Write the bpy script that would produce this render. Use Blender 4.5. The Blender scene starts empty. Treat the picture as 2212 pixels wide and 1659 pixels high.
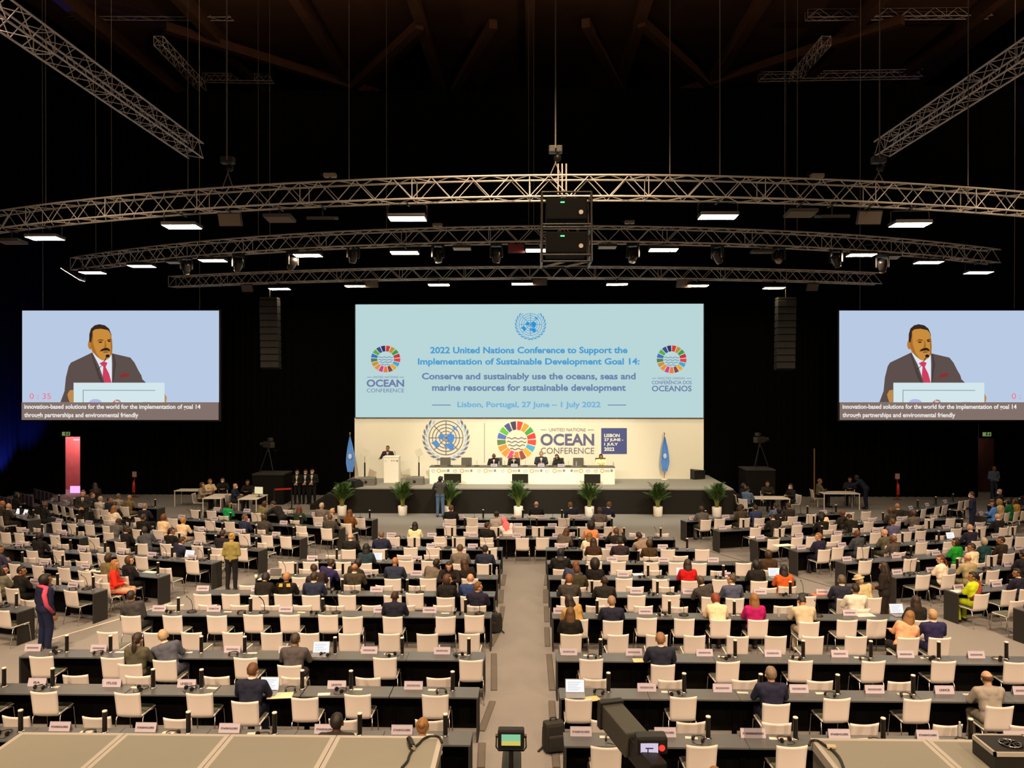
import bpy, bmesh, math, random
from mathutils import Vector, Matrix, Quaternion
import numpy as np

SC = bpy.context.scene
COL = SC.collection
PI = math.pi
R = math.radians
rnd = random.Random(7)

# ------------------------------------------------------------------ camera
CAM_H = 5.9
FPX = 1750.0
YAW = math.atan(39 / FPX)
PITCH = math.atan(7.5 / FPX)
cd = bpy.data.cameras.new('camera')
cam = bpy.data.objects.new('camera', cd)
COL.objects.link(cam)
cam.location = (0, 0, CAM_H)
cam.rotation_euler = (PI / 2 - PITCH, 0, YAW)
cd.sensor_width = 36.0
cd.lens = 36.0 * FPX / 2212.0
cd.clip_start = 0.2
cd.clip_end = 300
SC.camera = cam

# ------------------------------------------------------------------ world, exposure
SC.view_settings.view_transform = 'Standard'
SC.view_settings.look = 'None'
SC.view_settings.exposure = 0.0
SC.view_settings.gamma = 1.0
SC.view_settings.use_curve_mapping = False
w = bpy.data.worlds.new('hall_darkness')
SC.world = w
w.use_nodes = True
w.node_tree.nodes['Background'].inputs[0].default_value = (0.02, 0.016, 0.013, 1)
w.node_tree.nodes['Background'].inputs[1].default_value = 0.02
SC.cycles.max_bounces = 5
SC.cycles.diffuse_bounces = 3
SC.cycles.glossy_bounces = 2
SC.cycles.transmission_bounces = 4
SC.cycles.transparent_max_bounces = 8
SC.cycles.caustics_reflective = False
SC.cycles.caustics_refractive = False
SC.cycles.sample_clamp_indirect = 4.0
SC.cycles.use_denoising = True

# ------------------------------------------------------------------ house lights of the arena (behind and above the cameras)
WARM = (1.0, .675, .42)
def spot_light(name, p, to, power, color, angle, blend, r=.3):
    sd = bpy.data.lights.new(name, 'SPOT'); sd.energy = power; sd.color = color; sd.spot_size = R(angle); sd.spot_blend = blend; sd.shadow_soft_size = r
    so = bpy.data.objects.new(name, sd); COL.objects.link(so); so.location = p
    so.rotation_euler = (Vector(to) - Vector(p)).to_track_quat('-Z', 'Y').to_euler()
for hx in (-18, -6, 6, 18):
    spot_light('house_light', (hx, -7, 15.5), (hx*.75, 15, 0), 7600, WARM, 58, .55, .6)
for hx in (-13, 0, 13):
    spot_light('house_light', (hx, 2, 16.5), (hx, 12, 0), 11500, WARM, 74, .6, .6)
    spot_light('house_light', (hx, 13.5, 16.5), (hx, 20, 0), 9000, WARM, 80, .6, .6)
# profile lights on the middle truss aimed at the stage
for hx in (-8, 0, 8):
    spot_light('stage_profile_light', (hx, 28.6, 10.6), (hx*.5, 38.4, 1.7), 3500, (1.0, .95, .74), 56, .5, .12)

# ------------------------------------------------------------------ projecting picture measurements to places in the hall
_cy, _sy, _cp, _sp = math.cos(YAW), math.sin(YAW), math.cos(PITCH), math.sin(PITCH)
_F = Vector((-_sy * _cp, _cy * _cp, -_sp)); _R = Vector((_cy, _sy, 0)); _U = _R.cross(_F)
def ray(x, y): return _F + _R * ((x - 1106) / FPX) - _U * ((y - 829.5) / FPX)
def onz(x, y, z):
    r = ray(x, y); p = r * ((z - CAM_H) / r.z); return Vector((p.x, p.y, z))
def ony(x, y, Y):
    r = ray(x, y); p = r * (Y / r.y); return Vector((p.x, Y, p.z + CAM_H))

# ------------------------------------------------------------------ materials
def lin(h):
    h = h.lstrip('#'); v = [int(h[i:i + 2], 16) / 255 for i in (0, 2, 4)]
    return tuple(c / 12.92 if c <= .04045 else ((c + .055) / 1.055) ** 2.4 for c in v)
_mats = {}
def mat(name, color, rough=.6, metal=0.0, emit=0.0, var=.12, scale=8.0, bump=0.0, spec=.5, sheen=0.0):
    if name in _mats: return _mats[name]
    m = bpy.data.materials.new(name); m.use_nodes = True
    nt = m.node_tree; b = nt.nodes['Principled BSDF']
    c = lin(color) if isinstance(color, str) else color
    b.inputs['Roughness'].default_value = rough
    b.inputs['Metallic'].default_value = metal
    b.inputs['Specular IOR Level'].default_value = spec
    if sheen: b.inputs['Sheen Weight'].default_value = sheen
    tc = nt.nodes.new('ShaderNodeTexCoord')
    n = nt.nodes.new('ShaderNodeTexNoise'); n.inputs['Scale'].default_value = scale; n.inputs['Detail'].default_value = 3
    nt.links.new(tc.outputs['Object'], n.inputs['Vector'])
    mx = nt.nodes.new('ShaderNodeMix'); mx.data_type = 'RGBA'
    mx.inputs[6].default_value = tuple(x * (1 - var) for x in c) + (1,)
    mx.inputs[7].default_value = tuple(min(1, x * (1 + var)) for x in c) + (1,)
    nt.links.new(n.outputs['Fac'], mx.inputs[0])
    nt.links.new(mx.outputs[2], b.inputs['Base Color'])
    if bump:
        bp = nt.nodes.new('ShaderNodeBump'); bp.inputs['Strength'].default_value = bump; bp.inputs['Distance'].default_value = .01
        nt.links.new(n.outputs['Fac'], bp.inputs['Height']); nt.links.new(bp.outputs['Normal'], b.inputs['Normal'])
    if emit:
        b.inputs['Emission Color'].default_value = c + (1,); b.inputs['Emission Strength'].default_value = emit
    _mats[name] = m
    return m
def glow(name, color, strength=1.0):
    """a face of a lit screen or lamp"""
    if name in _mats: return _mats[name]
    m = bpy.data.materials.new(name); m.use_nodes = True
    nt = m.node_tree; nt.nodes.remove(nt.nodes['Principled BSDF'])
    e = nt.nodes.new('ShaderNodeEmission'); c = lin(color) if isinstance(color, str) else color
    e.inputs[0].default_value = c + (1,); e.inputs[1].default_value = strength
    nt.links.new(e.outputs[0], nt.nodes['Material Output'].inputs[0])
    _mats[name] = m
    return m

# ------------------------------------------------------------------ mesh building
def frame(p0, p1):
    d = (Vector(p1) - Vector(p0)); L = d.length; d = d / L if L > 1e-9 else Vector((0, 0, 1))
    a = Vector((1, 0, 0)) if abs(d.x) < .8 else Vector((0, 1, 0))
    u = d.cross(a).normalized(); v = d.cross(u)
    return d, u, v
class MB:
    def __init__(s): s.v = []; s.f = []; s.m = []; s.sm = []; s.M = None; s.mi = 0
    def _add(s, vs, fs, smooth=False):
        o = len(s.v)
        if s.M is not None: vs = [s.M @ Vector(v) for v in vs]
        s.v += [tuple(v) for v in vs]
        for f in fs: s.f.append(tuple(i + o for i in f)); s.m.append(s.mi); s.sm.append(smooth)
        return s
    def box(s, x0, x1, y0, y1, z0, z1):
        return s._add([(x0,y0,z0),(x1,y0,z0),(x1,y1,z0),(x0,y1,z0),(x0,y0,z1),(x1,y0,z1),(x1,y1,z1),(x0,y1,z1)],
                      [(0,3,2,1),(4,5,6,7),(0,1,5,4),(1,2,6,5),(2,3,7,6),(3,0,4,7)])
    def cbox(s, c, sx, sy, sz, bev=0.0):
        x, y, z = c
        if not bev: return s.box(x-sx/2, x+sx/2, y-sy/2, y+sy/2, z-sz/2, z+sz/2)
        return s.rbox(x-sx/2, x+sx/2, y-sy/2, y+sy/2, z-sz/2, z+sz/2, bev)
    def rbox(s, x0, x1, y0, y1, z0, z1, b):
        """box with chamfered edges"""
        bm = bmesh.new()
        vs = [bm.verts.new(p) for p in [(x0,y0,z0),(x1,y0,z0),(x1,y1,z0),(x0,y1,z0),(x0,y0,z1),(x1,y0,z1),(x1,y1,z1),(x0,y1,z1)]]
        for f in [(0,3,2,1),(4,5,6,7),(0,1,5,4),(1,2,6,5),(2,3,7,6),(3,0,4,7)]: bm.faces.new([vs[i] for i in f])
        bmesh.ops.bevel(bm, geom=bm.edges[:], offset=b, segments=2, profile=.6, affect='EDGES')
        s.addbm(bm); return s
    def addbm(s, bm, smooth=False):
        bm.verts.index_update()
        s._add([v.co.copy() for v in bm.verts], [[v.index for v in f.verts] for f in bm.faces], smooth); bm.free(); return s
    def cyl(s, p0, p1, r0, r1=None, n=10, cap=True):
        r1 = r0 if r1 is None else r1
        d, u, v = frame(p0, p1); p0 = Vector(p0); p1 = Vector(p1)
        vs = []
        for p, r in ((p0, r0), (p1, r1)):
            for i in range(n):
                a = 2 * PI * i / n; vs.append(p + u * (r * math.cos(a)) + v * (r * math.sin(a)))
        fs = [(i, (i+1) % n, n + (i+1) % n, n + i) for i in range(n)]
        s._add(vs, fs, n > 6)
        if cap: s._add(vs, [tuple(range(n))[::-1], tuple(range(n, 2*n))])
        return s
    def tube(s, pts, r, n=8):
        pts = [Vector(p) for p in pts]; vs = []; u = None
        for i, p in enumerate(pts):
            d = (pts[min(i+1, len(pts)-1)] - pts[max(i-1, 0)]).normalized()
            if u is None: u = frame((0,0,0), d)[1]
            u = (u - d * u.dot(d)).normalized(); v = d.cross(u)
            rr = r[i] if isinstance(r, (list, tuple)) else r
            for k in range(n):
                a = 2*PI*k/n; vs.append(p + u*(rr*math.cos(a)) + v*(rr*math.sin(a)))
        fs = []
        for i in range(len(pts)-1):
            for k in range(n): fs.append((i*n+k, i*n+(k+1) % n, (i+1)*n+(k+1) % n, (i+1)*n+k))
        fs.append(tuple(range(n))[::-1]); fs.append(tuple(range((len(pts)-1)*n, len(pts)*n)))
        return s._add(vs, fs, True)
    def lathe(s, prof, c=(0,0,0), n=20):
        vs = []; fs = []
        for r, z in prof:
            for i in range(n):
                a = 2*PI*i/n; vs.append((c[0]+r*math.cos(a), c[1]+r*math.sin(a), c[2]+z))
        m = len(prof)
        for j in range(m-1):
            for i in range(n): fs.append((j*n+i, j*n+(i+1) % n, (j+1)*n+(i+1) % n, (j+1)*n+i))
        fs.append(tuple(range(n))[::-1]); fs.append(tuple(range((m-1)*n, m*n)))
        return s._add(vs, fs, True)
    def ball(s, c, rx, ry=None, rz=None, n=14, k=9):
        ry = rx if ry is None else ry; rz = rx if rz is None else rz
        vs = [(c[0], c[1], c[2]-rz)]; fs = []
        for j in range(1, k):
            t = -PI/2 + PI*j/k
            for i in range(n):
                a = 2*PI*i/n; vs.append((c[0]+rx*math.cos(t)*math.cos(a), c[1]+ry*math.cos(t)*math.sin(a), c[2]+rz*math.sin(t)))
        vs.append((c[0], c[1], c[2]+rz)); L = len(vs)-1
        for i in range(n): fs.append((0, 1+(i+1) % n, 1+i)); fs.append((L, 1+(k-2)*n+i, 1+(k-2)*n+(i+1) % n))
        for j in range(k-2):
            for i in range(n): fs.append((1+j*n+i, 1+j*n+(i+1) % n, 1+(j+1)*n+(i+1) % n, 1+(j+1)*n+i))
        return s._add(vs, fs, True)
    def slab(s, pts, d):
        """flat outline pts (3D, planar) given thickness vector d"""
        n = len(pts); d = Vector(d); vs = [Vector(p) for p in pts] + [Vector(p)+d for p in pts]
        fs = [tuple(range(n))[::-1], tuple(range(n, 2*n))] + [(i, (i+1) % n, n+(i+1) % n, n+i) for i in range(n)]
        return s._add(vs, fs)
    def grid(s, fn, nu, nv, smooth=True):
        vs = [fn(i/nu, j/nv) for j in range(nv+1) for i in range(nu+1)]
        fs = [(j*(nu+1)+i, j*(nu+1)+i+1, (j+1)*(nu+1)+i+1, (j+1)*(nu+1)+i) for j in range(nv) for i in range(nu)]
        return s._add(vs, fs, smooth)
    def mesh(s, name, mats):
        me = bpy.data.meshes.new(name); me.from_pydata(s.v, [], s.f)
        for m in (mats if isinstance(mats, (list, tuple)) else [mats]): me.materials.append(m)
        me.polygons.foreach_set('material_index', s.m); me.polygons.foreach_set('use_smooth', s.sm)
        me.update(); return me
    def build(s, name, mats, parent=None, loc=None, rz=0.0): return place(name, s.mesh(name, mats), parent, loc, rz)
def place(name, me, parent=None, loc=None, rz=0.0):
    o = bpy.data.objects.new(name, me); COL.objects.link(o)
    if parent is not None: o.parent = parent
    if loc is not None: o.location = loc
    if rz: o.rotation_euler = (0, 0, rz)
    return o
def tag(o, label, cat, group=None, kind=None):
    if label: o['label'] = label
    if cat: o['category'] = cat
    if group: o['group'] = group
    if kind: o['kind'] = kind
    return o
def empty(name, loc, rz=0.0, label=None, cat=None, group=None):
    o = bpy.data.objects.new(name, None); COL.objects.link(o); o.location = loc; o.rotation_euler = (0, 0, rz)
    o.empty_display_size = .2
    return tag(o, label, cat, group)
def struct(o, label=None):
    o['kind'] = 'structure'
    if label: o['label'] = label
    return o
KIDS = {}
def kids(o):
    return KIDS.setdefault(o.name, [c for c in o.children])
def dup(src, loc, rz=0.0, label=None, group=None):
    """copy of a thing with copies of its parts and sub-parts"""
    c = src.copy(); COL.objects.link(c); c.location = loc; c.rotation_euler = (0, 0, rz)
    if label: c['label'] = label
    if group: c['group'] = group
    for ch in kids(src):
        d = ch.copy(); COL.objects.link(d); d.parent = c
        for g in kids(ch):
            e = g.copy(); COL.objects.link(e); e.parent = d
    return c
ORD = ['first','second','third','fourth','fifth','sixth','seventh','eighth','ninth','tenth','eleventh','twelfth','thirteenth','fourteenth','fifteenth','sixteenth','seventeenth','eighteenth','nineteenth','twentieth']
def text_mesh(body, size, width=None, bold=0.0, align='CENTER', squeeze=1.0, thick=.004):
    cu = bpy.data.curves.new('lettering', 'FONT'); cu.body = body; cu.size = size; cu.align_x = align; cu.align_y = 'CENTER'
    cu.offset = bold; cu.resolution_u = 3; cu.extrude = thick / 2
    o = bpy.data.objects.new('lettering', cu); COL.objects.link(o)
    bpy.context.view_layer.update()
    dg = bpy.context.evaluated_depsgraph_get()
    me = bpy.data.meshes.new_from_object(o.evaluated_get(dg))
    bpy.data.objects.remove(o); bpy.data.curves.remove(cu)
    n = len(me.vertices); co = np.empty(n*3, np.float32); me.vertices.foreach_get('co', co); co = co.reshape(-1, 3)
    if n:
        wd = co[:, 0].max() - co[:, 0].min()
        sx = (width / wd) if width else squeeze
        if align == 'CENTER': co[:, 0] = (co[:, 0] - (co[:, 0].max()+co[:, 0].min())/2) * sx
        else: co[:, 0] = (co[:, 0]-co[:, 0].min()) * sx
        me.vertices.foreach_set('co', co.ravel())
    me.update(); return me
UPRIGHT = Matrix.Rotation(PI/2, 4, 'X')      # lettering laid out in x,y becomes upright, facing the audience (-Y)
def sign_text(name, body, size, p, m, parent, width=None, bold=0.0, align='CENTER', thick=.004):
    me = text_mesh(body, size, width, bold, align, thick=thick); me.transform(UPRIGHT); me.materials.append(m)
    return place(name, me, parent, p)
# ================================================================== THE HALL
M_floor = mat('floor_carpet', '#7f7e7d', rough=.95, var=.10, scale=30, bump=.25, spec=.15)
M_black = mat('black_drape', '#080808', rough=.98, var=.25, scale=2, spec=.02)
M_roof = mat('dark_timber_roof', '#5c4438', rough=.8, var=.3, scale=.6, spec=.1)
M_beam = mat('roof_beam', '#63493a', rough=.8, var=.2, scale=2, spec=.1)
M_alu = mat('truss_aluminium', '#d6d3cf', rough=.5, metal=.25, var=.08)
M_dalu = mat('dull_truss_aluminium', '#d3cdd2', rough=.6, metal=.2, var=.1)
M_blk = mat('black_metal', '#15140f', rough=.5, var=.2)
M_gear = mat('black_gear_plastic', '#121110', rough=.5, var=.2)
M_cable = mat('steel_cable', '#8d8984', rough=.6, metal=.1)
M_chrome = mat('chrome', '#d9d6d0', rough=.22, metal=1.0, var=.04)
M_white = mat('white_laminate', '#d9d3c8', rough=.5, var=.04)
YB = 41.5
struct(MB().box(-27, 27, -9, 62, -.2, 0).build('floor', M_floor))

def drape(name, x0, x1, y, z0, z1, amp=.07, per=.34, m=M_black):
    n = max(4, int((x1 - x0) / per * 4)); b = MB()
    pt = lambda i, z: (x0 + (x1-x0)*i/n, y + amp*math.sin(i*PI/2 + .9*math.sin(i*.37)), z)
    vs = [pt(i, z0) for i in range(n+1)] + [pt(i, z1) for i in range(n+1)]
    b._add(vs, [(i, i+1, n+2+i, n+1+i) for i in range(n)], True)
    return b.build(name, m)
gl0, gl1 = ony(140, 1000, YB).x, ony(173, 1000, YB).x
gr0, gr1 = ony(2114, 1000, YB).x, ony(2147, 1000, YB).x
GT = 2.98
wb = drape('wall_back', gl1, gr0, YB, 0, 20.8); struct(wb)
for nm, a, b_, z0 in (('wall_back_left', -27, gl0, 0), ('wall_back_right', gr1, 27, 0), ('wall_back_above_left', gl0, gl1, GT), ('wall_back_above_right', gr0, gr1, GT)):
    struct(drape(nm, a, b_, YB, z0, 20.8))
def side_drape(name, x):
    o = drape(name, -9, 62, 0, 0, 25.8); o.rotation_euler = (0, 0, PI/2); o.location = (x, 0, 0); return struct(o)
side_drape('wall_left', -26.6); side_drape('wall_right', 26.6)
struct(MB().box(-27, 27, 61.5, 62, 0, 26).build('wall_far', mat('far_wall_timber', '#2a1a14', rough=.9, var=.3, scale=.5, spec=.1)))
struct(MB().box(-27, 27, -9.4, -9, 0, 26).build('wall_front', M_black))
struct(MB().box(-27, 27, -9, 62, 26, 26.3).build('ceiling', M_roof))
# timber ribs of the roof
for i in range(9):
    x = -24 + i*6
    o = MB().box(-.25, .25, 30, 61, 25.2, 26).build('ceiling_beam', M_beam, None, (x, 0, 0)); struct(o)
for i, (xa, xb) in enumerate(((-20, -8), (-6, -14), (6, 14), (20, 8), (-2, -6), (3, 7))):
    p0, p1 = Vector((xa, 44, 25.0)), Vector((xb, 57, 25.0))
    d = (p1-p0).normalized(); s = Vector((-d.y, d.x, 0))*.22
    o = MB().slab([p0-s, p0+s, p1+s, p1-s], (0, 0, .5)).build('ceiling_beam', M_beam); struct(o)
# corridors seen through the two gaps in the drapes
def corridor(n, x0, x1, cm, fl):
    b = MB(); b.box(x0-2.2, x1+2.2, 43.4, 43.6, 0, 4); o = b.build('door_%d' % n, cm); struct(o)
    return o
corridor(1, gl0, gl1, mat('rose_painted_board', '#b0625e', rough=.9, var=.2, scale=3), 0)
corridor(2, gr0, gr1, mat('dark_red_brick', '#4a2420', rough=.9, var=.4, scale=3), 0)
def lamp(name, kind, loc, energy, color, size=.4, to=None, spot=60):
    ld = bpy.data.lights.new(name, kind); ld.energy = energy; ld.color = color
    if kind == 'AREA': ld.size = size
    else: ld.shadow_soft_size = size
    if kind == 'SPOT': ld.spot_size = R(spot); ld.spot_blend = .6
    o = bpy.data.objects.new(name, ld); COL.objects.link(o); o.location = loc
    if to is not None: o.rotation_euler = (Vector(to)-Vector(loc)).to_track_quat('-Z', 'Y').to_euler()
    return o
gm = (gl0+gl1)/2
lamp('corridor_light', 'AREA', (gm-.6, 42.2, 3.6), 150, (1, .45, .48), .6, (gm-1.0, 43.4, 1.4))
tb = MB().rbox(-.40, .38, -.05, .05, 0, .36, .04).build('floor_glow_block', glow('magenta_floor_glow', (1.0, .42, .95), 1.25), None, (gm, 42.0, 0))  # added glowing block stands in for the pool of magenta light on the floor
tag(tb, 'glowing magenta light bar on the floor of the pink lit doorway', 'light')
tl = MB().cbox((0, 0, 0), .28, .05, .05).build('door_light_strip', glow('pink_tube', (1.0, .55, .8), 1.5), None, ony(165, 950, YB-.06))
tag(tl, 'small pink light strip at the top of the pink lit doorway', 'light')
gm2 = (gr0+gr1)/2
lamp('corridor_light', 'AREA', (gm2, 42.3, 3.4), 9, (1, .75, .55), .5, (gm2, 43.4, .8))
# blue wash on the left and right drapes
lamp('blue_wash', 'SPOT', (-25.6, 39.6, .3), 9000, (.03, .06, 1.0), .2, (-27.2, 41.4, 7), 56)
lamp('blue_wash', 'SPOT', (25.7, 38, 20), 250, (.05, .08, 1.0), .2, (26, 52, 20), 60)
# exit signs
def exit_sign(x, y, label):
    p = ony(x, y, YB-.10); e = empty('exit_sign', p, 0, label, 'sign')
    MB().cbox((0, 0, 0), .46, .06, .24, .01).build('housing', mat('sign_housing', '#2c3026', rough=.6), e)
    MB().cbox((0, -.035, 0), .42, .01, .20).build('lit_face', glow('exit_green', '#8fae6a', .55), e)
    b = MB(); dk = glow('exit_mark', '#1f3a1c', .6)
    b.cbox((-.02, -.045, 0), .06, .006, .14); b.cbox((.0, -.045, .08), .04, .006, .04); b.cbox((.07, -.045, -.02), .09, .006, .03)
    b.cbox((.13, -.045, 0), .05, .006, .15)
    b.build('running_figure', dk, e)
exit_sign(143.5, 937, 'green lit exit sign above the pink doorway')
exit_sign(2131, 938, 'green lit exit sign above the dark doorway on the right')

# ================================================================== TRUSSES AND LAMPS
def truss(name, path, s, label, m=M_alu, group=None, step=.5):
    """square box truss along a path of points"""
    path = [Vector(p) for p in path]
    c = sum(path, Vector())/len(path); e = empty(name, c, 0, label, 'truss', group)
    P = [p - c for p in path]; T = []
    for i in range(len(P)):
        t = (P[min(i+1, len(P)-1)] - P[max(i-1, 0)]); t.z = 0; t.normalize(); T.append(t)
    N = [Vector((-t.y, t.x, 0)) for t in T]
    cor = lambda i, k: P[i] + N[i]*(s/2*(1 if k & 1 else -1)) + Vector((0, 0, s/2*(1 if k & 2 else -1)))
    for k in range(4):
        MB().tube([cor(i, k) for i in range(len(P))], .026, 8).build('chord', m, e)
    for nm, (ka, kb) in (('front_lacing', (0, 2)), ('rear_lacing', (1, 3)), ('top_lacing', (2, 3)), ('bottom_lacing', (0, 1))):
        b = MB()
        for i in range(len(P)-1):
            a, q = (ka, kb) if i % 2 == 0 else (kb, ka)
            b.cyl(cor(i, a), cor(i+1, q), .013, n=5, cap=False)
            if i % 6 == 0: b.cyl(cor(i, ka), cor(i, kb), .013, n=5, cap=False)
        b.build(nm, m, e)
    return e
TZ = 10.7
CURV = {1: (20.25, .0137, .9, .52), 2: (26.75, .0170, .6, .5), 3: (36.1, .0098, .2, .5)}
def cy(k, X): Y0, q, x0, s = CURV[k]; return Y0 + q*(X-x0)**2
def oncurve(x, y, k):
    Y = CURV[k][0]
    for _ in range(12): p = ony(x, y, Y); Y = cy(k, p.x)
    return ony(x, y, Y)
XR = {1: (-17.5, 17.0), 2: (oncurve(165, 560, 2).x, oncurve(2147, 575, 2).x), 3: (oncurve(372, 605, 3).x, oncurve(1897, 605, 3).x)}
for k, lab in ((1, 'nearest arched aluminium truss spanning the whole hall above the audience'), (2, 'middle arched aluminium truss carrying the moving heads'), (3, 'farthest arched aluminium truss just above the video wall')):
    a, b_ = XR[k]; n = int((b_-a)/.48)
    truss('lighting_truss', [(a+(b_-a)*i/n, cy(k, a+(b_-a)*i/n), TZ) for i in range(n+1)], CURV[k][3], lab, M_alu, 'arched lighting trusses')
for sx, lab in ((-1, 'straight truss running lengthwise high on the left'), (1, 'straight truss running lengthwise high on the right')):
    x = -11.1 if sx < 0 else 11.85
    n = 44; y0, y1 = (8, 27.3) if sx < 0 else (10, 27.6)
    truss('lengthwise_truss', [(x - (.25*i/n if sx < 0 else 0), y0+(y1-y0)*i/n, 13.7) for i in range(n+1)], .5, lab, M_dalu)
for (xa, ya, xb, yb, Y, lab) in ((108, 30, 502, 32, 44.5, 'faint dark roof truss near the top of the picture on the left'), (1742, 32, 2140, 28, 44.5, 'faint dark roof truss near the top of the picture on the right'),
        (440, 168, 590, 170, 52, 'faint short roof truss behind the left lengthwise truss'), (1640, 166, 1990, 160, 52, 'faint roof truss far behind the right lengthwise truss')):
    p0, p1 = ony(xa, ya, Y), ony(xb, yb, Y); n = 16
    truss('roof_truss', [p0.lerp(p1, i/n) for i in range(n+1)], .45, lab, M_dalu)
for (xa, ya, za, xb, yb, zb, lab) in ((342, 88, 23, 438, 190, 23, 'faint slanting roof truss above the left lengthwise truss'), (1785, 88, 23, 1712, 172, 23, 'faint slanting roof truss above the right lengthwise truss')):
    p0, p1 = onz(xa, ya, za), onz(xb, yb, zb); n = 14
    truss('roof_truss', [p0.lerp(p1, i/n) for i in range(n+1)], .45, lab, M_dalu)

# lit soft panels hung under the trusses ------------------------------------------------
M_hous = mat('lamp_housing', '#2a2725', rough=.5, var=.1)
PANEL_GLOW = glow('warm_led_panel', (1.0, .76, .50), 105)
PANEL_GLOW_B = glow('warm_led_panel_stage', (1.0, .76, .46), 100)
def zclamp(loc): return TZ - (.52 if loc[1] < 25.5 else .5)/2 - .060 - loc[2]
def led_panel(loc, roll=0.0, lit=PANEL_GLOW, w=.95, d=.5):
    e = empty('led_panel_light', loc, 0)
    q = Matrix.Rotation(roll, 4, 'Y') @ Matrix.Rotation(-R(3), 4, 'X'); top = zclamp(loc)
    b = MB(); b.M = q; b.rbox(-w/2, w/2, -d/2, d/2, .012, .10, .012); b.build('housing', M_hous, e)
    b = MB(); b.M = q; b._add([(-w/2+.02, -d/2+.02, .008), (-w/2+.02, d/2-.02, .008), (w/2-.02, d/2-.02, .008), (w/2-.02, -d/2+.02, .008)], [(0, 1, 2, 3)]); b.build('diffuser', lit, e)
    b = MB(); b.M = q; b.tube([(-w/2-.02, 0, .06), (-w/2-.02, 0, .34), (-w/2+.04, 0, .38), (w/2-.04, 0, .38), (w/2+.02, 0, .34), (w/2+.02, 0, .06)], .012, 6); b.build('yoke', M_hous, e)
    b = MB(); b.cyl((0, 0, .36), (0, 0, top), .022); b.cyl((0, -.3, top), (0, .3, top), .02); b.build('clamp', M_blk, e)
    return e
PANELS = [(1, [(97, 516, 0), (393, 491, 0), (880, 474, 0), (1551, 470, 0), (1966, 487, 0)]),
          (2, [(200, 590, 0), (306, 576, 0), (460, 564, 0), (665, 553, 0), (874, 547, 0), (1166, 542, 0), (1433, 541, 0), (1861, 552, 0), (2006, 568, 0), (2114, 590, 0)]),
          (3, [(604, 625, 0), (768, 619, 0), (948, 616, 0), (1128, 614, 0), (1333, 615, 0), (1507, 618, 0), (1672, 623, 0)])]
TN = {1: 'nearest truss', 2: 'middle truss', 3: 'farthest truss'}
for k, L in PANELS:
    for i, (x, y, r) in enumerate(L):
        e = led_panel(oncurve(x, y, k), r, PANEL_GLOW_B if k == 3 else PANEL_GLOW)
        tag(e, 'lit warm LED panel under the %s, %s from the left' % (TN[k], ORD[i]), 'light', 'lit panels on the trusses')
e = led_panel(oncurve(166, 592, 2) + Vector((-.35, .3, 0)), R(32)); b = MB(); b.cyl((0, 0, .4), (.75, -.45, zclamp(e.location)+.03), .025); b.build('arm', M_blk, e); tag(e, 'lit warm LED panel tilted sideways at the left end of the middle truss', 'light', 'lit panels on the trusses')
M_off = mat('unlit_panel_face', '#6b615a', rough=.5, var=.06)
def dark_panel(x, y, k, tilt, w, d, label, m=M_off, yaw=0.0):
    e = empty('unlit_panel_light', oncurve(x, y, k), yaw, label, 'light', 'unlit panels on the trusses')
    q = Matrix.Rotation(tilt, 4, 'X')
    b = MB(); b.M = q; b.rbox(-w/2, w/2, -d/2, d/2, -.03, .05, .01); b.build('housing', M_hous, e)
    b = MB(); b.M = q; b._add([(-w/2+.02, -d/2+.02, -.035), (-w/2+.02, d/2-.02, -.035), (w/2-.02, d/2-.02, -.035), (w/2-.02, -d/2+.02, -.035)], [(0, 1, 2, 3)]); b.build('diffuser', m, e)
    b = MB(); t_ = zclamp(e.location); b.cyl((0, 0, .03), (0, 0, t_), .02); b.cyl((0, -.3, t_), (0, .3, t_), .02); b.build('bracket', M_blk, e)
for a in ((497, 474, 1, -1.15, .62, .36, 'dark unlit panel tilted face on under the nearest truss, left half'), (604, 472, 1, -.12, .72, .55, 'flat unlit panel under the nearest truss, beside the tilted left one'),
          (697, 472, 1, .2, .7, .55, 'flat unlit panel under the nearest truss nearest the projector frame'), (1730, 461, 1, -.12, .72, .55, 'flat unlit panel under the nearest truss, right half'),
          (1797, 468, 1, .2, .72, .55, 'thin unlit panel under the nearest truss between two others'), (1878, 470, 1, -1.15, .62, .36, 'dark unlit panel tilted face on under the nearest truss, right half'),
          (25, 522, 1, -.1, .7, .5, 'unlit panel at the left edge of the picture under the nearest truss'),
          (998, 536, 2, -.1, .6, .4, 'small pale unlit panel under the middle truss left of the red one'), (1312, 533, 2, -.1, .6, .4, 'small pale unlit panel under the middle truss right of the projector frame'),
          (1115, 536, 2, -1.35, .55, .33, 'small red faced panel under the middle truss'), (1647, 544, 2, -.05, .75, .4, 'dim panel under the middle truss between two moving heads'),
          (1925, 555, 2, -.2, .6, .4, 'pale unlit panel under the middle truss near its right end'), (375, 566, 2, -.1, .5, .4, 'pale unlit panel under the middle truss near its left end'),
          (800, 611, 3, -.9, .7, .5, 'dark tilted panel under the farthest truss, left part'), (1165, 609, 3, -1.3, .7, .32, 'dark box panel under the farthest truss near its middle'),
          (1478, 611, 3, -.9, .7, .5, 'dark tilted panel under the farthest truss, right part'), (534, 622, 3, -1.0, .55, .4, 'small dark panel near the left end of the farthest truss'), (1755, 620, 3, -1.0, .55, .4, 'small dark panel near the right end of the farthest truss')):
    lit = mat('red_panel_face', '#7a2a33', rough=.6) if 'red faced' in a[6] else (mat('pale_unlit_face', '#b9b4ac', rough=.5) if 'pale' in a[6] else M_off)
    dark_panel(*a, m=lit)
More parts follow.
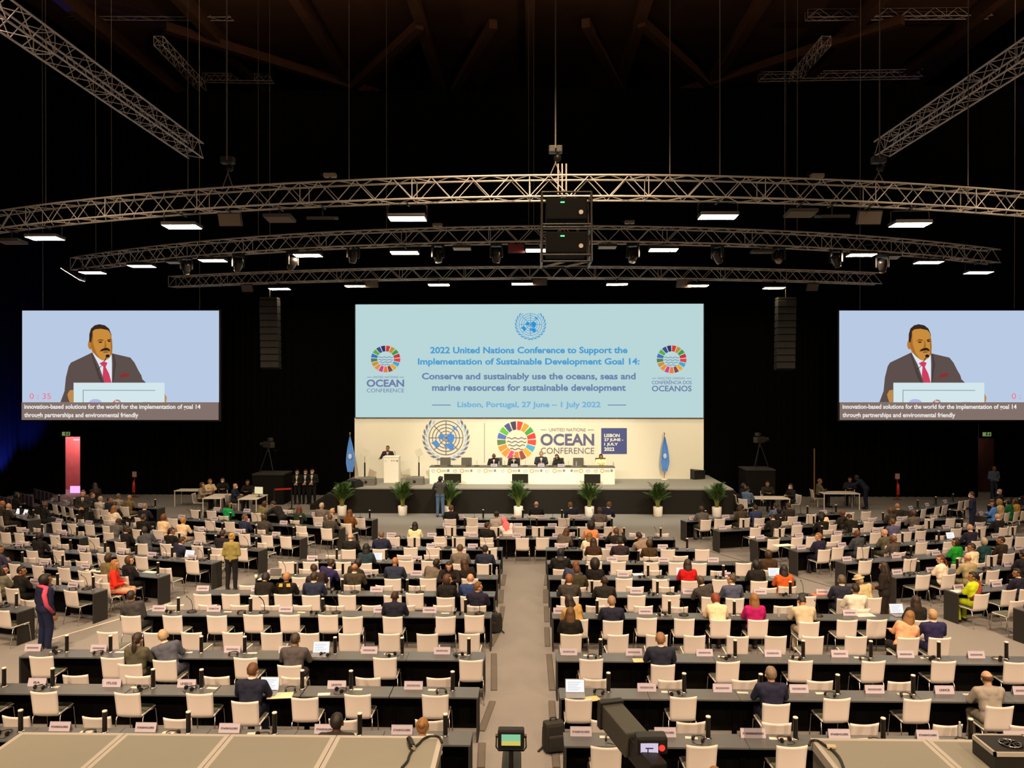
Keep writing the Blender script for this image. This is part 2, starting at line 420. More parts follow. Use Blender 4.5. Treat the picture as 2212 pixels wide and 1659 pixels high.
# moving heads
def moving_head(x, y, yaw, tilt, label):
    e = empty('moving_head_light', oncurve(x, y, 2), yaw, label, 'light', 'moving head lights on the middle truss')
    b = MB(); b.rbox(-.19, .19, -.13, .13, .28, .42, .02); t_ = zclamp(e.location); b.cyl((0, 0, .4), (0, 0, t_), .03); b.cyl((0, -.3, t_), (0, .3, t_), .02); b.build('base', M_gear, e)
    b = MB()
    for s in (-1, 1): b.rbox(s*.19-.03, s*.19+.03, -.07, .07, -.08, .3, .015)
    b.build('yoke', M_gear, e)
    b = MB(); b.M = Matrix.Rotation(tilt, 4, 'X')
    b.lathe([(.06, -.25), (.12, -.22), (.145, -.08), (.15, .1), (.12, .18), (.05, .2)], n=18); b.build('head', mat('lamp_head_shell', '#24211f', rough=.3, var=.1), e)
    b = MB(); b.M = Matrix.Rotation(tilt, 4, 'X'); b.lathe([(.11, -.255), (.10, -.25)], n=18); b.build('lens', mat('lamp_lens', '#c9b58c', rough=.1), e)
for i, (x, y, yw, t) in enumerate(((403, 577, .4, .5), (515, 572, .7, .6), (632, 568, .9, .7), (763, 552, .6, .3), (946, 551, .5, -.2), (1072, 551, 0, .3), (1367, 551, -.4, -.3), (1550, 553, -.8, .6), (1682, 556, -.3, -.9), (1806, 562, -.8, .6), (1906, 573, -.5, .5))):
    moving_head(x, y, yw, t, 'black moving head light under the middle truss, %s from the left' % ORD[i])

# hoist cables, hoists, wireless boxes
def cable(x, y0, y1, Y, label, r=.012, k=1):
    s = CURV[k][3]; p1 = ony(x, y1, Y-s/2); p0 = Vector((p1.x, p1.y, 26.0)); p1.z = min(p1.z, TZ+s/2+.02) if x not in (490, 1200, 1900) else p1.z
    b = MB(); b.cyl((0, 0, 0), (0, 0, p0.z-p1.z), r, n=6)
    tag(b.build('hoist_cable', M_cable, None, p1), label, 'cable', 'rigging cables')
CB = [(490, 0, 345, 1, .02), (406, 0, 420, 1, .01), (754, 0, 385, 1, .012), (1142, 0, 478, 2, .01), (1200, 0, 320, 1, .02), (1447, 0, 390, 1, .014), (1555, 0, 383, 1, .016), (1900, 0, 340, 1, .016), (2091, 190, 440, 1, .014),
      (835, 0, 485, 2, .01), (558, 0, 500, 2, .01), (583, 0, 505, 2, .01), (1153, 0, 480, 2, .01), (1695, 130, 485, 2, .01), (1722, 130, 490, 2, .01), (207, 210, 530, 2, .01), (241, 200, 520, 2, .01), (99, 250, 450, 1, .01)]
for i, (x, a, b_, k, r) in enumerate(sorted(CB)):
    q = oncurve(x, {1: 410, 2: 507}[k], k)
    cable(x, a, b_, cy(k, q.x), 'thin vertical rigging cable above the %s, %s from the left' % (TN[k], ORD[i]), r, k)
def hoist(x, y, label):
    p = oncurve(x, y, 1); e = empty('chain_hoist', p, 0, label, 'hoist', 'chain hoists')
    MB().rbox(-.17, .17, -.12, .12, -.06, .12, .03).build('motor_body', mat('hoist_grey', '#4a4846', rough=.5), e)
    b = MB(); b.ball((.05, 0, -.17), .1, .1, .1); b.build('chain_bag', M_blk, e)
    zt = TZ + .26 - p.z
    b = MB(); b.cyl((0, 0, -.1), (0, 0, -.3), .015); b.cyl((0, 0, -.3), (-.16, 0, zt), .014); b.cyl((0, 0, -.3), (.16, 0, zt), .014); b.build('bridle', M_cable, e)
hoist(492, 349, 'chain hoist above the left part of the nearest truss'); hoist(1200, 326, 'chain hoist above the projector frame'); hoist(1898, 348, 'chain hoist above the right part of the nearest truss')
def wifi(x, y, k, label):
    p = oncurve(x, y, k); e = empty('wireless_access_point', p, 0, label, 'antenna', 'pale boxes on the trusses')
    b = MB(); b.rbox(-.16, .16, -.1, .1, -.05, .05, .02); b.build('case', mat('pale_box', '#b3a898', rough=.5), e)
    b = MB(); b.cyl((0, 0, -.05), (0, 0, TZ+.25-p.z), .02); b.tube([(-.18, 0, -.02), (-.24, 0, .04), (-.22, 0, .1)], .01, 5); b.build('mount', M_blk, e)
wifi(713, 379, 1, 'pale box on top of the nearest truss left of the projector frame'); wifi(1765, 380, 1, 'pale box on top of the nearest truss right of the projector frame')
wifi(945, 486, 2, 'pale box on the middle truss left of the projector frame'); wifi(1360, 480, 2, 'pale box on the middle truss right of the projector frame')

# projector frame hanging from the nearest truss
pc = oncurve(1222, 495, 1)
e = empty('projector_frame', pc, 0, 'black frame holding two stacked projectors under the nearest truss', 'projector')
fr = MB(); hw, hd, zt, zb = .60, .55, .80, -.88
for sx in (-1, 1):
    for sy in (-1, 1): fr.cyl((sx*hw, sy*hd, zb), (sx*hw, sy*hd, zt), .03, n=8)
for z in (zt, .02, -.05, -.72, zb):
    for sy in (-1, 1): fr.cyl((-hw, sy*hd, z), (hw, sy*hd, z), .024, n=8)
    for sx in (-1, 1): fr.cyl((sx*hw, -hd, z), (sx*hw, hd, z), .024, n=8)
fr.build('cage', mat('dark_tube', '#2e2c29', rough=.4, metal=.6), e)
for z in (.42, -.40):
    p = MB().rbox(-.5, .5, -.5, .5, z-.28, z+.26, .04).build('projector_body', mat('matt_black_shell', '#060606', rough=.8, spec=.1), e)
    MB().cbox((-.10, -.515, z+.14), .1, .01, .035).build('status_light', glow('green_status', (.15, 1.0, .35), 1.5), p)
    b = MB(); b.cyl((.35, -.52, z-.10), (.35, -.50, z-.10), .055, n=14); b.build('badge', mat('badge_grey', '#8f8a80', rough=.4), p)
b = MB()
for x in (-.1, .0, .1): b.cyl((x-.1, -.30, zt), (x-.1, -.30, zt+.75), .02, n=6)
b.build('hanging_bars', M_alu, e)
b = MB()
for x in (-.3, .25): b.M = Matrix.Translation((x, 0, zb)) @ Matrix.Rotation(.5, 4, 'Z'); b.cbox((0, 0, 0), .1, .9, .03)
b.build('base_plate', mat('bare_plate', '#5a564f', rough=.5, metal=.3), e)

# line arrays
def line_array(x, label):
    p = ony(x, 648, 37.2); e = empty('line_array_speaker', p, 0, label, 'loudspeaker')
    fm = mat('speaker_grille', '#0d0c0b', rough=.6, var=.2, scale=60)
    z = 0.0
    for i in range(10):
        a = -R(1.2*i)
        b = MB(); b.M = Matrix.Translation((0, .02*i, z)) @ Matrix.Rotation(a, 4, 'X')
        b.rbox(-.42, .42, -.05, .45, -.30, 0, .02); b.box(-.03, .03, -.06, -.05, -.28, -.02)
        b.build('speaker_cabinet', fm, e); z -= .315
    b = MB(); b.cbox((0, .2, .08), .8, .5, .1); b.cyl((0, .2, .1), (0, .2, 26-p.z), .012); b.build('flying_frame', M_blk, e)
line_array(580, 'tall dark line array loudspeaker hanging left of the video wall'); line_array(1700, 'tall dark line array loudspeaker hanging right of the video wall')
# lamps of the roof (just beyond the top of the picture)
for (x, y, en) in ((-12.5, 34, 520), (1.2, 34, 420), (24, 33, 900)):
    lamp('roof_lamp', 'POINT', (x, y, 22.6), en, (1.0, .62, .36), .3)
# ================================================================== STAGE
SY = 35.83; SZ = 1.13; BY = 39.4
sx0, sx1 = -8.75, 8.95
M_deck = mat('stage_deck_carpet', '#8a8882', rough=.9, var=.08, scale=20, spec=.15)
M_fasc = mat('stage_fascia', '#24221f', rough=.95, var=.1, scale=20, spec=.1)
st = empty('stage_platform', (0, SY, 0), 0, 'grey carpeted stage platform below the video wall', 'stage')
MB().box(sx0, sx1, 0, 5.2, SZ-.06, SZ).build('deck', M_deck, st)
MB().box(sx0, sx1, .02, .06, 0, SZ-.06).build('fascia', M_fasc, st)
b = MB(); b.box(sx0, sx0+.04, .06, 5.2, 0, SZ-.06); b.box(sx1-.04, sx1, .06, 5.2, 0, SZ-.06); b.build('side_skirt', M_fasc, st)
def steps(x, sgn, label):
    e = empty('stage_steps', (x, SY+.9, 0), 0, label, 'steps')
    for i in range(4):
        h = SZ*(4-i)/5; b = MB(); x0 = sgn*.32*i; x1 = sgn*.32*(i+1)
        b.box(min(x0, x1), max(x0, x1), 0, 1.3, 0, h); b.build('step', M_fasc, e)
steps(sx0-.01, -1, 'dark grey steps up the left end of the stage'); steps(sx1+.01, 1, 'dark grey steps up the right end of the stage')
# backdrop with printed emblems
def A(x, y, Y=BY): return ony(x, y, Y)
bx0, bx1 = A(766, 950).x, A(1520, 950).x
bz1 = A(1143, 902).z
bd = empty('stage_backdrop', ((bx0+bx1)/2, BY, SZ), 0, 'cream printed backdrop along the back of the stage under the video wall', 'backdrop')
bd0 = Vector(bd.location)
MB().box(bx0-bd0.x, bx1-bd0.x, .0, .12, 0, bz1-SZ).build('panel', mat('cream_backdrop', '#ddd8c8', rough=.75, var=.02), bd)
def fit(name, body, x0, y0, x1, y1, Y, m, parent, origin, bold=0.0, off=-.012):
    """lettering scaled to the place it takes on the sign"""
    me = text_mesh(body, 1.0, None, bold); n = len(me.vertices)
    co = np.empty(n*3, np.float32); me.vertices.foreach_get('co', co); co = co.reshape(-1, 3)
    p0, p1 = A(x0, y1, Y), A(x1, y0, Y)
    for a, lo, hi in ((0, p0.x, p1.x), (1, p0.z, p1.z)):
        mn, mx = co[:, a].min(), co[:, a].max(); co[:, a] = lo + (co[:, a]-mn)/(mx-mn)*(hi-lo)
    out = np.stack([co[:, 0]-origin.x, np.full(n, Y+off-origin.y, np.float32) - co[:, 2], co[:, 1]-origin.z], 1)
    me.vertices.foreach_set('co', out.astype(np.float32).ravel()); me.materials.append(m); me.update()
    return place(name, me, parent)
def flat(b, pts, Y, o, off=-.01, th=.003):
    """flat printed shape; pts are picture positions on the sign"""
    b.slab([A(x, y, Y) + Vector((0, off, 0)) - o for x, y in pts], (0, -th, 0))
def stroke(b, pts, wd, Y, o, off=-.01):
    for i in range(len(pts)-1):
        (xa, ya), (xb, yb) = pts[i], pts[i+1]; L = math.hypot(xb-xa, yb-ya) or 1; nx, ny = -(yb-ya)/L*wd/2, (xb-xa)/L*wd/2
        flat(b, [(xa+nx, ya+ny), (xb+nx, yb+ny), (xb-nx, yb-ny), (xa-nx, ya-ny)], Y, o, off)
SDG = ['#d8392f', '#c0912f', '#3f9a48', '#c6363f', '#e0483c', '#3fa7dc', '#eea72c', '#94443d', '#ea7a3c', '#d8447c', '#e8913a', '#c99138', '#57804d', '#4a6cc4', '#58b13f', '#3f4d8c', '#3d3458']
LAND = [[(975,290),(1005,266),(1050,270),(1048,300),(1028,332),(1000,322),(985,305)], [(1085,266),(1120,256),(1165,272),(1172,300),(1160,345),(1140,372),(1110,350),(1095,330),(1083,300)],
        [(890,370),(930,350),(945,330),(970,350),(990,380),(985,415),(955,430),(930,395)], [(1045,395),(1075,378),(1120,375),(1160,395),(1165,430),(1140,460),(1110,445),(1090,415),(1055,415)],
        [(1145,170),(1165,162),(1195,195),(1215,240),(1185,215),(1155,200)], [(1055,300),(1068,290),(1075,310),(1062,325)], [(1080,340),(1105,352),(1112,372),(1090,362)]]
def un_emblem(parent, o, cx, cy_, r, Y, dark, blue, pale, sq=1.0):
    b = MB(); w_ = max(r*.05, .35)
    for k in (.2, .4, .6, .8, 1.0):
        n = 40; stroke(b, [(cx+r*k*math.cos(2*PI*i/n), cy_+sq*r*k*math.sin(2*PI*i/n)) for i in range(n+1)], w_, Y, o)
    for i in range(4):
        a = PI*i/4; stroke(b, [(cx-r*math.cos(a), cy_-sq*r*math.sin(a)), (cx+r*math.cos(a), cy_+sq*r*math.sin(a))], w_, Y, o, -.009)
    b.build('globe_lines', dark, parent)
    b = MB()
    for poly in LAND: flat(b, [(cx+(x-1070)/203*r, cy_+sq*(y-308)/203*r) for x, y in poly], Y, o, -.014)
    b.build('continents', blue, parent)
    for part, m_, rr, ln, ofs in (('laurel_leaves', dark, 1.34, .37, 0), ('inner_laurel_leaves', pale, 1.20, .32, .5)):
        b = MB()
        for sg in (-1, 1):
            for i in range(10):
                t = R(86 - (i+ofs)*14.4)                         # from the bottom of the wreath up each side
                q = rr - .05*(i/10)
                px_, py_ = cx+sg*r*q*math.cos(t), cy_+sq*r*q*math.sin(t)
                tx, ty = sg*math.sin(t), -math.cos(t)
                tx, ty = tx*.93+sg*math.cos(t)*.36, ty*.93+math.sin(t)*.36
                nx, ny = -ty, tx; l, wd = r*ln, r*.068
                flat(b, [(px_-tx*l*.5, py_-ty*l*.5*sq), (px_+nx*wd, py_+ny*wd*sq), (px_+tx*l*.55, py_+ty*l*.55*sq), (px_-nx*wd, py_-ny*wd*sq)], Y, o, -.011)
        b.build(part, m_, parent)
    b = MB()
    for sg in (-1, 1):
        stroke(b, [(cx+sg*r*1.28*math.cos(R(t)), cy_+sq*r*1.28*math.sin(R(t))) for t in range(100, -52, -10)][::1], w_, Y, o, -.008)
    b.build('laurel_stems', pale, parent)
def wheel(parent, o, cx, cy_, rx, ry, Y, mk, wave_m, k0=.57):
    b = MB()
    for i in range(17):
        a0 = -PI/2 + 2*PI*i/17 + .035; a1 = -PI/2 + 2*PI*(i+1)/17 - .035
        b.mi = i
        pts = [(cx+rx*math.cos(a0+(a1-a0)*j/4), cy_+ry*math.sin(a0+(a1-a0)*j/4)) for j in range(5)] + [(cx+rx*k0*math.cos(a1-(a1-a0)*j/3), cy_+ry*k0*math.sin(a1-(a1-a0)*j/3)) for j in range(4)]
        flat(b, pts, Y, o)
    b.build('colour_wheel', [mk(i) for i in range(17)], parent)
    b = MB()
    for j, hw_ in enumerate((.50, .50, .43, .33)):
        yy = cy_ + ry*(-.13 + j*.185)
        stroke(b, [(cx+rx*hw_*(-1+i/12), yy - ry*.035*math.sin(i/24*hw_/.5*PI*6)) for i in range(25)], rx*.045, Y, o)
    b.build('waves', wave_m, parent)
pr_d = mat('print_slate', '#5a5a80', rough=.7); pr_b = mat('print_blue', '#3f82d8', rough=.7); pr_p = mat('print_pale_blue', '#9fbbe0', rough=.7); pr_g = mat('print_grey', '#6b6a78', rough=.7); pr_n = mat('print_navy', '#3e4a86', rough=.7)
un_emblem(bd, bd0, 963.5, 945.7, 36.7, BY, pr_g, pr_b, pr_p)
wheel(bd, bd0, 1116, 952, 42, 42, BY, lambda i: mat('print_wheel_%d' % i, SDG[i], rough=.7), pr_g)
b = MB(); stroke(b, [(1046.5, 914), (1046.5, 1000)], .8, BY, bd0); stroke(b, [(1168, 928.3), (1180.5, 928.3)], 1, BY, bd0); stroke(b, [(1269.5, 928.3), (1283, 928.3)], 1, BY, bd0); b.build('thin_rule', pr_g, bd)
fit('lettering', 'UNITED NATIONS', 1186, 924.7, 1265, 931.7, BY, pr_g, bd, bd0)
fit('lettering', 'OCEAN', 1167.4, 936.7, 1283.5, 962.5, BY, pr_d, bd, bd0, .03)
fit('lettering', 'CONFERENCE', 1168, 967, 1283.5, 980, BY, pr_g, bd, bd0)
b = MB(); flat(b, [(1298.7, 924.7), (1354, 924.7), (1354, 980.5), (1298.7, 980.5)], BY, bd0); b.build('date_square', pr_n, bd)
pw = mat('print_white', '#e9e7e0', rough=.7)
for t, xe, ya, yb in (('LISBON', 1338.5, 937, 944.3), ('27 JUNE -', 1346.5, 946.8, 954.5), ('1 JULY', 1335, 956.6, 964), ('2022', 1327, 966.3, 974)): fit('lettering', t, 1305, ya, xe, yb, BY, pw, bd, bd0, .03, -.018)

# video wall
VY = BY - .10
vw0 = Vector((A(1144, 902, VY).x, VY, A(1144, 902, VY).z))
vw = empty('video_wall', vw0, 0, 'wide pale blue video wall with the conference title above the stage', 'screen')
vx0, vx1, vz1 = A(768, 780, VY).x, A(1519.5, 780, VY).x, A(1144, 657, VY).z
SCR = .86
def gl(n, c, k=1.0): return glow('screen_'+n, c, k)
b = MB(); b.box(vx0-vw0.x-.04, vx1-vw0.x+.04, .004, .09, -.02, vz1-vw0.z+.02); b.build('cabinet', M_gear, vw)
b = MB(); b._add([(vx0-vw0.x, 0, 0), (vx1-vw0.x, 0, 0), (vx1-vw0.x, 0, vz1-vw0.z), (vx0-vw0.x, 0, vz1-vw0.z)], [(0, 1, 2, 3)]); b.build('screen', gl('pale_blue', '#b9d6d8'), vw)
bl1, sl1, bl2, sl2 = gl('title_blue', '#4b9dd2'), gl('title_slate', '#6c83ac'), gl('date_blue', '#78b2da'), gl('logo_slate', '#6e7ca6')
for t, x0, y0, x1, y1, m_ in (('2022 United Nations Conference to Support the', 929.4, 748.9, 1355.3, 767.7, bl1), ('Implementation of Sustainable Development Goal 14:', 902.8, 773.5, 1381.4, 792, bl1),
        ('Conserve and sustainably use the oceans, seas and', 911.3, 805.3, 1373, 823.9, sl1), ('marine resources for sustainable development', 933.4, 829.7, 1351.8, 848.8, sl1), ('Lisbon, Portugal, 27 June \u2013 1 July 2022', 988, 867.6, 1297.3, 883.3, bl2)):
    fit('lettering', t, x0, y0, x1, y1, VY, m_, vw, vw0, .03)
b = MB(); stroke(b, [(933.4, 875), (973.6, 875)], 1.8, VY, vw0); stroke(b, [(1312.5, 875), (1352.5, 875)], 1.8, VY, vw0); b.build('dash', sl1, vw)
un_emblem(vw, vw0, 1146, 701, 24.5, VY, gl('emblem_line', '#5a9ccc'), gl('emblem_land', '#2f93d8'), gl('emblem_pale', '#86b7da'), .97)
wm = lambda i: gl('wheel_%d' % i, SDG[i]); wv = gl('wave', '#6d8aa6')
wheel(vw, vw0, 833.1, 775.5, 31.7, 28.8, VY, wm, wv); wheel(vw, vw0, 1450.7, 776.2, 32, 30, VY, wm, wv)
for t, x0, y0, x1, y1, bo in (('UNITED NATIONS', 805, 812.3, 860.3, 817, 0), ('OCEAN', 792, 819.7, 873, 835.8, .03), ('CONFERENCE', 792.5, 839.3, 873, 847.6, 0), ('NA\u00c7\u00d5ES UNIDAS', 1421.3, 813.5, 1479.3, 820.5, 0), ('CONFER\u00caNCIA DOS', 1408, 820.5, 1493.9, 830, .01), ('OCEANOS', 1408, 833, 1493.9, 845.6, .02)):
    fit('lettering', t, x0, y0, x1, y1, VY, sl2, vw, vw0, bo)
b = MB()
for xa, xb, yy in ((793, 802.5, 814.7), (863, 873, 814.7), (1409, 1418, 817.3), (1483, 1493, 817.3)): stroke(b, [(xa, yy), (xb, yy)], 1, VY, vw0)
b.build('dash', sl2, vw)

# side screens with the speaker's picture
def side_screen(ox, ex, timer_x, label, w0=48.0, yoff=0.0):
    Y = 39.2; o0 = A(ox+212, 907, Y); e = empty('projection_screen', o0, 0, label, 'screen')
    T = lambda x, y: (x - w0 + ox + ex, y + yoff)                 # picture shifts a little inside the frame
    E2 = lambda x, y: (x - w0 + ox, y)
    b = MB(); p0, p1 = A(ox, 907.5, Y), A(ox+426, 670.5, Y); b.box(p0.x-o0.x-.06, p1.x-o0.x+.06, .01, .12, p0.z-o0.z-.05, p1.z-o0.z+.05); b.build('frame', M_blk, e)
    def sh(name, col, polys, lay):
        b = MB()
        for pl in polys: flat(b, pl, Y, o0, -.004*lay, .001)
        return b.build(name, gl('picture_'+col.strip('#'), col), e)
    def cl(pts):                                                   # keep to the picture area
        return [(min(max(x, ox), ox+425), y) for x, y in pts]
    sh('picture_background', '#b9cae4', [[E2(48, 671), E2(473, 671), E2(473, 869), E2(48, 869)]], 0)
    Zm = lambda L: cl([T(40 + x*.19892, 660 + y*.19892) for x, y in L])
    sh('suit', '#5d4f4b', [Zm([(455,1050),(500,930),(515,780),(545,660),(570,620),(800,510),(1020,520),(1215,565),(1260,620),(1300,700),(1335,760),(1345,800),(1385,838),(1385,1050)])], 1)
    sh('suit_edge', '#4a3f3d', [Zm([(800,512),(830,600),(925,838),(905,838),(870,790),(790,530)]), Zm([(1020,522),(1035,620),(1018,838),(1030,838),(1060,640),(1040,530)])], 2)
    sh('shirt', '#dde6f2', [Zm([(803,510),(870,640),(940,838),(1015,838),(1016,640),(1012,520),(930,560)])], 2)
    sh('tie', '#cf3f5e', [Zm([(880,628),(925,605),(968,622),(948,668),(985,740),(1012,838),(935,838),(915,760),(922,665)])], 3)
    ell = lambda cx, cy_, rx, ry, n=24, a0=0, a1=2*PI: [(cx+rx*math.cos(a0+(a1-a0)*i/n), cy_+ry*math.sin(a0+(a1-a0)*i/n)) for i in range(n)]
    sh('ear', '#b97d35', [Zm(ell(783, 425, 28, 52))], 3)
    sh('face', '#c98c3c', [Zm([(785,300),(820,255),(900,240),(975,260),(1010,320),(1018,380),(1022,450),(1018,520),(990,570),(940,602),(900,590),(850,550),(805,500),(785,430)])], 4)
    sh('cheek_shade', '#a86e2d', [Zm([(785,300),(812,300),(815,420),(850,520),(900,590),(850,552),(803,500),(785,430)]), Zm([(1000,330),(1018,380),(1022,450),(1018,520),(1000,545),(1003,450)])], 5)
    sh('hair', '#38291f', [Zm([(770,390),(772,310),(790,250),(830,215),(880,203),(940,215),(985,250),(1010,310),(1012,345),(1000,300),(975,268),(900,252),(835,258),(808,280),(805,330),(790,405)])], 6)
    sh('brow', '#5a3a1c', [Zm([(850,385),(885,368),(925,372),(925,382),(885,380)]), Zm([(965,372),(1000,362),(1012,375),(1000,374),(968,384)])], 6)
    sh('eye', '#3a2616', [Zm(ell(892, 398, 22, 8)), Zm(ell(988, 388, 17, 8))], 6)
    sh('nose', '#a06a2a', [Zm([(940,380),(950,380),(958,440),(950,462),(925,455),(938,440)])], 6)
    sh('moustache', '#2e211a', [Zm([(885,500),(905,475),(935,462),(965,458),(990,472),(1000,498),(965,488),(925,492)])], 7)
    sh('mouth', '#8a5436', [Zm([(915,505),(945,498),(985,500),(970,512),(935,514)])], 7)
    sh('pocket_square', '#8c3034', [Zm([(1095,770),(1130,740),(1195,735),(1215,750),(1170,775),(1110,785)])], 3)
    sh('microphone', '#1d1d20', [Zm(ell(972, 548, 22, 17)), Zm([(865,690),(905,650),(908,655),(868,697)]), Zm([(955,560),(963,565),(935,610),(930,605)])], 8)
    sh('hand', '#bf8b4c', [Zm([(535,965),(560,920),(600,915),(600,1050),(560,1050),(545,1010)]), Zm([(1590,955),(1615,1000),(1605,1052),(1590,1052)])], 9)
    sh('lectern', '#d2e6ec', [Zm([(603,838),(1590,838),(1590,1052),(603,1052)])], 10)
    sh('lectern_line', '#8d9aa6', [Zm([(703,915),(1490,918),(1490,926),(712,923),(712,1052),(703,1052)])], 11)
    sh('lectern_logo', '#b4b6e6', [Zm([(770,1050)]+ell(840, 1055, 70, 40, 12, PI, 2*PI)+[(910,1050)]), Zm([(1350,1046),(1435,1046),(1435,1052),(1350,1052)])], 11)
    for i in range(5):
        a0, a1 = PI+PI*i/5+.06, PI+PI*(i+1)/5-.06
        sh('lectern_wheel', ['#d95a8a', '#e8a050', '#c45060', '#7a6ac0', '#d8834a'][i], [Zm([(1075+45*math.cos(a0), 1052+32*math.sin(a0)), (1075+45*math.cos(a1), 1052+32*math.sin(a1)), (1075+20*math.cos(a1), 1052+14*math.sin(a1)), (1075+20*math.cos(a0), 1052+14*math.sin(a0))])], 11)
    sh('caption_bar', '#82716a', [[E2(48, 869), E2(473, 869), E2(473, 907), E2(48, 907)]], 12)
    wt = gl('caption_white', '#f1efec')
    for t, y0, y1, xe in (('innovation-based solutions for the world for the implementation of goal 14', 873.5, 886, 434), ('through partnerships and environmental friendly', 891.5, 904, 300)):
        a, q = E2(54, 0)[0], E2(xe, 0)[0]; k = .896 if ox > 1000 else 1.0
        fit('caption', t, a, y0, a+(q-a)*(.988 if ox > 1000 else 1), y1, Y, wt, e, o0, .02, -.056)
    fit('timer', '0 : 35', timer_x, 849.5, timer_x+46, 862, Y, gl('timer_red', '#f2748c'), e, o0, .0, -.056)
    b = MB()
    for q in (p0.x+1, p1.x-1): b.cyl((q-o0.x, .07, p1.z-o0.z), (q-o0.x, .07, 26-o0.z), .012, n=6)
    b.build('hanging_cable', M_cable, e)
side_screen(48, 0, 65.5, 'large screen on the left showing the speaker with a red tie')
side_screen(1813, 4, 2184, 'large screen on the right showing the speaker, cut by the picture edge')

# panel table
ty = onz(1128, 1046, SZ).y; pl, pr_ = ony(928, 1030, ty), ony(1328, 1030, ty)
tz = ony(1128, 1008.5, ty).z
M_pt = mat('panel_table_white', '#f3efe2', rough=.55, var=.02)
pt = empty('panel_table', ((pl.x+pr_.x)/2, ty, SZ), 0, 'long white panel table on the stage with a row of small logos', 'table')
po = Vector(pt.location); hw = (pr_.x-pl.x)/2
MB().box(-hw, hw, 0, .04, 0, tz-SZ-.03).build('front_panel', M_pt, pt)
MB().rbox(-hw-.02, hw+.02, -.02, .75, tz-SZ-.03, tz-SZ, .006).build('tabletop', mat('panel_table_top', '#5a564b', rough=.6), pt)
for s in (-1, 1): MB().box(s*hw-.02 - (.02 if s > 0 else -.02), s*hw+.02 - (.02 if s > 0 else -.02), .04, .72, 0, tz-SZ-.03).build('side_panel', M_pt, pt)
lg = [mat('logo_pale_blue', '#bccbe2', rough=.7), mat('logo_orange', '#dc9a6c', rough=.7), mat('logo_grey', '#b2ada6', rough=.7), mat('logo_navy', '#7d83a0', rough=.7)]
for kx in (936, 983, 1035, 1086, 1135, 1182, 1270, 1287):
    b = MB(); b.mi = 0; n = 14; stroke(b, [(kx+4.2*math.cos(2*PI*i/n), 1017+3.2*math.sin(2*PI*i/n)) for i in range(n+1)], 1.0, ty, po); stroke(b, [(kx-2.5, 1017), (kx+2.5, 1016)], 1.5, ty, po)
    b.build('small_emblem', lg[0], pt)
for kx, fl in ((948, 1), (998, 1), (1049, 1), (1101, 1), (1149, 1), (1198, 1), (1255, -1), (1301, 1)):
    b = MB(); n = 14; b.mi = 1; stroke(b, [(kx+4*math.cos(2*PI*i/n), 1016.8+3.6*math.sin(2*PI*i/n)) for i in range(n+1)], 1.3, ty, po)
    b.mi = 2; stroke(b, [(kx+fl*6, 1016), (kx+fl*16, 1016)], 1.4, ty, po); stroke(b, [(kx+fl*6, 1018.6), (kx+fl*16, 1018.6)], .9, ty, po)
    b.mi = 3; flat(b, [(kx+fl*18, 1014), (kx+fl*22.5, 1014), (kx+fl*22.5, 1019), (kx+fl*18, 1019)], ty, po)
    b.build('small_logo', lg, pt)
# floor monitors in front of the table
for i, (x0, x1) in enumerate(((959, 996), (1106, 1141), (1262, 1297))):
    pa, pb = ony(x0, 1047, ty-.4), ony(x1, 1033, ty-.4); c = ((pa.x+pb.x)/2, ty-.4, SZ)
    e = empty('stage_monitor', c, 0, 'black display standing in front of the panel table, %s from the left' % ORD[i], 'monitor', 'floor displays facing the panel'); w2 = (pb.x-pa.x)/2
    q = MB(); q.rbox(-w2, w2, 0, .06, .1, .1+.36*1.15, .01); q.build('display', mat('dark_glass', '#1d1d16', rough=.35), e)
    q = MB(); q.box(-.2, .2, -.05, .3, 0, .02); q.box(-.04, .04, .02, .06, 0, .12); q.build('foot', M_blk, e)
# lectern
ly = onz(843, 1043, SZ).y; la, lb = ony(829, 986, ly), ony(861, 986, ly); lh = la.z-SZ; lw = (lb.x-la.x)/2; lc = Vector(((la.x+lb.x)/2, ly, SZ))
e = empty('lectern', lc, 0, 'tall white lectern on the stage where the speaker stands', 'lectern')
MB().box(-lw, lw, 0, .55, 0, lh-.04).build('body', M_pt, e)
MB().rbox(-lw-.02, lw+.02, -.02, .57, lh-.04, lh, .01).build('top', M_pt, e)
b = MB(); b.mi = 0; b.box(-.3, -.22, -.006, 0, lh-.24, lh-.18); b.mi = 1; b.cyl((.02, -.006, lh-.2), (.02, 0, lh-.2), .035, n=12); b.mi = 2; b.box(.07, .2, -.006, 0, lh-.22, lh-.18); b.mi = 3; b.box(.24, .32, -.006, 0, lh-.24, lh-.17); b.build('small_logo', lg, e)
b = MB()
for s in (-.16, .16): b.tube([(s, .3, lh), (s*.9, .28, lh+.12), (s*.6, .3, lh+.24)], .008, 6)
b.build('microphone', M_blk, e)
